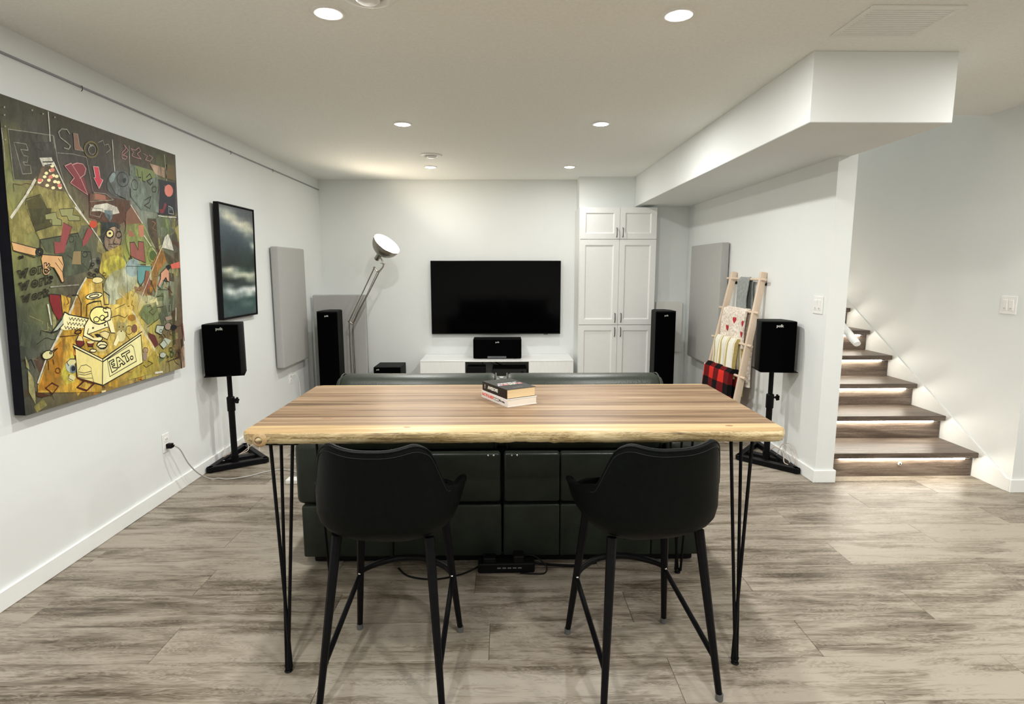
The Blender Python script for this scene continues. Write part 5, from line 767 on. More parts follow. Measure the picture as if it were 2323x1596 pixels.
bm = NB(); tube(bm, spline(rel([(-2.032, 3.44, .325), (-2.015, 3.47, .29), (-2.005, 3.53, .18), (-1.995, 3.62, .08), (-1.975, 3.72, .006), (-1.93, 3.735, .004), (-1.86, 3.72, .004), (-1.75, 3.77, .004), (-1.66, 3.86, .004), (-1.56, 3.90, .004), (-1.44, 3.84, .004), (-1.36, 3.72, .006)]), 8), .0042, 8)
fin('cable', bm, mat('cord_grey', (.42, .41, .39), .5), t, True)
bm = bx(-.055, .055, -.035, .035, 0, .03, bev=.006); o = fin('power_adapter', bm, WHITEP, None, loc=(-1.385, 3.66, 0)); tag(o, 'flat white power adapter on the floor beside the sofa, where the grey cord ends', 'power adapter')
bm = NB(); tube(bm, spline([(0, 0, 0), (.03, .05, .01), (.035, .11, -.10), (.02, .15, -.30), (.02, .18, -.35)], 6), .003, 6); o = fin('thin_cable', bm, WHITEP, None, True, loc=(XL+.012, 5.52, .375)); tag(o, 'thin white cable hanging from the small outlet under the grey panel', 'cable')

# ------------------------------------------------------------------ large painting
def vgrid(name, rows, W_, H_, nx, ny, m, parent, warp=.06, seed=3, wf=5):
    """flat artwork ground: a grid of painted colours (rows from the top), warped with noise"""
    R = len(rows); K = len(rows[0])
    def s(u, v):
        u2 = u+warp*mnoise.noise(Vector((u*wf, v*wf*1.2, seed))); v2 = v+warp*mnoise.noise(Vector((u*wf*1.2+9, v*wf, seed)))
        fx = min(max(u2, 0), 1)*(K-1); fy = (1-min(max(v2, 0), 1))*(R-1)
        i = min(int(fx), K-2); j = min(int(fy), R-2); a = fx-i; b_ = fy-j
        a = a*a*(3-2*a); b_ = b_*b_*(3-2*b_)
        return [((rows[j][i][k]*(1-a)+rows[j][i+1][k]*a)*(1-b_)+(rows[j+1][i][k]*(1-a)+rows[j+1][i+1][k]*a)*b_) for k in range(3)]
    vs_ = []; cs = []
    for j in range(ny+1):
        for i in range(nx+1):
            u = i/nx; v = j/ny; vs_.append((u*W_, v*H_, 0)); cs.append(lin(s(u, v)))
    fs = [(j*(nx+1)+i, j*(nx+1)+i+1, (j+1)*(nx+1)+i+1, (j+1)*(nx+1)+i) for j in range(ny) for i in range(nx)]
    me = bpy.data.meshes.new(name); me.from_pydata(vs_, [], fs)
    at = me.attributes.new('paint', 'FLOAT_COLOR', 'POINT'); at.data.foreach_set('color', [c for q in cs for c in q])
    return link(name, me, m, parent)
def wall_frame(x, y, z, lean, H_):
    upv = Vector((lean, 0, math.sqrt(H_*H_-lean*lean))).normalized(); ex = Vector((0, 1, 0)); n = ex.cross(upv)
    M_ = Matrix((ex, upv, n)).transposed().to_4x4(); M_.translation = (x, y, z); return M_
PWD, PHT = 1.222, 1.296
pt = thing('abstract_painting', 'large unframed graffiti-like canvas painting in olive and yellow with an EAT. crate', 'painting')
pt.matrix_world = wall_frame(-2.023, 2.388, .785, .048, PHT)
G = [[(50,48,30),(60,58,35),(55,50,32),(60,55,40),(70,62,50),(65,60,40),(60,58,35),(60,55,40)],
[(60,60,40),(60,58,50),(50,48,40),(60,55,45),(75,70,60),(70,60,50),(75,80,50),(80,75,50)],
[(95,95,50),(70,68,62),(60,55,48),(55,50,45),(80,80,75),(110,115,105),(120,125,95),(70,65,60)],
[(110,115,70),(130,120,70),(90,85,60),(75,50,48),(85,90,85),(130,140,130),(125,135,120),(55,52,55)],
[(130,130,70),(110,105,60),(95,95,65),(110,90,75),(110,80,70),(120,125,110),(100,110,90),(70,68,55)],
[(140,135,75),(100,105,70),(90,95,75),(95,95,70),(110,110,80),(150,160,110),(90,95,75),(75,70,60)],
[(110,112,65),(105,110,75),(85,90,75),(100,100,85),(150,155,70),(170,175,120),(120,125,90),(100,90,65)],
[(95,100,60),(90,95,65),(80,75,60),(120,115,70),(190,180,90),(170,175,150),(150,160,140),(95,88,65)],
[(60,65,50),(90,95,60),(95,80,60),(150,125,50),(190,160,70),(180,175,130),(130,140,110),(85,75,58)],
[(50,55,45),(90,95,75),(110,95,60),(180,150,60),(200,175,90),(170,160,80),(100,105,85),(90,75,55)],
[(55,60,50),(110,108,95),(150,120,50),(200,170,70),(200,180,110),(170,155,80),(110,95,60),(95,75,60)],
[(60,62,55),(110,100,70),(170,130,50),(200,165,60),(190,165,80),(175,160,80),(150,140,70),(100,80,65)],
[(60,60,50),(80,75,55),(110,90,50),(130,105,50),(150,125,70),(165,155,90),(130,120,80),(100,88,72)]]
vgrid('canvas_face', G, PWD, PHT, 60, 64, vcol_mat('canvas_ground', .55, contrast=.45, fine=22, streak=(1.3, .55, 1), bump=.25), pt, .05)
bm = bx(0, PWD, 0, PHT, -.048, -.0006, bev=.004, seg=2); fin('canvas_side', bm, mat('canvas_edge', (.005, .005, .009), .7, spec=.1, var=.3), pt)
PCOL = dict(ink=(32,28,22), white=(218,216,200), pale=(150,148,132), pinkline=(190,140,140), dark=(66,63,54), brownpink=(120,85,66), ochre=(110,100,50), crimson=(118,42,50), crimson2=(140,66,66), rose=(190,52,74),
 paleolive=(150,142,82), flowers=(110,92,70), cream=(238,230,176), cream2=(222,208,146), cream3=(243,234,150), cream4=(212,205,150), salmon=(205,120,105), dkolive=(72,70,40), palegreen=(140,142,92), greygreen=(84,92,72), redorange=(190,70,40),
 tan=(140,122,84), brown2=(96,66,50), bluegrey=(106,128,132), salmonbrown=(150,98,78), skull=(104,112,108), greenblue=(116,130,118), dkteal=(42,56,58), paleblue=(150,170,168), green=(112,126,76), palepink=(176,150,126), dkgold=(92,84,46), navy=(30,32,42), teal=(70,92,98),
 facepink=(164,140,118), brown3=(82,70,52), limegreen=(150,160,92), salmon2=(186,122,96), rosebrown=(142,84,74), dkgreen=(98,108,52), green2=(74,92,44), gold2=(186,168,76), yellow=(206,198,84), cloud=(186,190,160), teal2=(96,148,146), maroonpink=(150,92,74), orange=(160,112,54),
 salmonred=(206,98,84), black=(18,18,22), handpink=(204,150,122), dimgreen=(112,126,84), rosegrey=(150,132,116), paleblue2=(174,182,164), maroon=(96,46,44), gold=(216,172,66), gold3=(222,196,104), amber=(176,122,40), dkbrown=(70,42,24), orange2=(190,140,66), maroon2=(122,30,34), skin=(206,162,112),
 paleolive2=(168,162,110), wine=(110,36,30), cratefront=(228,214,140), crateside=(234,228,166), amber2=(200,120,50), brownink=(76,34,20))
WASH = {'paleolive','cloud','gold2','gold3','gold','yellow','brown2','brown3','orange','dkteal','limegreen','greenblue','greygreen','flowers','paleolive2','amber','dimgreen','paleblue','dark','palepink','skull','bluegrey','maroonpink','dkolive','orange2','facepink'}
def art_mat(c):
    k = 'art_'+c
    if k in MATS: return MATS[k]
    col = lin(PCOL[c]); m, N, L, b = base_mat(k, col, .5, 0, .4)
    tc = N.new('ShaderNodeTexCoord'); n = N.new('ShaderNodeTexNoise'); n.inputs['Scale'].default_value = 18; n.inputs['Detail'].default_value = 8; n.inputs['Roughness'].default_value = .7
    mp = N.new('ShaderNodeMapping'); mp.inputs['Scale'].default_value = (1.3, .6, 1); L.new(tc.outputs['Object'], mp.inputs[0]); L.new(mp.outputs[0], n.inputs['Vector'])
    va = .30 if c in WASH else .12
    L.new(ramp(N, L, n.outputs[0], [(.3, [v*(1-va) for v in col[:3]]), (.7, [min(1, v*(1+va)) for v in col[:3]])]), b.inputs['Base Color'])
    if c in WASH or c in ('pale', 'white'):
        n2 = N.new('ShaderNodeTexNoise'); n2.inputs['Scale'].default_value = 9 if c in WASH else 30; n2.inputs['Detail'].default_value = 8; n2.inputs['Roughness'].default_value = .72; L.new(mp.outputs[0], n2.inputs['Vector'])
        mr = N.new('ShaderNodeMapRange'); mr.inputs[1].default_value = .36; mr.inputs[2].default_value = .60; mr.inputs[3].default_value = .25 if c in WASH else .45; mr.inputs[4].default_value = .95 if c in WASH else 1
        L.new(n2.outputs[0], mr.inputs[0]); L.new(mr.outputs[0], b.inputs['Alpha'])
    MATS[k] = m; return m
def random_marks():
    rg = random.Random(11); out = []
    for k in range(150):
        u = rg.random(); v = rg.random(); w_ = rg.uniform(.015, .07); h_ = rg.uniform(.02, .09); a = rg.uniform(-.5, .5)
        low = v < .45
        if (u < .42 and .36 < v < .62) or v > .74: continue
        c = rg.choice(['gold', 'gold3', 'cream4', 'paleolive2', 'amber', 'brown3'] if low and .2 < u < .8 else ['paleolive', 'greygreen', 'dkolive', 'brown3', 'paleolive2', 'dimgreen', 'brown2'])
        P = [(u+x*w_*math.cos(a)-y*h_*math.sin(a)*.9, v+x*w_*math.sin(a)*.9+y*h_*math.cos(a)) for x, y in ((-.5, -.5), (.5, -.4), (.4, .5), (-.5, .45))]
        out.append(['F', c, [(min(max(p, 0), 1), min(max(q, 0), 1)) for p, q in P]])
    for k in range(260):
        u = rg.uniform(.02, .96); v = rg.uniform(.02, .97)
        if (u < .42 and .36 < v < .62) or v > .74: continue
        n_ = rg.randint(2, 5); P = [(u, v)]; a = rg.choice([0, PI/2, rg.uniform(0, PI)])
        for _ in range(n_): a += rg.choice([0, PI/2, -PI/2, .4, -.4]); l_ = rg.uniform(.008, .035); P.append((min(max(P[-1][0]+l_*math.cos(a), 0), 1), min(max(P[-1][1]+l_*math.sin(a), 0), 1)))
        out.append(['L', rg.choice(['ink', 'ink', 'pale', 'brownink', 'paleolive2']), P, rg.uniform(1, 2.2)])
    return out
def paint_layer():
    bm = NB(); names = []; d = .0004
    for it in random_marks()+PAINT:
        d += .000008; c = it[1]
        if c not in names: names.append(c)
        mi = names.index(c); P = [(u*PWD, v*PHT) for u, v in it[2]]
        if it[0] == 'F':
            Q = [p for i, p in enumerate(P) if (Vector(p)-Vector(P[i-1])).length > 1e-4]
            if len(Q) < 3: continue
            f = bm.faces.new([bm.verts.new((x, y, d)) for x, y in Q]); f.material_index = mi
            if f.calc_area() > 0:
                f.normal_update()
                if f.normal.z < 0: f.normal_flip()
        else:
            wd = it[3]*.0007
            for i, (a, b_) in enumerate(zip(P, P[1:])):
                a = Vector(a); b_ = Vector(b_); t_ = b_-a
                if t_.length < 1e-4: continue
                t_.normalize(); n = Vector((-t_.y, t_.x)); w0 = wd*(.75+.5*random.random()); w1 = wd*(.75+.5*random.random()); e = t_*wd*.5
                f = bm.faces.new([bm.verts.new((*p, d)) for p in (a-e-n*w0, b_+e-n*w1, b_+e+n*w1, a-e+n*w0)]); f.material_index = mi
    bmesh.ops.triangulate(bm, faces=[f for f in bm.faces if len(f.verts) > 4])
    o = fin('painted_figures', bm, [art_mat(c) for c in names], pt)
paint_layer()

# ------------------------------------------------------------------ seascape picture
SW, SH = .585, .845
sp = thing('seascape_picture', 'tall dark seascape of storm clouds and surf in a black floater frame', 'painting')
sp.matrix_world = wall_frame(-2.042, 4.195, 1.032, .02, SH)
g_ = lambda *a: [tuple(int(a[i+k]) for k in range(3)) for i in range(0, len(a), 3)]
S = [g_(92,100,102, 96,104,106, 88,94,98, 78,84,88, 74,80,84, 72,78,82),
 g_(150,158,154, 172,176,164, 110,118,120, 78,86,92, 72,80,84, 70,76,82),
 g_(130,140,140, 205,204,184, 186,188,172, 130,136,132, 92,98,98, 84,88,92),
 g_(84,96,102, 120,130,132, 200,200,184, 214,212,192, 190,190,172, 120,126,122),
 g_(66,80,88, 70,84,92, 110,120,122, 160,166,156, 196,198,180, 176,178,162),
 g_(60,74,82, 58,72,80, 66,80,88, 76,88,94, 150,158,150, 110,120,118),
 g_(54,68,76, 50,64,72, 54,68,76, 60,74,80, 84,98,100, 84,98,100),
 g_(48,62,68, 44,58,66, 46,60,68, 50,64,72, 62,78,82, 190,200,190),
 g_(44,58,62, 38,52,56, 38,52,58, 42,56,62, 44,58,64, 76,92,90),
 g_(40,52,54, 32,44,46, 32,46,50, 34,50,52, 36,54,50, 36,54,50),
 g_(34,44,44, 28,38,38, 28,40,42, 28,46,42, 28,48,42, 28,46,40),
 g_(30,38,36, 26,34,34, 26,36,36, 26,42,38, 26,42,38, 24,38,34),
 g_(150,158,144, 205,208,184, 130,140,130, 60,76,70, 40,56,50, 60,76,66),
 g_(60,70,62, 110,120,108, 176,184,168, 190,194,172, 200,204,182, 170,176,156),
 g_(22,30,28, 24,32,30, 26,36,34, 50,62,56, 130,140,126, 120,130,116),
 g_(60,72,72, 110,122,120, 50,62,60, 36,48,46, 40,54,50, 70,82,78),
 g_(120,134,134, 205,212,208, 170,182,180, 196,206,204, 210,218,214, 220,224,220),
 g_(70,88,88, 90,108,108, 120,134,132, 130,146,144, 190,200,196, 110,126,124),
 g_(40,60,60, 44,66,66, 46,70,70, 60,86,84, 46,72,70, 44,68,66),
 g_(52,74,74, 44,66,66, 50,74,74, 70,96,94, 84,108,104, 50,74,72),
 g_(56,76,76, 60,82,82, 48,70,72, 50,74,74, 52,76,74, 60,80,78),
 g_(58,72,72, 54,70,70, 50,68,70, 46,66,68, 52,70,70, 62,74,76)]
vgrid('canvas_face', S, SW-.034, SH-.034, 44, 60, vcol_mat('sea_paint', .5, contrast=.22, fine=16, bump=.1), sp, .03, 8, 2.5).location = (.017, .017, -.004)
bm = bx(.012, SW-.012, .012, SH-.012, -.035, -.006); fin('canvas_block', bm, mat('canvas_dark', (.02, .02, .02), .7), sp)
for nm, b_ in (('frame_side', (0, .008, 0, SH)), ('frame_side', (SW-.008, SW, 0, SH)), ('frame_side', (.008, SW-.008, 0, .008)), ('frame_side', (.008, SW-.008, SH-.008, SH))):
    fin(nm, bx(*b_, -.036, .002, bev=.0012, seg=1), mat('frame_black', (.004, .004, .005), .4, spec=.15, var=.2), sp)
fin('frame_back', bx(.004, SW-.004, .004, SH-.004, -.038, -.034), MATS['frame_black'], sp)

# ------------------------------------------------------------------ acoustic panels
def panel(name, label, x0, x1, y0, y1, z0, z1, m=None, bev=.012):
    o = fin(name, bx(-(x1-x0)/2, (x1-x0)/2, -(y1-y0)/2, (y1-y0)/2, 0, z1-z0, bev=bev, seg=3), m or FELT, None, True, loc=((x0+x1)/2, (y0+y1)/2, z0), auto=35)
    return tag(o, label, 'acoustic panel')
panel('acoustic_panel', 'thick grey fabric acoustic panel hung on the left wall', XL+.012, -2.0, 5.18, 5.855, .505, 1.602)
panel('acoustic_panel', 'thick grey fabric acoustic panel hung on the right wall behind the blanket ladder', 1.965, XR-.008, 5.235, 6.07, .485, 1.638)
panel('acoustic_panel', 'grey fabric panel standing in the far left corner behind the tall speaker', -2.055, -1.492, 6.20, 6.27, .002, 1.13)
panel('acoustic_panel', 'small pale wall panel behind the right tall speaker', 1.70, 1.995, 6.385, 6.438, .475, 1.037, FELTW, .004)

# ------------------------------------------------------------------ cabinet
cb = thing('tall_cabinet', 'tall white cabinet with shaker doors and small dark handles, right of the television', 'cabinet', (1.2445, 6.25, 0))
X0, X1 = -.4295, .4005
bm = NB(); box(bm, X0, X1, .022, .186, 0, 2.055, bev=.001, seg=1); box(bm, X0, .0, .186, .41, 0, 2.055); fin('carcass', bm, CABW, cb)
def door(x0, x1, z0, z1, hx, hz):
    fw_ = .058
    bm = NB()
    for b_ in ((x0, x1, z0, z0+fw_), (x0, x1, z1-fw_, z1), (x0, x0+fw_, z0+fw_, z1-fw_), (x1-fw_, x1, z0+fw_, z1-fw_)):
        box(bm, b_[0], b_[1], 0, .02, b_[2], b_[3])
    # sloped inner moulding and recessed panel
    a = (x0+fw_, x1-fw_, z0+fw_, z1-fw_); q = .012
    o_ = [bm.verts.new((x, .0005, z)) for x, z in ((a[0], a[2]), (a[1], a[2]), (a[1], a[3]), (a[0], a[3]))]
    i_ = [bm.verts.new((x, .011, z)) for x, z in ((a[0]+q, a[2]+q), (a[1]-q, a[2]+q), (a[1]-q, a[3]-q), (a[0]+q, a[3]-q))]
    for k in range(4): bm.faces.new((o_[k], o_[(k+1) % 4], i_[(k+1) % 4], i_[k]))
    bm.faces.new(i_)
    d = fin('door', bm, CABW, cb)
    bm = NB(); tube(bm, spline([(hx, .001, hz-.048), (hx, -.016, hz-.046), (hx, -.026, hz-.034), (hx, -.028, hz), (hx, -.026, hz+.034), (hx, -.016, hz+.046), (hx, .001, hz+.048)], 4), .0045, 8); fin('handle', bm, PEWTER, d, True)
xm = .0
for (z0, z1, hz) in ((1.722, 2.053, 1.79), (.800, 1.716, .875), (.095, .794, .72)):
    door(X0+.004, xm-.0015, z0, z1, xm-.033, hz); door(xm+.0015, X1-.004, z0, z1, xm+.033, hz)
fin('toe_kick', bx(X0+.004, X1-.004, .03, .06, 0, .09), CABW, cb)

# ------------------------------------------------------------------ television wall
tv = thing('television', 'large flat black television mounted on the far wall', 'television', (-.0915, 6.6, .659))
fin('bezel', bx(-.7435, .7435, 0, .03, 0, .84, bev=.003), TVF, tv)
fin('screen', bx(-.738, .738, -.0012, .004, .010, .835), TVB, tv)
fin('wall_mount', bx(-.25, .25, .03, .066, .2, .6), BLACKM, tv)
fin('sensor_bump', bx(.55, .60, .004, .02, -.006, .002, bev=.002), TVF, tv)
cs = thing('media_console', 'long low white media console under the television with an open middle bay', 'console', (-.0785, 6.2, 0))
fin('top', bx(-.8395, .8395, 0, .460, .398, .414, bev=.0015, seg=1), GLOSSW, cs)
for nm, b_ in (('side_panel', (-.8395, -.8235, .02, .46, .04, .398)), ('side_panel', (.8235, .8395, .02, .46, .04, .398)), ('divider', (-.366, -.350, .004, .46, .04, .398)), ('divider', (.350, .366, .004, .46, .04, .398)), ('bottom_panel', (-.8235, .8235, .02, .46, .04, .056)), ('back_panel', (-.8235, .8235, .452, .46, .056, .398)), ('shelf', (-.350, .350, .01, .45, .215, .230))):
    fin(nm, bx(*b_), mat('console_grey', (.74, .76, .74), .5, var=.02) if nm in ('back_panel', 'shelf', 'divider') else GLOSSW, cs)
RIB = mat('ribbed_front', (.84, .85, .84), .35, var=.05, scale=120, stretch=(1, 1, .05))
fin('door', bx(-.8395, -.352, 0, .018, .044, .396, bev=.001, seg=1), RIB, cs); fin('door', bx(.352, .8395, 0, .018, .044, .396, bev=.001, seg=1), RIB, cs)
for q in (-.78, .78): fin('foot', bx(q-.02, q+.02, .05, .42, 0, .04), BLACKP, cs)
def logo(parent, x, y, z, size=.018, rz=0):
    me = text_mesh('polk', size, Matrix.Translation((x, y, z)) @ FRONT, .0003, .0006); link('badge', me, mat('badge_silver', (.75, .75, .74), .3, .6), parent)
c = thing('centre_speaker', 'wide black centre speaker standing on the white media console', 'speaker', (-.0745, 6.30, .414))
fin('cabinet', bx(-.2685, .2685, .012, .22, .006, .222, bev=.008), VINYL, c); fin('grille', bx(-.264, .264, 0, .014, .010, .218, bev=.007), GRILLE, c)
for q in (-.2, .2): fin('foot', bx(q-.02, q+.02, .03, .19, 0, .007), BLACKP, c)
logo(c, 0, -.0006, .188, .024)
fin('front_badge_plate', bx(-.11, .10, -.006, .0, .008, .032, bev=.003), mat('smoke_grey', (.09, .1, .1), .25), c)
bm = bx(-.10, .10, 0, .16, 0, .104, bev=.004); t = fin('media_player', bm, BLACKP, None, loc=(-.307, 6.26, .230)); tag(t, 'small black media box in the left of the console bay', 'media box')
bm = bx(-.18, .20, 0, .30, .006, .078, bev=.004); t = thing('receiver', 'wide flat black receiver in the right of the console bay', 'receiver', (.05, 6.25, .230)); fin('case', bm, BLACKP, t)
fin('front_panel', bx(-.178, .198, -.004, 0, .010, .074, bev=.001, seg=1), TVF, t); bm = NB(); tube(bm, [(.15, -.004, .045), (.15, -.016, .045)], .014, 16); fin('knob', bm, BLACKM, t, True, auto=40)
for q in (-.15, .17): fin('foot', bx(q-.012, q+.012, .02, .05, 0, .007), BLACKP, t)
bm = NB(); tube(bm, spline([(-.17, 6.62, .39), (-.14, 6.5, .375), (-.06, 6.44, .335), (.02, 6.42, .313)], 6), .006, 6); tube(bm, spline([(-.17, 6.62, .385), (-.16, 6.5, .36), (-.12, 6.46, .33), (-.05, 6.44, .318)], 6), .003, 6); tube(bm, spline([(-.25, 6.6, .39), (-.245, 6.48, .36), (-.24, 6.36, .337)], 6), .003, 6)
t = fin('cable_bundle', bm, BLACKP, None, True); tag(t, 'black cables hanging behind the boxes in the console bay', 'cable')
sb = thing('subwoofer', 'low black subwoofer box on the floor left of the media console', 'subwoofer', (-1.283, 6.2, 0))
fin('cabinet', bx(-.1485, .1485, .012, .35, .02, .341, bev=.004), VINYL, sb); fin('grille', bx(-.144, .144, 0, .013, .03, .335, bev=.004), GRILLE, sb); logo(sb, -.10, -.0006, .315, .018)
for q in (-.12, .12): fin('foot', bx(q-.02, q+.02, .04, .32, 0, .021), BLACKP, sb)
def tower(x, y, label, hgt):
    t = thing('tower_speaker', label, 'speaker', (x, y, 0), group='tall floor speakers')
    bm = NB(); prism(bm, [(-.103, .02), (.103, .02), (.103, .20), (.06, .31), (-.06, .31), (-.103, .20)], .03, hgt-.012, bev=.004); fin('cabinet', bm, VINYL, t)
    bm = NB(); prism(bm, [(-.103, .012), (-.06, .002), (0, -.002), (.06, .002), (.103, .012), (.103, .20), (.06, .31), (-.06, .31), (-.103, .20)], hgt-.014, hgt, bev=.004); fin('top_cap', bm, VINYL, t)
    bm = NB(); prism(bm, [(-.101, .021), (-.101, .010), (-.06, .001), (0, -.003), (.06, .001), (.101, .010), (.101, .021)], .05, hgt-.016, bev=.002); fin('grille', bm, GRILLE, t); logo(t, 0, -.0042, hgt-.045, .022)
    fin('plinth', bx(-.12, .12, -.01, .33, 0, .03, bev=.004), BLACKM, t); return t
tower(-1.775, 5.75, 'tall black floor speaker in the far left corner', .985); tower(1.652, 5.80, 'tall black floor speaker at the right of the cabinet', .978)
# ------------------------------------------------------------------ floor lamp
lp = thing('floor_lamp', 'tall jointed nickel floor lamp with its bowl shade tipped upward, lit', 'lamp', (-1.605, 6.03, 0))
bm = NB(); lathe(bm, [(0, .03), (.03, .03), (.035, .022), (.135, .018), (.14, .012), (.14, 0), (0, 0)], 40); fin('base', bm, STEEL, lp, True, auto=40)
def rod(name, a, b_, r=.006, m=None, par=None):
    bm = NB(); tube(bm, [a, b_], r, 8); return fin(name, bm, m or STEEL, par or lp, True, auto=40)
rod('stem', (0, 0, .02), (0, 0, .14), .012)
rod('lower_arm', (-.02, 0, .12), (-.022, 0, .86)); rod('lower_arm', (.022, 0, .12), (.018, 0, .86))
rod('upper_arm', (-.022, 0, .86), (.262, 0, 1.42)); rod('upper_arm', (.018, 0, .83), (.315, 0, 1.385))
for grp, ln_ in ((((-.022, 0, .86), (.018, 0, .83)), [(-.022, 0, .86), (.018, 0, .83)]), (((.262, 0, 1.42), (.315, 0, 1.385)), spline([(.262, 0, 1.42), (.29, 0, 1.38), (.315, 0, 1.385)], 4)), (((-.02, 0, .13), (.022, 0, .13)), [(-.02, 0, .13), (.022, 0, .13)])):
    bm = NB()
    for p in grp: tube(bm, [(p[0], -.013, p[2]), (p[0], .013, p[2])], .010, 12)
    tube(bm, ln_, .0075, 8); fin('joint', bm, STEEL, lp, True, auto=40)
for s in (0, 1):
    bm = NB(); a = Vector((.0, .012, .20)) if s == 0 else Vector((.02, .012, .86)); b_ = Vector((.0, .012, .42)) if s == 0 else Vector((.13, .012, 1.06))
    tube(bm, [a.lerp(b_, k/120)+Vector((math.cos(k*1.6)*.005, math.sin(k*1.6)*.005, 0)) for k in range(121)], .0012, 4); fin('spring', bm, STEEL, lp)
bm = NB(); tube(bm, spline([(.315, 0, 1.385), (.352, 0, 1.43), (.352, 0, 1.475), (.315, 0, 1.535)], 6), .0075, 10); tube(bm, [(.33, -.03, 1.465), (.375, .0, 1.455)], .003, 6); fin('neck', bm, STEEL, lp, True, auto=40)
ax = Vector((.60, -.33, .73)).normalized(); op = Vector((.405, -.03, 1.66))       # centre of the opening
Q = Vector((0, 0, 1)).rotation_difference(ax).to_matrix().to_4x4(); Q.translation = op
bm = NB(); R_ = .146
prof = [(R_*math.sin(a), -R_*.98*math.cos(a)) for a in [PI/2*k/14 for k in range(2, 15)]]
inn = [((R_-.003)*math.sin(a), -(R_-.003)*.98*math.cos(a)) for a in [PI/2*k/14 for k in range(14, 1, -1)]]
lathe(bm, prof+[(R_+.002, .002), (R_-.001, .003)], 48, mi=0, mtx=Q); lathe(bm, [(R_-.001, .003)]+inn, 48, mi=1, mtx=Q)
fin('shade', bm, [STEEL, mat('shade_inside', (.92, .91, .88), .5, var=.01)], lp, True, auto=50)
bm = NB(); lathe(bm, [(0, -.215), (.024, -.215), (.026, -.212), (.026, -.165), (.032, -.155), (.036, -.13), (.02, -.128), (0, -.128)], 24, mtx=Q); fin('socket', bm, STEEL, lp, True, auto=40)
bm = NB(); lathe(bm, [(0, -.13), (.014, -.13), (.016, -.11), (.030, -.075), (.034, -.055), (.028, -.033), (.014, -.022), (0, -.02)], 20, mtx=Q); fin('bulb', bm, emit_mat('bulb_glow', (1, .86, .66), BULB_E), lp, True)
bm = NB(); tube(bm, spline([(.02, .02, .05), (.0, .015, .5), (.02, .012, .84), (.16, .012, 1.12), (.29, .012, 1.38)], 8), .0025, 6); fin('flex', bm, BLACKP, lp, True)

# ------------------------------------------------------------------ surround speakers on stands
def bookshelf(x, y, z, rz, label):
    t = thing('bookshelf_speaker', label, 'speaker', (x, y, z), rz)
    bm = NB(); prism(bm, [(-.119, .014), (.119, .014), (.119, .10), (.085, .235), (-.085, .235), (-.119, .10)], 0, .352, bev=.006); fin('cabinet', bm, VINYL, t, True, auto=30)
    bm = NB(); prism(bm, [(-.116, .016), (-.116, .006), (-.07, -.001), (0, -.004), (.07, -.001), (.116, .006), (.116, .016)], .004, .348, bev=.003); fin('grille', bm, GRILLE, t)
    logo(t, 0, -.0052, .322, .026); return t
bookshelf(-1.925, 3.885, .679, .12, 'black bookshelf speaker on its stand by the left wall')
bookshelf(1.890, 3.885, .690, -.13, 'black bookshelf speaker on its stand by the right wall')
def stand(px, py, tri, ztop, label, rz):
    t = thing('speaker_stand', label, 'speaker stand', (px, py, 0))
    c = Vector((px, py, 0)); P = [Vector(p+(0,))-c for p in tri]
    for a, b_ in ((0, 1), (1, 2), (2, 0)):
        d = (P[b_]-P[a]); ln = d.length; ang = math.atan2(d.y, d.x)
        bm = bx(-.018, ln+.018, -.019, .019, .006, .042, bev=.003, seg=1); o = fin('base_tube', bm, BLACKM, t); o.location = P[a]; o.rotation_euler = (0, 0, ang)
    for p in P:
        bm = NB(); lathe(bm, [(0, .007), (.014, .007), (.015, 0), (0, 0)], 12); o = fin('foot', bm, BLACKP, t); o.location = p*.96
    near = (P[0]+P[1])/2
    a = near; b_ = P[2]*.35
    bm = NB(); d = Vector((0, 0, 0))-near
    for k, p in enumerate(P[:2]):
        e = p.lerp(P[2], .30); 
    e0 = P[0].lerp(P[2], .38); e1 = P[1].lerp(P[2], .38); d = e1-e0; ang = math.atan2(d.y, d.x)
    bm = bx(0, d.length, -.03, .03, .010, .030); o = fin('cross_bar', bm, BLACKM, t); o.location = e0; o.rotation_euler = (0, 0, ang)
    bm = NB(); tube(bm, [(0, 0, .02), (0, 0, .47)], .0215, 18); tube(bm, [(0, 0, .03), (0, 0, .075)], .026, 18); fin('pole', bm, BLACKM, t, True, auto=40)
    bm = NB(); tube(bm, [(0, 0, .46), (0, 0, ztop-.004)], .0165, 18); fin('inner_pole', bm, BLACKM, t, True, auto=40)
    bm = NB(); tube(bm, [(0, 0, .40), (0, 0, .405), (0, 0, .50), (0, 0, .505)], [.024, .027, .027, .022], 18); tube(bm, [(0, 0, .48), (.045, -.01, .48)], .007, 8)
    col = fin('clamp_collar', bm, BLACKP, t, True, auto=40)
    bm = NB()
    for k in range(5): tube(bm, [(.046, -.01, .48), (.05+.0*k, -.01+.022*math.cos(k*1.257), .48+.022*math.sin(k*1.257))], .0075, 8)
    tube(bm, [(.038, -.01, .48), (.058, -.01, .48)], .013, 12); fin('knob', bm, BLACKP, col, True, auto=40)
    bm = bx(-.125, .125, -.10, .12, -.005, 0, mtx=Matrix.Translation((0, -.04, ztop)) @ Matrix.Rotation(rz, 4, 'Z')); fin('top_plate', bm, BLACKM, t); return t
stand(-1.945, 4.015, [(-2.045, 3.855), (-1.745, 4.06), (-2.045, 4.40)], .679, 'black speaker stand with a triangular base by the left wall', .35)
stand(1.925, 4.035, [(1.735, 4.065), (2.015, 3.77), (2.015, 4.40)], .690, 'black speaker stand with a triangular base by the right wall', -.13)
CABLEM = mat('beige_wire', (.56, .46, .38), .4)
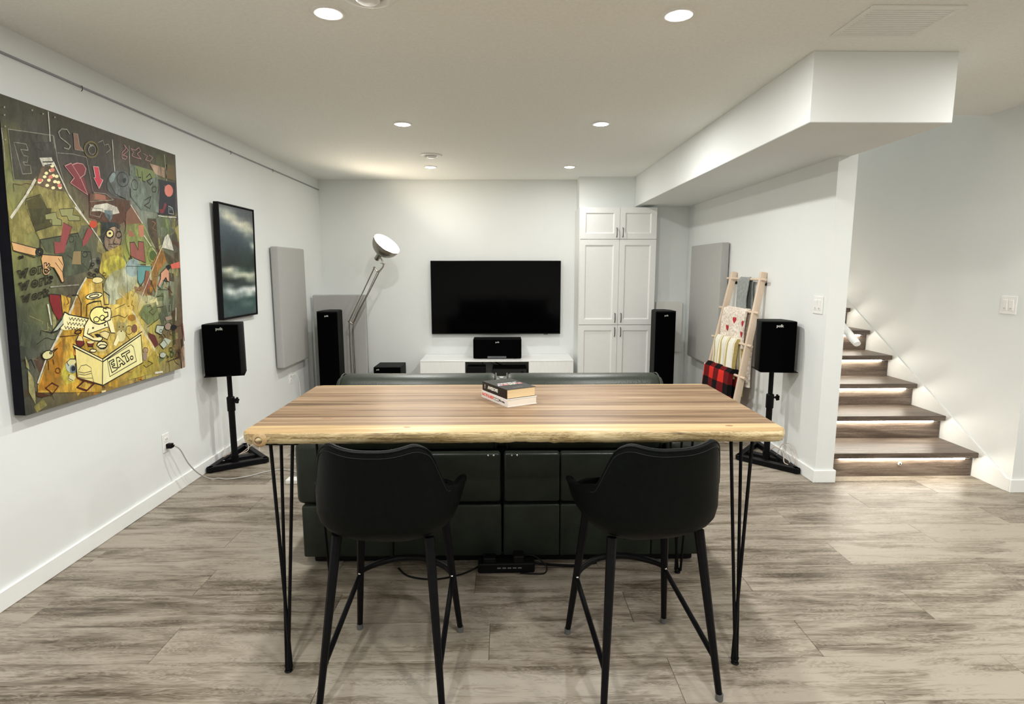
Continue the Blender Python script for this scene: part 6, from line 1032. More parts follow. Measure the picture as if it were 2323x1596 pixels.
bm = NB(); tube(bm, spline([(-2.062, 4.12, .10), (-2.03, 4.02, .06), (-1.99, 4.10, .09), (-1.95, 4.2, .12), (-1.90, 4.13, .075), (-1.97, 4.08, .052), (-2.03, 4.14, .05), (-2.055, 4.05, .02), (-2.0, 3.97, .05)], 8), .0028, 6)
tube(bm, spline([(-2.055, 4.2, .13), (-2.0, 4.16, .03), (-1.93, 4.22, .07), (-1.88, 4.28, .10), (-1.85, 4.2, .03)], 8), .0028, 6)
o = fin('speaker_wire', bm, CABLEM, None, True); tag(o, 'loose beige speaker wire coiled at the foot of the left stand', 'wire')
bm = NB(); tube(bm, spline([(1.93, 3.99, .10), (1.95, 3.95, .135), (1.985, 3.91, .10), (1.975, 3.87, .05), (1.985, 3.83, .044)], 8), .0034, 6)
tube(bm, spline([(1.995, 4.02, .05), (2.005, 3.98, .14), (2.01, 3.93, .155), (2.015, 3.88, .13), (2.025, 3.82, .06), (2.02, 3.86, .03), (2.01, 3.92, .10), (2.0, 3.97, .14)], 8), .0026, 6)
tube(bm, spline([(2.02, 3.95, .16), (2.028, 3.90, .17), (2.03, 3.83, .12), (2.025, 3.80, .05)], 8), .0026, 6)
o = fin('speaker_wire', bm, CABLEM, None, True); tag(o, 'loose beige speaker wire looping over the base of the right stand', 'wire')

# ------------------------------------------------------------------ blanket ladder
ld = thing('blanket_ladder', 'pale birch blanket ladder leaning on the right wall', 'ladder', (1.80, 4.76, 0))
def lad(p): return (p[0]-1.80, p[1]-4.76, p[2])
for yy, xb in ((4.485, 1.815), (5.06, 1.745)):
    bm = NB(); a = Vector(lad((xb, yy, 0))); b_ = Vector(lad((2.028, yy, 1.375)))
    d = (b_-a); ln = d.length; q = d.to_track_quat('Z', 'Y').to_matrix().to_4x4(); q.translation = a
    box(bm, -.017, .017, -.026, .026, 0, ln, bev=.006, mtx=q)
    fin('rail', bm, BIRCH, ld, True, auto=40)
ZR = [1.318, 1.060, .800, .545, .285]
def rx(yy, z):
    a = 1.815+(2.028-1.815)*z/1.375; b_ = 1.745+(2.028-1.745)*z/1.375; t_ = (yy-4.485)/(5.06-4.485); return a+(b_-a)*t_-.012
for z in ZR:
    bm = NB(); tube(bm, [lad((rx(4.40, z), 4.40, z)), lad((rx(5.15, z), 5.15, z))], .0105, 12); fin('rung', bm, BIRCH, ld, True, auto=40)
for yy in (4.485, 5.06):
    bm = NB(); tube(bm, [lad((2.035, yy-.005, 1.28)), lad((2.050, yy-.005, 1.28))], .012, 10); fin('wall_pad', bm, BLACKP, ld, True, auto=40)
def drape(name, m, y0, y1, z, front, back, thick, label, folds=.01, fr=5, rad=.016, n=26, seed=0, lean=.14, taper=0, fringe=None, hearts=None, hang_skew=0):
    """cloth folded over a rung: a closed thick strip running down the front, over the rung and down the back"""
    def prof(t):             # t 0..1 along the strip, returns (dx,dz) centre line and normal
        L1 = front; L2 = PI*rad; L3 = back; s = t*(L1+L2+L3)
        if s < L1: d = L1-s; return (-rad-d*lean*.25-.008*math.sin(min(d*9, 3.1)), -d), (-1, 0)
        if s < L1+L2: a = PI-(s-L1)/rad; return (math.cos(a)*rad, math.sin(a)*rad), (math.cos(a), math.sin(a))
        d = s-L1-L2; return (rad+d*.02, -d), (1, 0)
    ny = 18; rows = []
    for i in range(n+1):
        t = i/n; (dx, dz), (nx, nz) = prof(t); row = []
        for j in range(ny+1):
            v = j/ny; yy = y0+(y1-y0)*v; depth = max(0, -dz)
            w_ = folds*math.sin(v*fr*PI+seed+depth*3)*min(1, depth*6+.15)+.004*mnoise.noise(Vector((v*6, depth*9, seed)))
            cx = rx(yy, z)+dx; yy2 = yy+taper*depth*(v-.5)+.006*math.sin(depth*14+seed); zz = z+dz+hang_skew*(v-.5)*min(1, depth*4)
            row.append((Vector((cx+nx*w_, yy2, zz+nz*w_)), Vector((nx, 0, nz))))
        rows.append(row)
    bm = NB(); uvl = bm.loops.layers.uv.new('UVMap')
    out = [[bm.verts.new(p+nn*thick*.5) for p, nn in r] for r in rows]; inn = [[bm.verts.new(p-nn*thick*.5) for p, nn in r] for r in rows]
    tot = front+back+PI*rad; wd = y1-y0
    def face(vs_, uv_):
        f = bm.faces.new(vs_)
        for l, q in zip(f.loops, uv_): l[uvl].uv = q
    for i in range(n):
        for j in range(ny):
            u = [(j/ny*wd, i/n*tot), ((j+1)/ny*wd, i/n*tot), ((j+1)/ny*wd, (i+1)/n*tot), (j/ny*wd, (i+1)/n*tot)]
            face((out[i][j], out[i][j+1], out[i+1][j+1], out[i+1][j]), u); face((inn[i][j], inn[i+1][j], inn[i+1][j+1], inn[i][j+1]), [u[0], u[3], u[2], u[1]])
        for j in (0, ny):
            u = [(j/ny*wd, i/n*tot)]*2+[(j/ny*wd, (i+1)/n*tot)]*2; face((out[i][j], inn[i][j], inn[i+1][j], out[i+1][j]), u)
    for i in (0, n):
        for j in range(ny):
            u = [(j/ny*wd, i/n*tot), ((j+1)/ny*wd, i/n*tot)]; u = u+u[::-1]; face((out[i][j], out[i][j+1], inn[i][j+1], inn[i][j]), u)
    bmesh.ops.recalc_face_normals(bm, faces=bm.faces)
    o = fin(name, bm, m, None, True, auto=60); c0 = Vector((rx((y0+y1)/2, z), (y0+y1)/2, z-front)); o.data.transform(Matrix.Translation(-c0)); o.location = c0
    tag(o, label, name.split('_')[-1] if name != 'grey_scarf' else 'scarf', None)
    if hearts:
        for hi, (t, v, s_) in enumerate(hearts):
            bm = NB(); ii = t*n; jj = v*ny
            def S_(a, b_):
                fa = min(max(ii+b_/tot*n, 0), n-.001); fb = min(max(jj+a/wd*ny, 0), ny-.001); i0 = int(fa); j0 = int(fb); fa -= i0; fb -= j0
                P = [rows[i0+p][j0+q] for p in (0, 1) for q in (0, 1)]; wv = [(1-fa)*(1-fb), (1-fa)*fb, fa*(1-fb), fa*fb]
                p = sum((P[k][0]*wv[k] for k in range(4)), Vector()); nn = sum((P[k][1]*wv[k] for k in range(4)), Vector()).normalized(); return p+nn*(thick*.5+.0025)-c0
            pts = []
            for k in range(24):
                a = 2*PI*k/24; hx = 16*math.sin(a)**3; hy = 13*math.cos(a)-5*math.cos(2*a)-2*math.cos(3*a)-math.cos(4*a); pts.append((hx/17*s_, hy/17*s_*1.15))
            up_ = 1 if t*tot < front else -1
            rim_ = [bm.verts.new(S_(a, b_*up_)) for a, b_ in pts]; mid = [bm.verts.new(S_(a*.5, b_*.5*up_)) for a, b_ in pts]; cc = bm.verts.new(S_(0, 0))
            for k in range(24):
                k2 = (k+1) % 24; bm.faces.new((rim_[k], rim_[k2], mid[k2], mid[k])); bm.faces.new((mid[k], mid[k2], cc))
            h_ = fin('heart_patch', bm, mat('heart_red', (.42, .015, .025), .8, var=.15, scale=200), o)
            if hi == 0: h_['label'] = 'red heart patch'
    if fringe:
        i = n; bm = NB()
        for j in range(ny*2):
            p = rows[n][min(j//2, ny)][0]-c0+Vector((0, (j % 2)*wd/ny/2, 0)); q = Vector((random.uniform(-.006, .006), random.uniform(-.006, .006), -fringe*random.uniform(.8, 1.1)))
            tube(bm, [p, p+q*.5+Vector((random.uniform(-.003, .003), 0, 0)), p+q], [.003, .0025, .0015], 4)
        f_ = fin('fringe', bm, mat('fringe_yellow', (.62, .54, .22), .8), o)
    return o
SCARF = mat('scarf_knit', (.27, .29, .28), .9, var=.2, scale=40, stretch=(1, 1, 3), bump=.6, bscale=120, coord='UV')
def knit(name, fn, bump=.5, bs=60):
    m, N, L, b = base_mat(name, (.5, .5, .5), .95, 0, .15); uvn = N.new('ShaderNodeUVMap'); sp_ = N.new('ShaderNodeSeparateXYZ'); L.new(uvn.outputs[0], sp_.inputs[0])
    L.new(fn(N, L, sp_.outputs[0], sp_.outputs[1], uvn.outputs[0]), b.inputs['Base Color'])
    n = N.new('ShaderNodeTexVoronoi'); n.inputs['Scale'].default_value = bs; L.new(uvn.outputs[0], n.inputs['Vector'])
    bp = N.new('ShaderNodeBump'); bp.inputs['Strength'].default_value = bump; bp.inputs['Distance'].default_value = .003; L.new(n.outputs[0], bp.inputs['Height']); L.new(bp.outputs[0], b.inputs['Normal'])
    MATS[name] = m; return m
def cream_fn(N, L, u, v, uv_):
    n = N.new('ShaderNodeTexVoronoi'); n.inputs['Scale'].default_value = 60; L.new(uv_, n.inputs['Vector']); return ramp(N, L, n.outputs[0], [(.0, (.42, .33, .27)), (.45, (.70, .62, .54)), (.8, (.82, .76, .68))])
def stripe_fn(N, L, u, v, uv_):
    f = math_node(N, L, 'FRACT', math_node(N, L, 'ADD', math_node(N, L, 'MULTIPLY', u, 7.5), .62))
    r = N.new('ShaderNodeValToRGB'); r.color_ramp.interpolation = 'CONSTANT'; e = r.color_ramp.elements
    for p, c in ((0, (.80, .78, .70)), (.50, (.47, .38, .14)), (.66, (.80, .78, .70)), (.78, (.62, .50, .20)), (.86, (.80, .78, .70))):
        el = e[0] if p == 0 else (e[1] if p == .50 else e.new(p)); el.position = p; el.color = c+(1,)
    L.new(f, r.inputs[0]); return r.outputs[0]
def plaid_fn(N, L, u, v, uv_):
    a = math_node(N, L, 'GREATER_THAN', math_node(N, L, 'FRACT', math_node(N, L, 'MULTIPLY', u, 5.4)), .5); b_ = math_node(N, L, 'GREATER_THAN', math_node(N, L, 'FRACT', math_node(N, L, 'MULTIPLY', v, 5.4)), .5)
    return ramp(N, L, math_node(N, L, 'MULTIPLY', math_node(N, L, 'ADD', a, b_), .5), [(.1, (.006, .005, .006)), (.5, (.13, .008, .010)), (.9, (.62, .03, .02))])
drape('grey_scarf', SCARF, 4.655, 4.86, ZR[0], .24, .28, .006, 'thin grey scarf over the top rung of the ladder', .004, 3, .013)
drape('cream_blanket', knit('cream_knit', cream_fn, .8, 70), 4.56, 5.00, ZR[1], .30, .62, .014, 'cream knitted blanket with red hearts on the second ladder rung', .008, 4, .018, hearts=[(.225, .42, .030), (.145, .74, .03), (.21, .04, .028), (.12, .05, .028), (.55, .15, .03), (.75, .3, .03), (.9, .12, .03)], seed=1)
drape('striped_throw', knit('striped_knit', stripe_fn, .6, 110), 4.60, 5.015, ZR[2], .27, .42, .030, 'cream and mustard striped throw on the third ladder rung', .010, 5, .024, fringe=.06, seed=2, hang_skew=.05)
drape('plaid_blanket', knit('plaid_fleece', plaid_fn, .3, 200), 4.575, 5.05, ZR[3], .36, .34, .040, 'red and black checked fleece blanket on the lowest visible rung', .008, 3, .030, seed=3)

# ------------------------------------------------------------------ sofa
sf = thing('sofa', 'dark grey leather two-seat sofa seen from behind, beyond the table', 'sofa', (-.01, 3.05, 0))
def sfb(name, x0, x1, y0, y1, z0, z1, bev=.02, seg=3, m=None, label=None):
    o = fin(name, bx(x0+.01, x1+.01, y0-3.05, y1-3.05, z0, z1, bev=bev, seg=seg), m or SOFAL, sf, True, auto=60)
    if label: o['label'] = label
    return o
sfb('inner_frame', -.945, .93, 2.66, 2.84, .05, .555, .01, 1, BLACKP)
sfb('plinth', -.915, .910, 2.60, 3.42, .004, .050, .01, 2, BLACKP)
for x0, x1 in ((-.955, -.530), (-.529, -.014), (-.006, .262), (.263, .70), (.701, .940)):
    sfb('lower_back_panel', x0, x1, 2.575, 2.70, .040, .296, .010, 3)
for x0, x1 in ((-.80, -.530), (-.529, -.018), (-.002, .262), (.263, .765)):
    sfb('upper_back_panel', x0, x1, 2.580, 2.72, .306, .545, .014, 3)
sfb('arm', -.978, -.806, 2.578, 3.50, .300, .600, .03, 4); sfb('arm', .771, .948, 2.578, 3.50, .300, .600, .03, 4)
sfb('arm_front', -.970, -.81, 2.70, 3.49, .045, .31, .01); sfb('arm_front', .775, .94, 2.70, 3.49, .045, .31, .01)
def headrest(x0, x1):
    bm = NB(); pr = [(-.10, .555), (-.115, .62), (-.105, .74), (-.075, .83), (-.03, .878), (.03, .893), (.09, .878), (.125, .835), (.13, .76), (.11, .66), (.09, .555)]
    P = spline([(0, y, z) for y, z in pr]+[(0, pr[0][0], pr[0][1])], 4)[:-1]; N_ = 22; rings = []
    for i in range(N_+1):
        v = i/N_; e = min(v, 1-v)*(x1-x0); k = 1-.10*max(0, 1-e/.035)**2; xx = x0+(x1-x0)*v
        rings.append([bm.verts.new((xx+.01, (p.y*k+.005*math.sin(v*9)*.4)+2.73-3.05, .70+(p.z-.70)*k)) for p in P])
    for a, b_ in zip(rings, rings[1:]):
        for q in range(len(P)): bm.faces.new((a[q], a[(q+1) % len(P)], b_[(q+1) % len(P)], b_[q]))
    bm.faces.new(rings[0][::-1]); bm.faces.new(rings[-1]); o = fin('back_cushion', bm, SOFAL, sf, True, auto=60)
    for xx, s in ((x0+.018, 1), (x1-.018, -1)):
        bm = NB(); tube(bm, [(xx+.01, p.y*.995+2.73-3.05, .70+(p.z-.70)*.995) for p in P+P[:1]], .0035, 6, cap=False); fin('welt', bm, SOFAL, o, True)
headrest(-.800, -.022); headrest(-.004, .765)
sfb('seat_cushion', -.80, -.02, 2.86, 3.52, .27, .44, .04, 4); sfb('seat_cushion', -.005, .765, 2.86, 3.52, .27, .44, .04, 4)
sfb('footrest_panel', -.80, -.02, 3.42, 3.53, .06, .27, .015); sfb('footrest_panel', -.005, .765, 3.42, 3.53, .06, .27, .015)
for q in (-.05, -.075, .035, .06):
    bm = NB(); lathe(bm, [(0, .0028), (.003, .0024), (.0042, 0)], 10, mtx=Matrix.Translation((q+.01, 2.578-3.05, .537)) @ Matrix.Rotation(PI/2, 4, 'X')); fin('rivet', bm, mat('chrome', (.8, .8, .8), .15, 1), sf, True)

# ------------------------------------------------------------------ power bar
pb = thing('power_bar', 'black power bar with small lit marks on the floor behind the sofa', 'power strip', (.02, 2.515, 0), .02)
fin('housing', bx(-.145, .12, -.028, .028, 0, .05, bev=.008), BLACKP, pb)
bm = NB()
for k in range(5): box(bm, -.055+k*.024, -.038+k*.024, -.0288, -.027, .024, .030)
o = fin('indicator_marks', bm, mat('mark_grey', (.16, .16, .16), .5, spec=.1), pb); o['label'] = 'row of small pale marks'
bm = NB(); box(bm, .02, .07, -.03, .03, .048, .085, bev=.006); box(bm, -.12, -.06, -.025, .025, .048, .075, bev=.005); fin('plug', bm, BLACKP, pb)
bm = NB(); tube(bm, spline([(.06, 0, .07), (.11, -.005, .075), (.17, -.02, .035), (.165, -.04, .006), (.11, -.045, .006), (.05, -.04, .008)], 8), .0035, 8); fin('cord', bm, BLACKP, pb, True); bm = NB(); tube(bm, spline([(-.145, 0, .02), (-.22, -.035, .005), (-.34, -.075, .005), (-.46, -.045, .005), (-.52, .03, .005)], 8), .004, 8); fin('cord', bm, BLACKP, pb, True); bm = NB()
tube(bm, spline([(.11, .01, .03), (.22, .02, .012), (.33, .015, .01), (.42, .05, .005)], 8), .006, 8); fin('cord', bm, BLACKP, pb, True)

# ------------------------------------------------------------------ table
ZT = .882; TX0, TX1, TY0, TY1 = -.838, .914, 1.775, 2.545
tb = thing('bar_table', 'long live-edge acacia counter table on black hairpin legs', 'table', (.038, 2.16, 0))
ox, oy = .038, 2.16
def edge_n(x): return .009*mnoise.noise(Vector((x*3.1, 1.3, 0)))+.004*mnoise.noise(Vector((x*14, 4.3, 0)))
def edge_f(x): return .008*mnoise.noise(Vector((x*2.7, 8.3, 0)))
nb = 60
# staves between the two live edges, each a board of its own with a hairline joint
ys = [1.812, 1.862, 1.918, 1.985, 2.058, 2.142, 2.215, 2.30, 2.372, 2.452, 2.523]
for k in range(len(ys)-1):
    mm = SAPM if k == 0 else TABLEM
    e = 0 if 0 < k < len(ys)-2 else 0
    bm = bx(TX0-ox, TX1-ox, -(ys[k+1]-ys[k])/2+.0002, (ys[k+1]-ys[k])/2-.0002, ZT-.044, ZT, bev=.0008, seg=1)
    o = fin('board', bm, mm, tb); o.location = (0, (ys[k]+ys[k+1])/2-oy, 0)
def live(front):
    bm = NB(); rings = []; m_ = 170
    for i in range(m_+1):
        x = TX0+(TX1-TX0)*i/m_; e = min(i, m_-i)/m_*(TX1-TX0); c_ = .022*max(0, 1-e/.03)**2
        k = 1 if front else -1; yb = ys[0] if front else ys[-1]; ye = (TY0+edge_n(x)+c_) if front else (TY1+edge_f(x)-c_)
        kn = math.exp(-((x-(TX0+.062))/.026)**2) if front else 0
        rr = .003*mnoise.noise(Vector((x*40, 2, 7)))+.004*mnoise.noise(Vector((x*9, 2, 3)))
        low = .010+.006*mnoise.noise(Vector((x*5, 7, 2)))+.006*mnoise.noise(Vector((x*17, 5, 2)))
        prof = [(yb, ZT), (ye+k*.010, ZT-.0004), (ye+k*.004, ZT-.003), (ye-k*(kn*.012)+rr*.3, ZT-.010), (ye+rr-k*kn*.016, ZT-.020), (ye+k*.004+rr*2-k*kn*.014, ZT-.030-rr), (ye+k*.010+rr-k*kn*.006, ZT-.038+rr), (ye+k*(.018+low*.6), ZT-.044+max(0, rr)), (yb, ZT-.044)]
        rings.append([bm.verts.new((x-ox, y_-oy, z_)) for y_, z_ in prof])
    np_ = len(rings[0])
    for a, b_ in zip(rings, rings[1:]):
        for q in range(np_):
            f = bm.faces.new((a[q], a[(q+1) % np_], b_[(q+1) % np_], b_[q])); f.material_index = 0 if q < 2 or q > 6 else 1
    bm.faces.new(rings[0]); bm.faces.new(rings[-1]); bmesh.ops.recalc_face_normals(bm, faces=bm.faces)
    return fin('live_edge', bm, [SAPM, BARKM], tb, True, auto=45)
le = live(True); le['label'] = 'pale rippled bark-side edge'; lf = live(False)
KN = mat('knot_dark', (.09, .045, .02), .6, var=.4, scale=200); KN2 = mat('knot_rim', (.40, .27, .13), .5, var=.25, scale=90)
bm = NB(); lathe(bm, [(.024, -.006), (.020, .001), (.012, .003)], 22, mi=0, mtx=Matrix.Translation((TX0+.062-ox, TY0-.011-oy, ZT-.021)) @ Matrix.Rotation(PI/2, 4, 'X')); lathe(bm, [(.012, .003), (.009, -.002), (0, -.004)], 22, mi=1, mtx=Matrix.Translation((TX0+.062-ox, TY0-.011-oy, ZT-.021)) @ Matrix.Rotation(PI/2, 4, 'X'))
fin('knot', bm, [KN2, KN], le, True)
for (x, y, a, b_) in ((.745, 1.835, .013, .007), (-.32, 1.835, .011, .006), (.055, 1.90, .016, .006), (-.62, 1.955, .02, .006), (.03, 2.46, .02, .006)):
    bm = NB(); prism(bm, [(a*math.cos(t_*PI/8), b_*math.sin(t_*PI/8)) for t_ in range(16)], 0, .0003); o = fin('knot', bm, mat('knot_top', (.26, .13, .06), .45, var=.5, scale=260), tb); o.location = (x-ox, y-oy, ZT)
def hairpin(fx, fy, sx, sy):
    cx_, cy_ = fx+sx*.004, fy-sy*.024       # outer corner of the plate
    t = bpy.data.objects.new('hairpin_leg', None); C.objects.link(t)
    P = [Vector((cx_, cy_, ZT-.047)), Vector((cx_+sx*.072*-1, cy_, ZT-.047)), Vector((cx_+sx*.014, cy_+sy*.125, ZT-.047))]
    F_ = Vector((fx, fy, .0))
    bm = NB(); prism(bm, [(cx_+sx*.022-ox, cy_-sy*.02-oy), (cx_-sx*.095-ox, cy_-sy*.02-oy), (cx_-sx*.095-ox, cy_+sy*.02-oy), (cx_-sx*.01-ox, cy_+sy*.15-oy), (cx_+sx*.022-ox, cy_+sy*.15-oy)], ZT-.049, ZT-.0443)
    bmesh.ops.recalc_face_normals(bm, faces=bm.faces)
    bpy.data.objects.remove(t)
    leg = fin('leg', bm, BLACKM, tb)
    for i, p in enumerate(P):
        d = Vector(((i-1)*.010*sx, (1 if i == 2 else 0)*.010*sy, 0))
        bm = NB(); tube(bm, [p-Vector((ox, oy, 0)), Vector((F_.x-ox, F_.y-oy, .016))+d], .0058, 10); fin('rod', bm, BLACKM, leg, True, auto=40)
    bm = NB(); q = Vector((fx-ox, fy-oy, 0)); tube(bm, spline([q+Vector((-.011*sx, 0, .022)), q+Vector((-.006*sx, 0, .008)), q+Vector((.005*sx, .002*sy, .008)), q+Vector((.010*sx, .004*sy, .022))], 5), .0058, 10)
    lathe(bm, [(0, .006), (.012, .006), (.014, .003), (.013, 0), (0, 0)], 16, mtx=Matrix.Translation(q)); fin('foot', bm, BLACKP, leg, True, auto=40)
hairpin(-.760, 1.846, -1, 1); hairpin(.823, 1.862, 1, 1); hairpin(-.783, 2.452, -1, -1); hairpin(.804, 2.484, 1, -1)

# ------------------------------------------------------------------ books
def book(name, label, x, y, z, rz, W_, D_, T_, cover, pages, tape=None):
    """spine along the local -X side; W_ = spine to fore edge, D_ = height of the book"""
    t = thing(name, label, 'book', (x, y, z), rz)
    fin('page_block', bx(-W_/2+.003, W_/2-.003, -D_/2+.002, D_/2-.002, .0012, T_-.0012), pages, t)
    bm = NB(); box(bm, -W_/2, W_/2, -D_/2, D_/2, 0, .0012); box(bm, -W_/2, -W_/2+.0015, -D_/2, D_/2, .0012, T_-.0012); box(bm, -W_/2, W_/2, -D_/2, D_/2, T_-.0012, T_)
    if tape:
        for f in bm.faces: pass
    fin('cover', bm, cover, t); return t
COVK = mat('book_black', (.012, .012, .012), .3, spec=.25, var=.1); COVW = mat('book_white', (.78, .74, .72), .4, var=.03)
PAGY = mat('pages_yellow', (.72, .55, .32), .8, var=.12, scale=40, stretch=(.2, .2, 30)); PAGW = mat('pages_white', (.80, .74, .66), .8, var=.08, scale=40, stretch=(.2, .2, 30))
RZ = .02
# corners measured on the table: spine runs from the left corner to the near corner
ang = math.atan2(2.095-2.300, .012-(-.103))      # direction of the spine edge
Lsp = .215; WB = .138
def place_book(z, shift, T_, W_, D_, **k):
    sd = Vector((math.cos(ang), math.sin(ang), 0)); pd = Vector((-sd.y, sd.x, 0))
    near = Vector((.012, 2.100, 0))+shift; c_ = near-sd*D_/2+pd*W_/2
    # local -Y end of the book = near end; local -X = spine, so local +X = pd
    return book(x=c_.x, y=c_.y, z=z, rz=math.atan2(pd.y, pd.x), W_=W_, D_=D_, T_=T_, **k)
b1 = place_book(ZT+.0005, Vector((0, 0, 0)), .029, .132, .212, name='paperback_book', label='white paperback with red spine lettering, lower book on the table', cover=COVW, pages=PAGW)
b2 = place_book(ZT+.030, Vector((-.002, .008, 0)), .036, .128, .200, name='paperback_book', label='black paperback with cream page edges, upper book on the table', cover=COVK, pages=PAGY)
def spine_text(b_, W_, T_, s, size, off, m, bold=.0, nm='spine_title'):
    # spine faces local -X ; text runs from far end (+Y) to near end (-Y), readable from outside
    Mx = Matrix(((0, 0, -1, -W_/2-.0002), (-1, 0, 0, off), (0, 1, 0, T_/2), (0, 0, 0, 1)))
    link(nm, text_mesh(s, size, Mx, .0002, bold), m, b_)
RED = mat('print_red', (.72, .10, .08), .5); INK = mat('print_black', (.03, .03, .03), .5); WHT = mat('print_white', (.78, .77, .74), .5)
spine_text(b1, .132, .029, 'FACTFULNESS', .0155, .052, RED, .0006)
spine_text(b1, .132, .036, 'TEN REASONS WE ARE WRONG', .0042, -.022, INK, 0, 'spine_subtitle'); spine_text(b1, .132, .020, 'ABOUT THE WORLD', .0042, -.022, INK, 0, 'spine_subtitle')
spine_text(b1, .132, .029, 'Hans Rosling', .0085, -.062, INK, .0003, 'spine_author')
spine_text(b2, .128, .036, 'AWESOME', .0175, .012, WHT, .0006); spine_text(b2, .128, .036, '!', .022, .078, WHT, .0006, 'spine_mark')
def cover_text(b_, T_, s, size, x, y, m, bold=.0006):
    # lines of the front cover run along local +X, top of the cover at +Y
    link('cover_title', text_mesh(s, size, Matrix.Translation((x, y, T_+.0003)), .0002, bold), m, b_)
cover_text(b2, .036, 'THE BOOK OF', .013, .0, .012, WHT)
cols = [(.35, .38, .50), (.60, .22, .22), (.70, .30, .28), (.55, .58, .42), (.75, .72, .62), (.55, .30, .30), (.66, .25, .24)]
for k, ch in enumerate('AWESOME'): cover_text(b2, .036, ch, .024, -.048+k*.0158, -.012, mat('print_%d' % k, cols[k], .4), .001)
cover_text(b2, .036, 'Neil Pasricha', .008, 0, -.072, mat('print_grey', (.3, .3, .3), .4), 0)

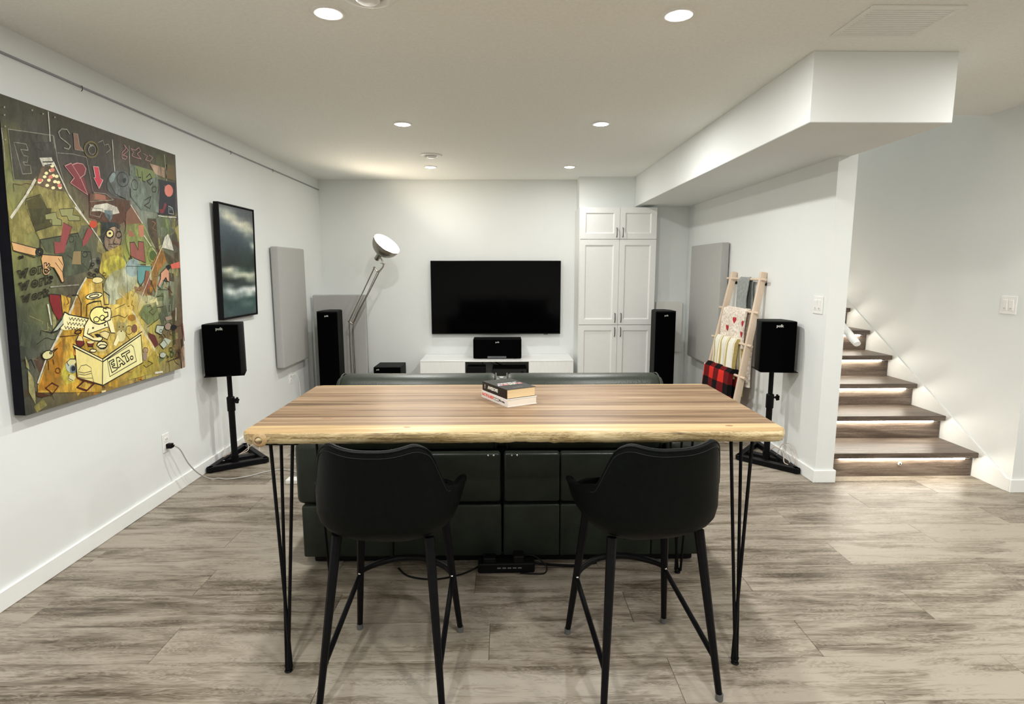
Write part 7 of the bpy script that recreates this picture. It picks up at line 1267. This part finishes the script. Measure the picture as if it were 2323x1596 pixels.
# ------------------------------------------------------------------ stools
def stool(x, y, rz, label):
    t = thing('bar_stool', label, 'stool', (x, y, 0), rz, group='black bucket stools at the table')
    n = 96
    def sm(a, b_, v): q = min(max((v-a)/(b_-a), 0), 1); return q*q*(3-2*q)
    def rimz(th):
        d = abs(math.degrees(th)); top = .882-.015*math.cos(min(d/27, 1)*PI/2)**1.2-.022*sm(30, 48, d)
        arm = .722-.042*sm(64, 100, d); h_ = top*(1-sm(42, 64, d))+arm*sm(42, 64, d); return h_*(1-sm(106, 128, d))+.622*sm(106, 128, d)
    def plan(th, k, z):
        s, c_ = math.sin(th), math.cos(th); e = .72; d = abs(math.degrees(th))
        fl = 1+.09*sm(64, 98, d)*(1-sm(108, 128, d))*sm(.60, .70, z)
        a = .232*k*fl; b_ = .222*k
        tp = 1-.05*sm(.66, .88, z)*(1-sm(50, 75, d))
        lean = -.030*sm(.66, .90, z)*max(0, c_)
        X = a*math.copysign(abs(s)**e, s)*tp; Y = -b_*math.copysign(abs(c_)**e, c_)+lean
        return X, Y
    bm = NB(); rings = []
    spec = [(.30, 'a', .530), (.50, 'a', .531), (.68, 'a', .540), (.82, 'a', .560), (.91, 'a', .578), (.97, 'a', .600), (1.0, 'f', .15), (1.0, 'f', .4), (1.0, 'f', .65), (1.0, 'f', .88), (.995, 'f', .97), (.975, 'f', 1.0), (.94, 'f', 1.0), (.915, 'f', .97), (.90, 'f', .85), (.88, 'f', .6), (.86, 'f', .3), (.82, 'f', .08), (.74, 's', .617), (.5, 's', .612), (.25, 's', .610)]
    for k, kind, v in spec:
        rg = []
        for i in range(n):
            th = -PI+2*PI*i/n; hz = rimz(th)
            z = min(v, hz-.02) if kind == 'a' else (.610+(hz-.610)*v if kind == 'f' else v)
            X, Y = plan(th, k, z); rg.append(bm.verts.new((X, Y, z)))
        rings.append(rg)
    for a, b_ in zip(rings, rings[1:]):
        for i in range(n): bm.faces.new((a[i], a[(i+1) % n], b_[(i+1) % n], b_[i]))
    bm.faces.new(rings[0][::-1]); bm.faces.new(rings[-1]); bmesh.ops.recalc_face_normals(bm, faces=bm.faces)
    sh = fin('bucket_seat', bm, SHELLL, t, True, auto=70)
    bm = NB(); pts = []
    for i in range(n+1):
        th = -PI+2*PI*i/n; hz = rimz(th); X, Y = plan(th, .985, hz); pts.append((X, Y, hz-.006))
    tube(bm, pts[14:-14], .0042, 6); fin('piping', bm, SHELLL, sh, True)
    bm = NB(); k_ = 0
    for i in range(30, 67):
        th = -PI+2*PI*(i)/n; hz = rimz(th); X, Y = plan(th, 1.002, hz-.02); 
        if k_: tube(bm, [pp, (X, Y, hz-.022)], .0012, 4)
        pp = (X, Y, hz-.022); k_ = 1
    fin('stitching', bm, mat('thread', (.018, .018, .018), .6, spec=.1), sh)
    bm = NB(); box(bm, -.10, .10, -.10, .12, .518, .534, bev=.006); fin('under_frame', bm, BLACKM, t)
    J = {}
    for sx in (-1, 1):
        for sy in (-1, 1):
            a = Vector((sx*.150, sy*.128, .548)); b_ = Vector((sx*.198, .200 if sy > 0 else -.222, .010)); J[sx, sy] = (a, b_)
            bm = NB(); tube(bm, [a, b_], [.0165, .0105], 8, rot=PI/8, squash=(1, 1)); leg = fin('leg', bm, BLACKM, t)
            bm = NB(); tube(bm, [b_+Vector((0, 0, .012)), Vector((b_.x, b_.y, 0))], .0125, 12); fin('glide', bm, mat('glide_grey', (.10, .10, .10), .5), leg, True, auto=40)
    def on(s, z): a, b_ = J[s]; return a.lerp(b_, (a.z-z)/(a.z-b_.z))
    L_, R_2 = on((-1, 1), .262), on((1, 1), .262)
    bm = NB(); pts = [L_, L_+Vector((.035, .045, .0)), L_.lerp(R_2, .30)+Vector((0, .095, 0)), L_.lerp(R_2, .5)+Vector((0, .11, 0)), L_.lerp(R_2, .70)+Vector((0, .095, 0)), R_2+Vector((-.035, .045, 0)), R_2]
    tube(bm, spline(pts, 7), .0125, 10, squash=(1, 1)); fin('footrest', bm, BLACKM, t, True, auto=50)
    for sx in (-1, 1):
        bm = NB(); tube(bm, [on((sx, 1), .25), on((sx, -1), .135)], .0095, 8, rot=PI/8); fin('side_brace', bm, BLACKM, t)
        bm = NB(); p = on((sx, 1), .256)+Vector((0, -.014, 0)); lathe(bm, [(0, .004), (.0035, .003), (.0045, 0)], 10, mtx=Matrix.Translation(p) @ Matrix.Rotation(PI/2, 4, 'X')); fin('screw', bm, MATS['chrome'], t, True)
    return t
stool(-.383, 1.872, -.06, 'black leather bucket bar stool at the left of the table')
stool(.470, 1.875, .16, 'black leather bucket bar stool at the right of the table')
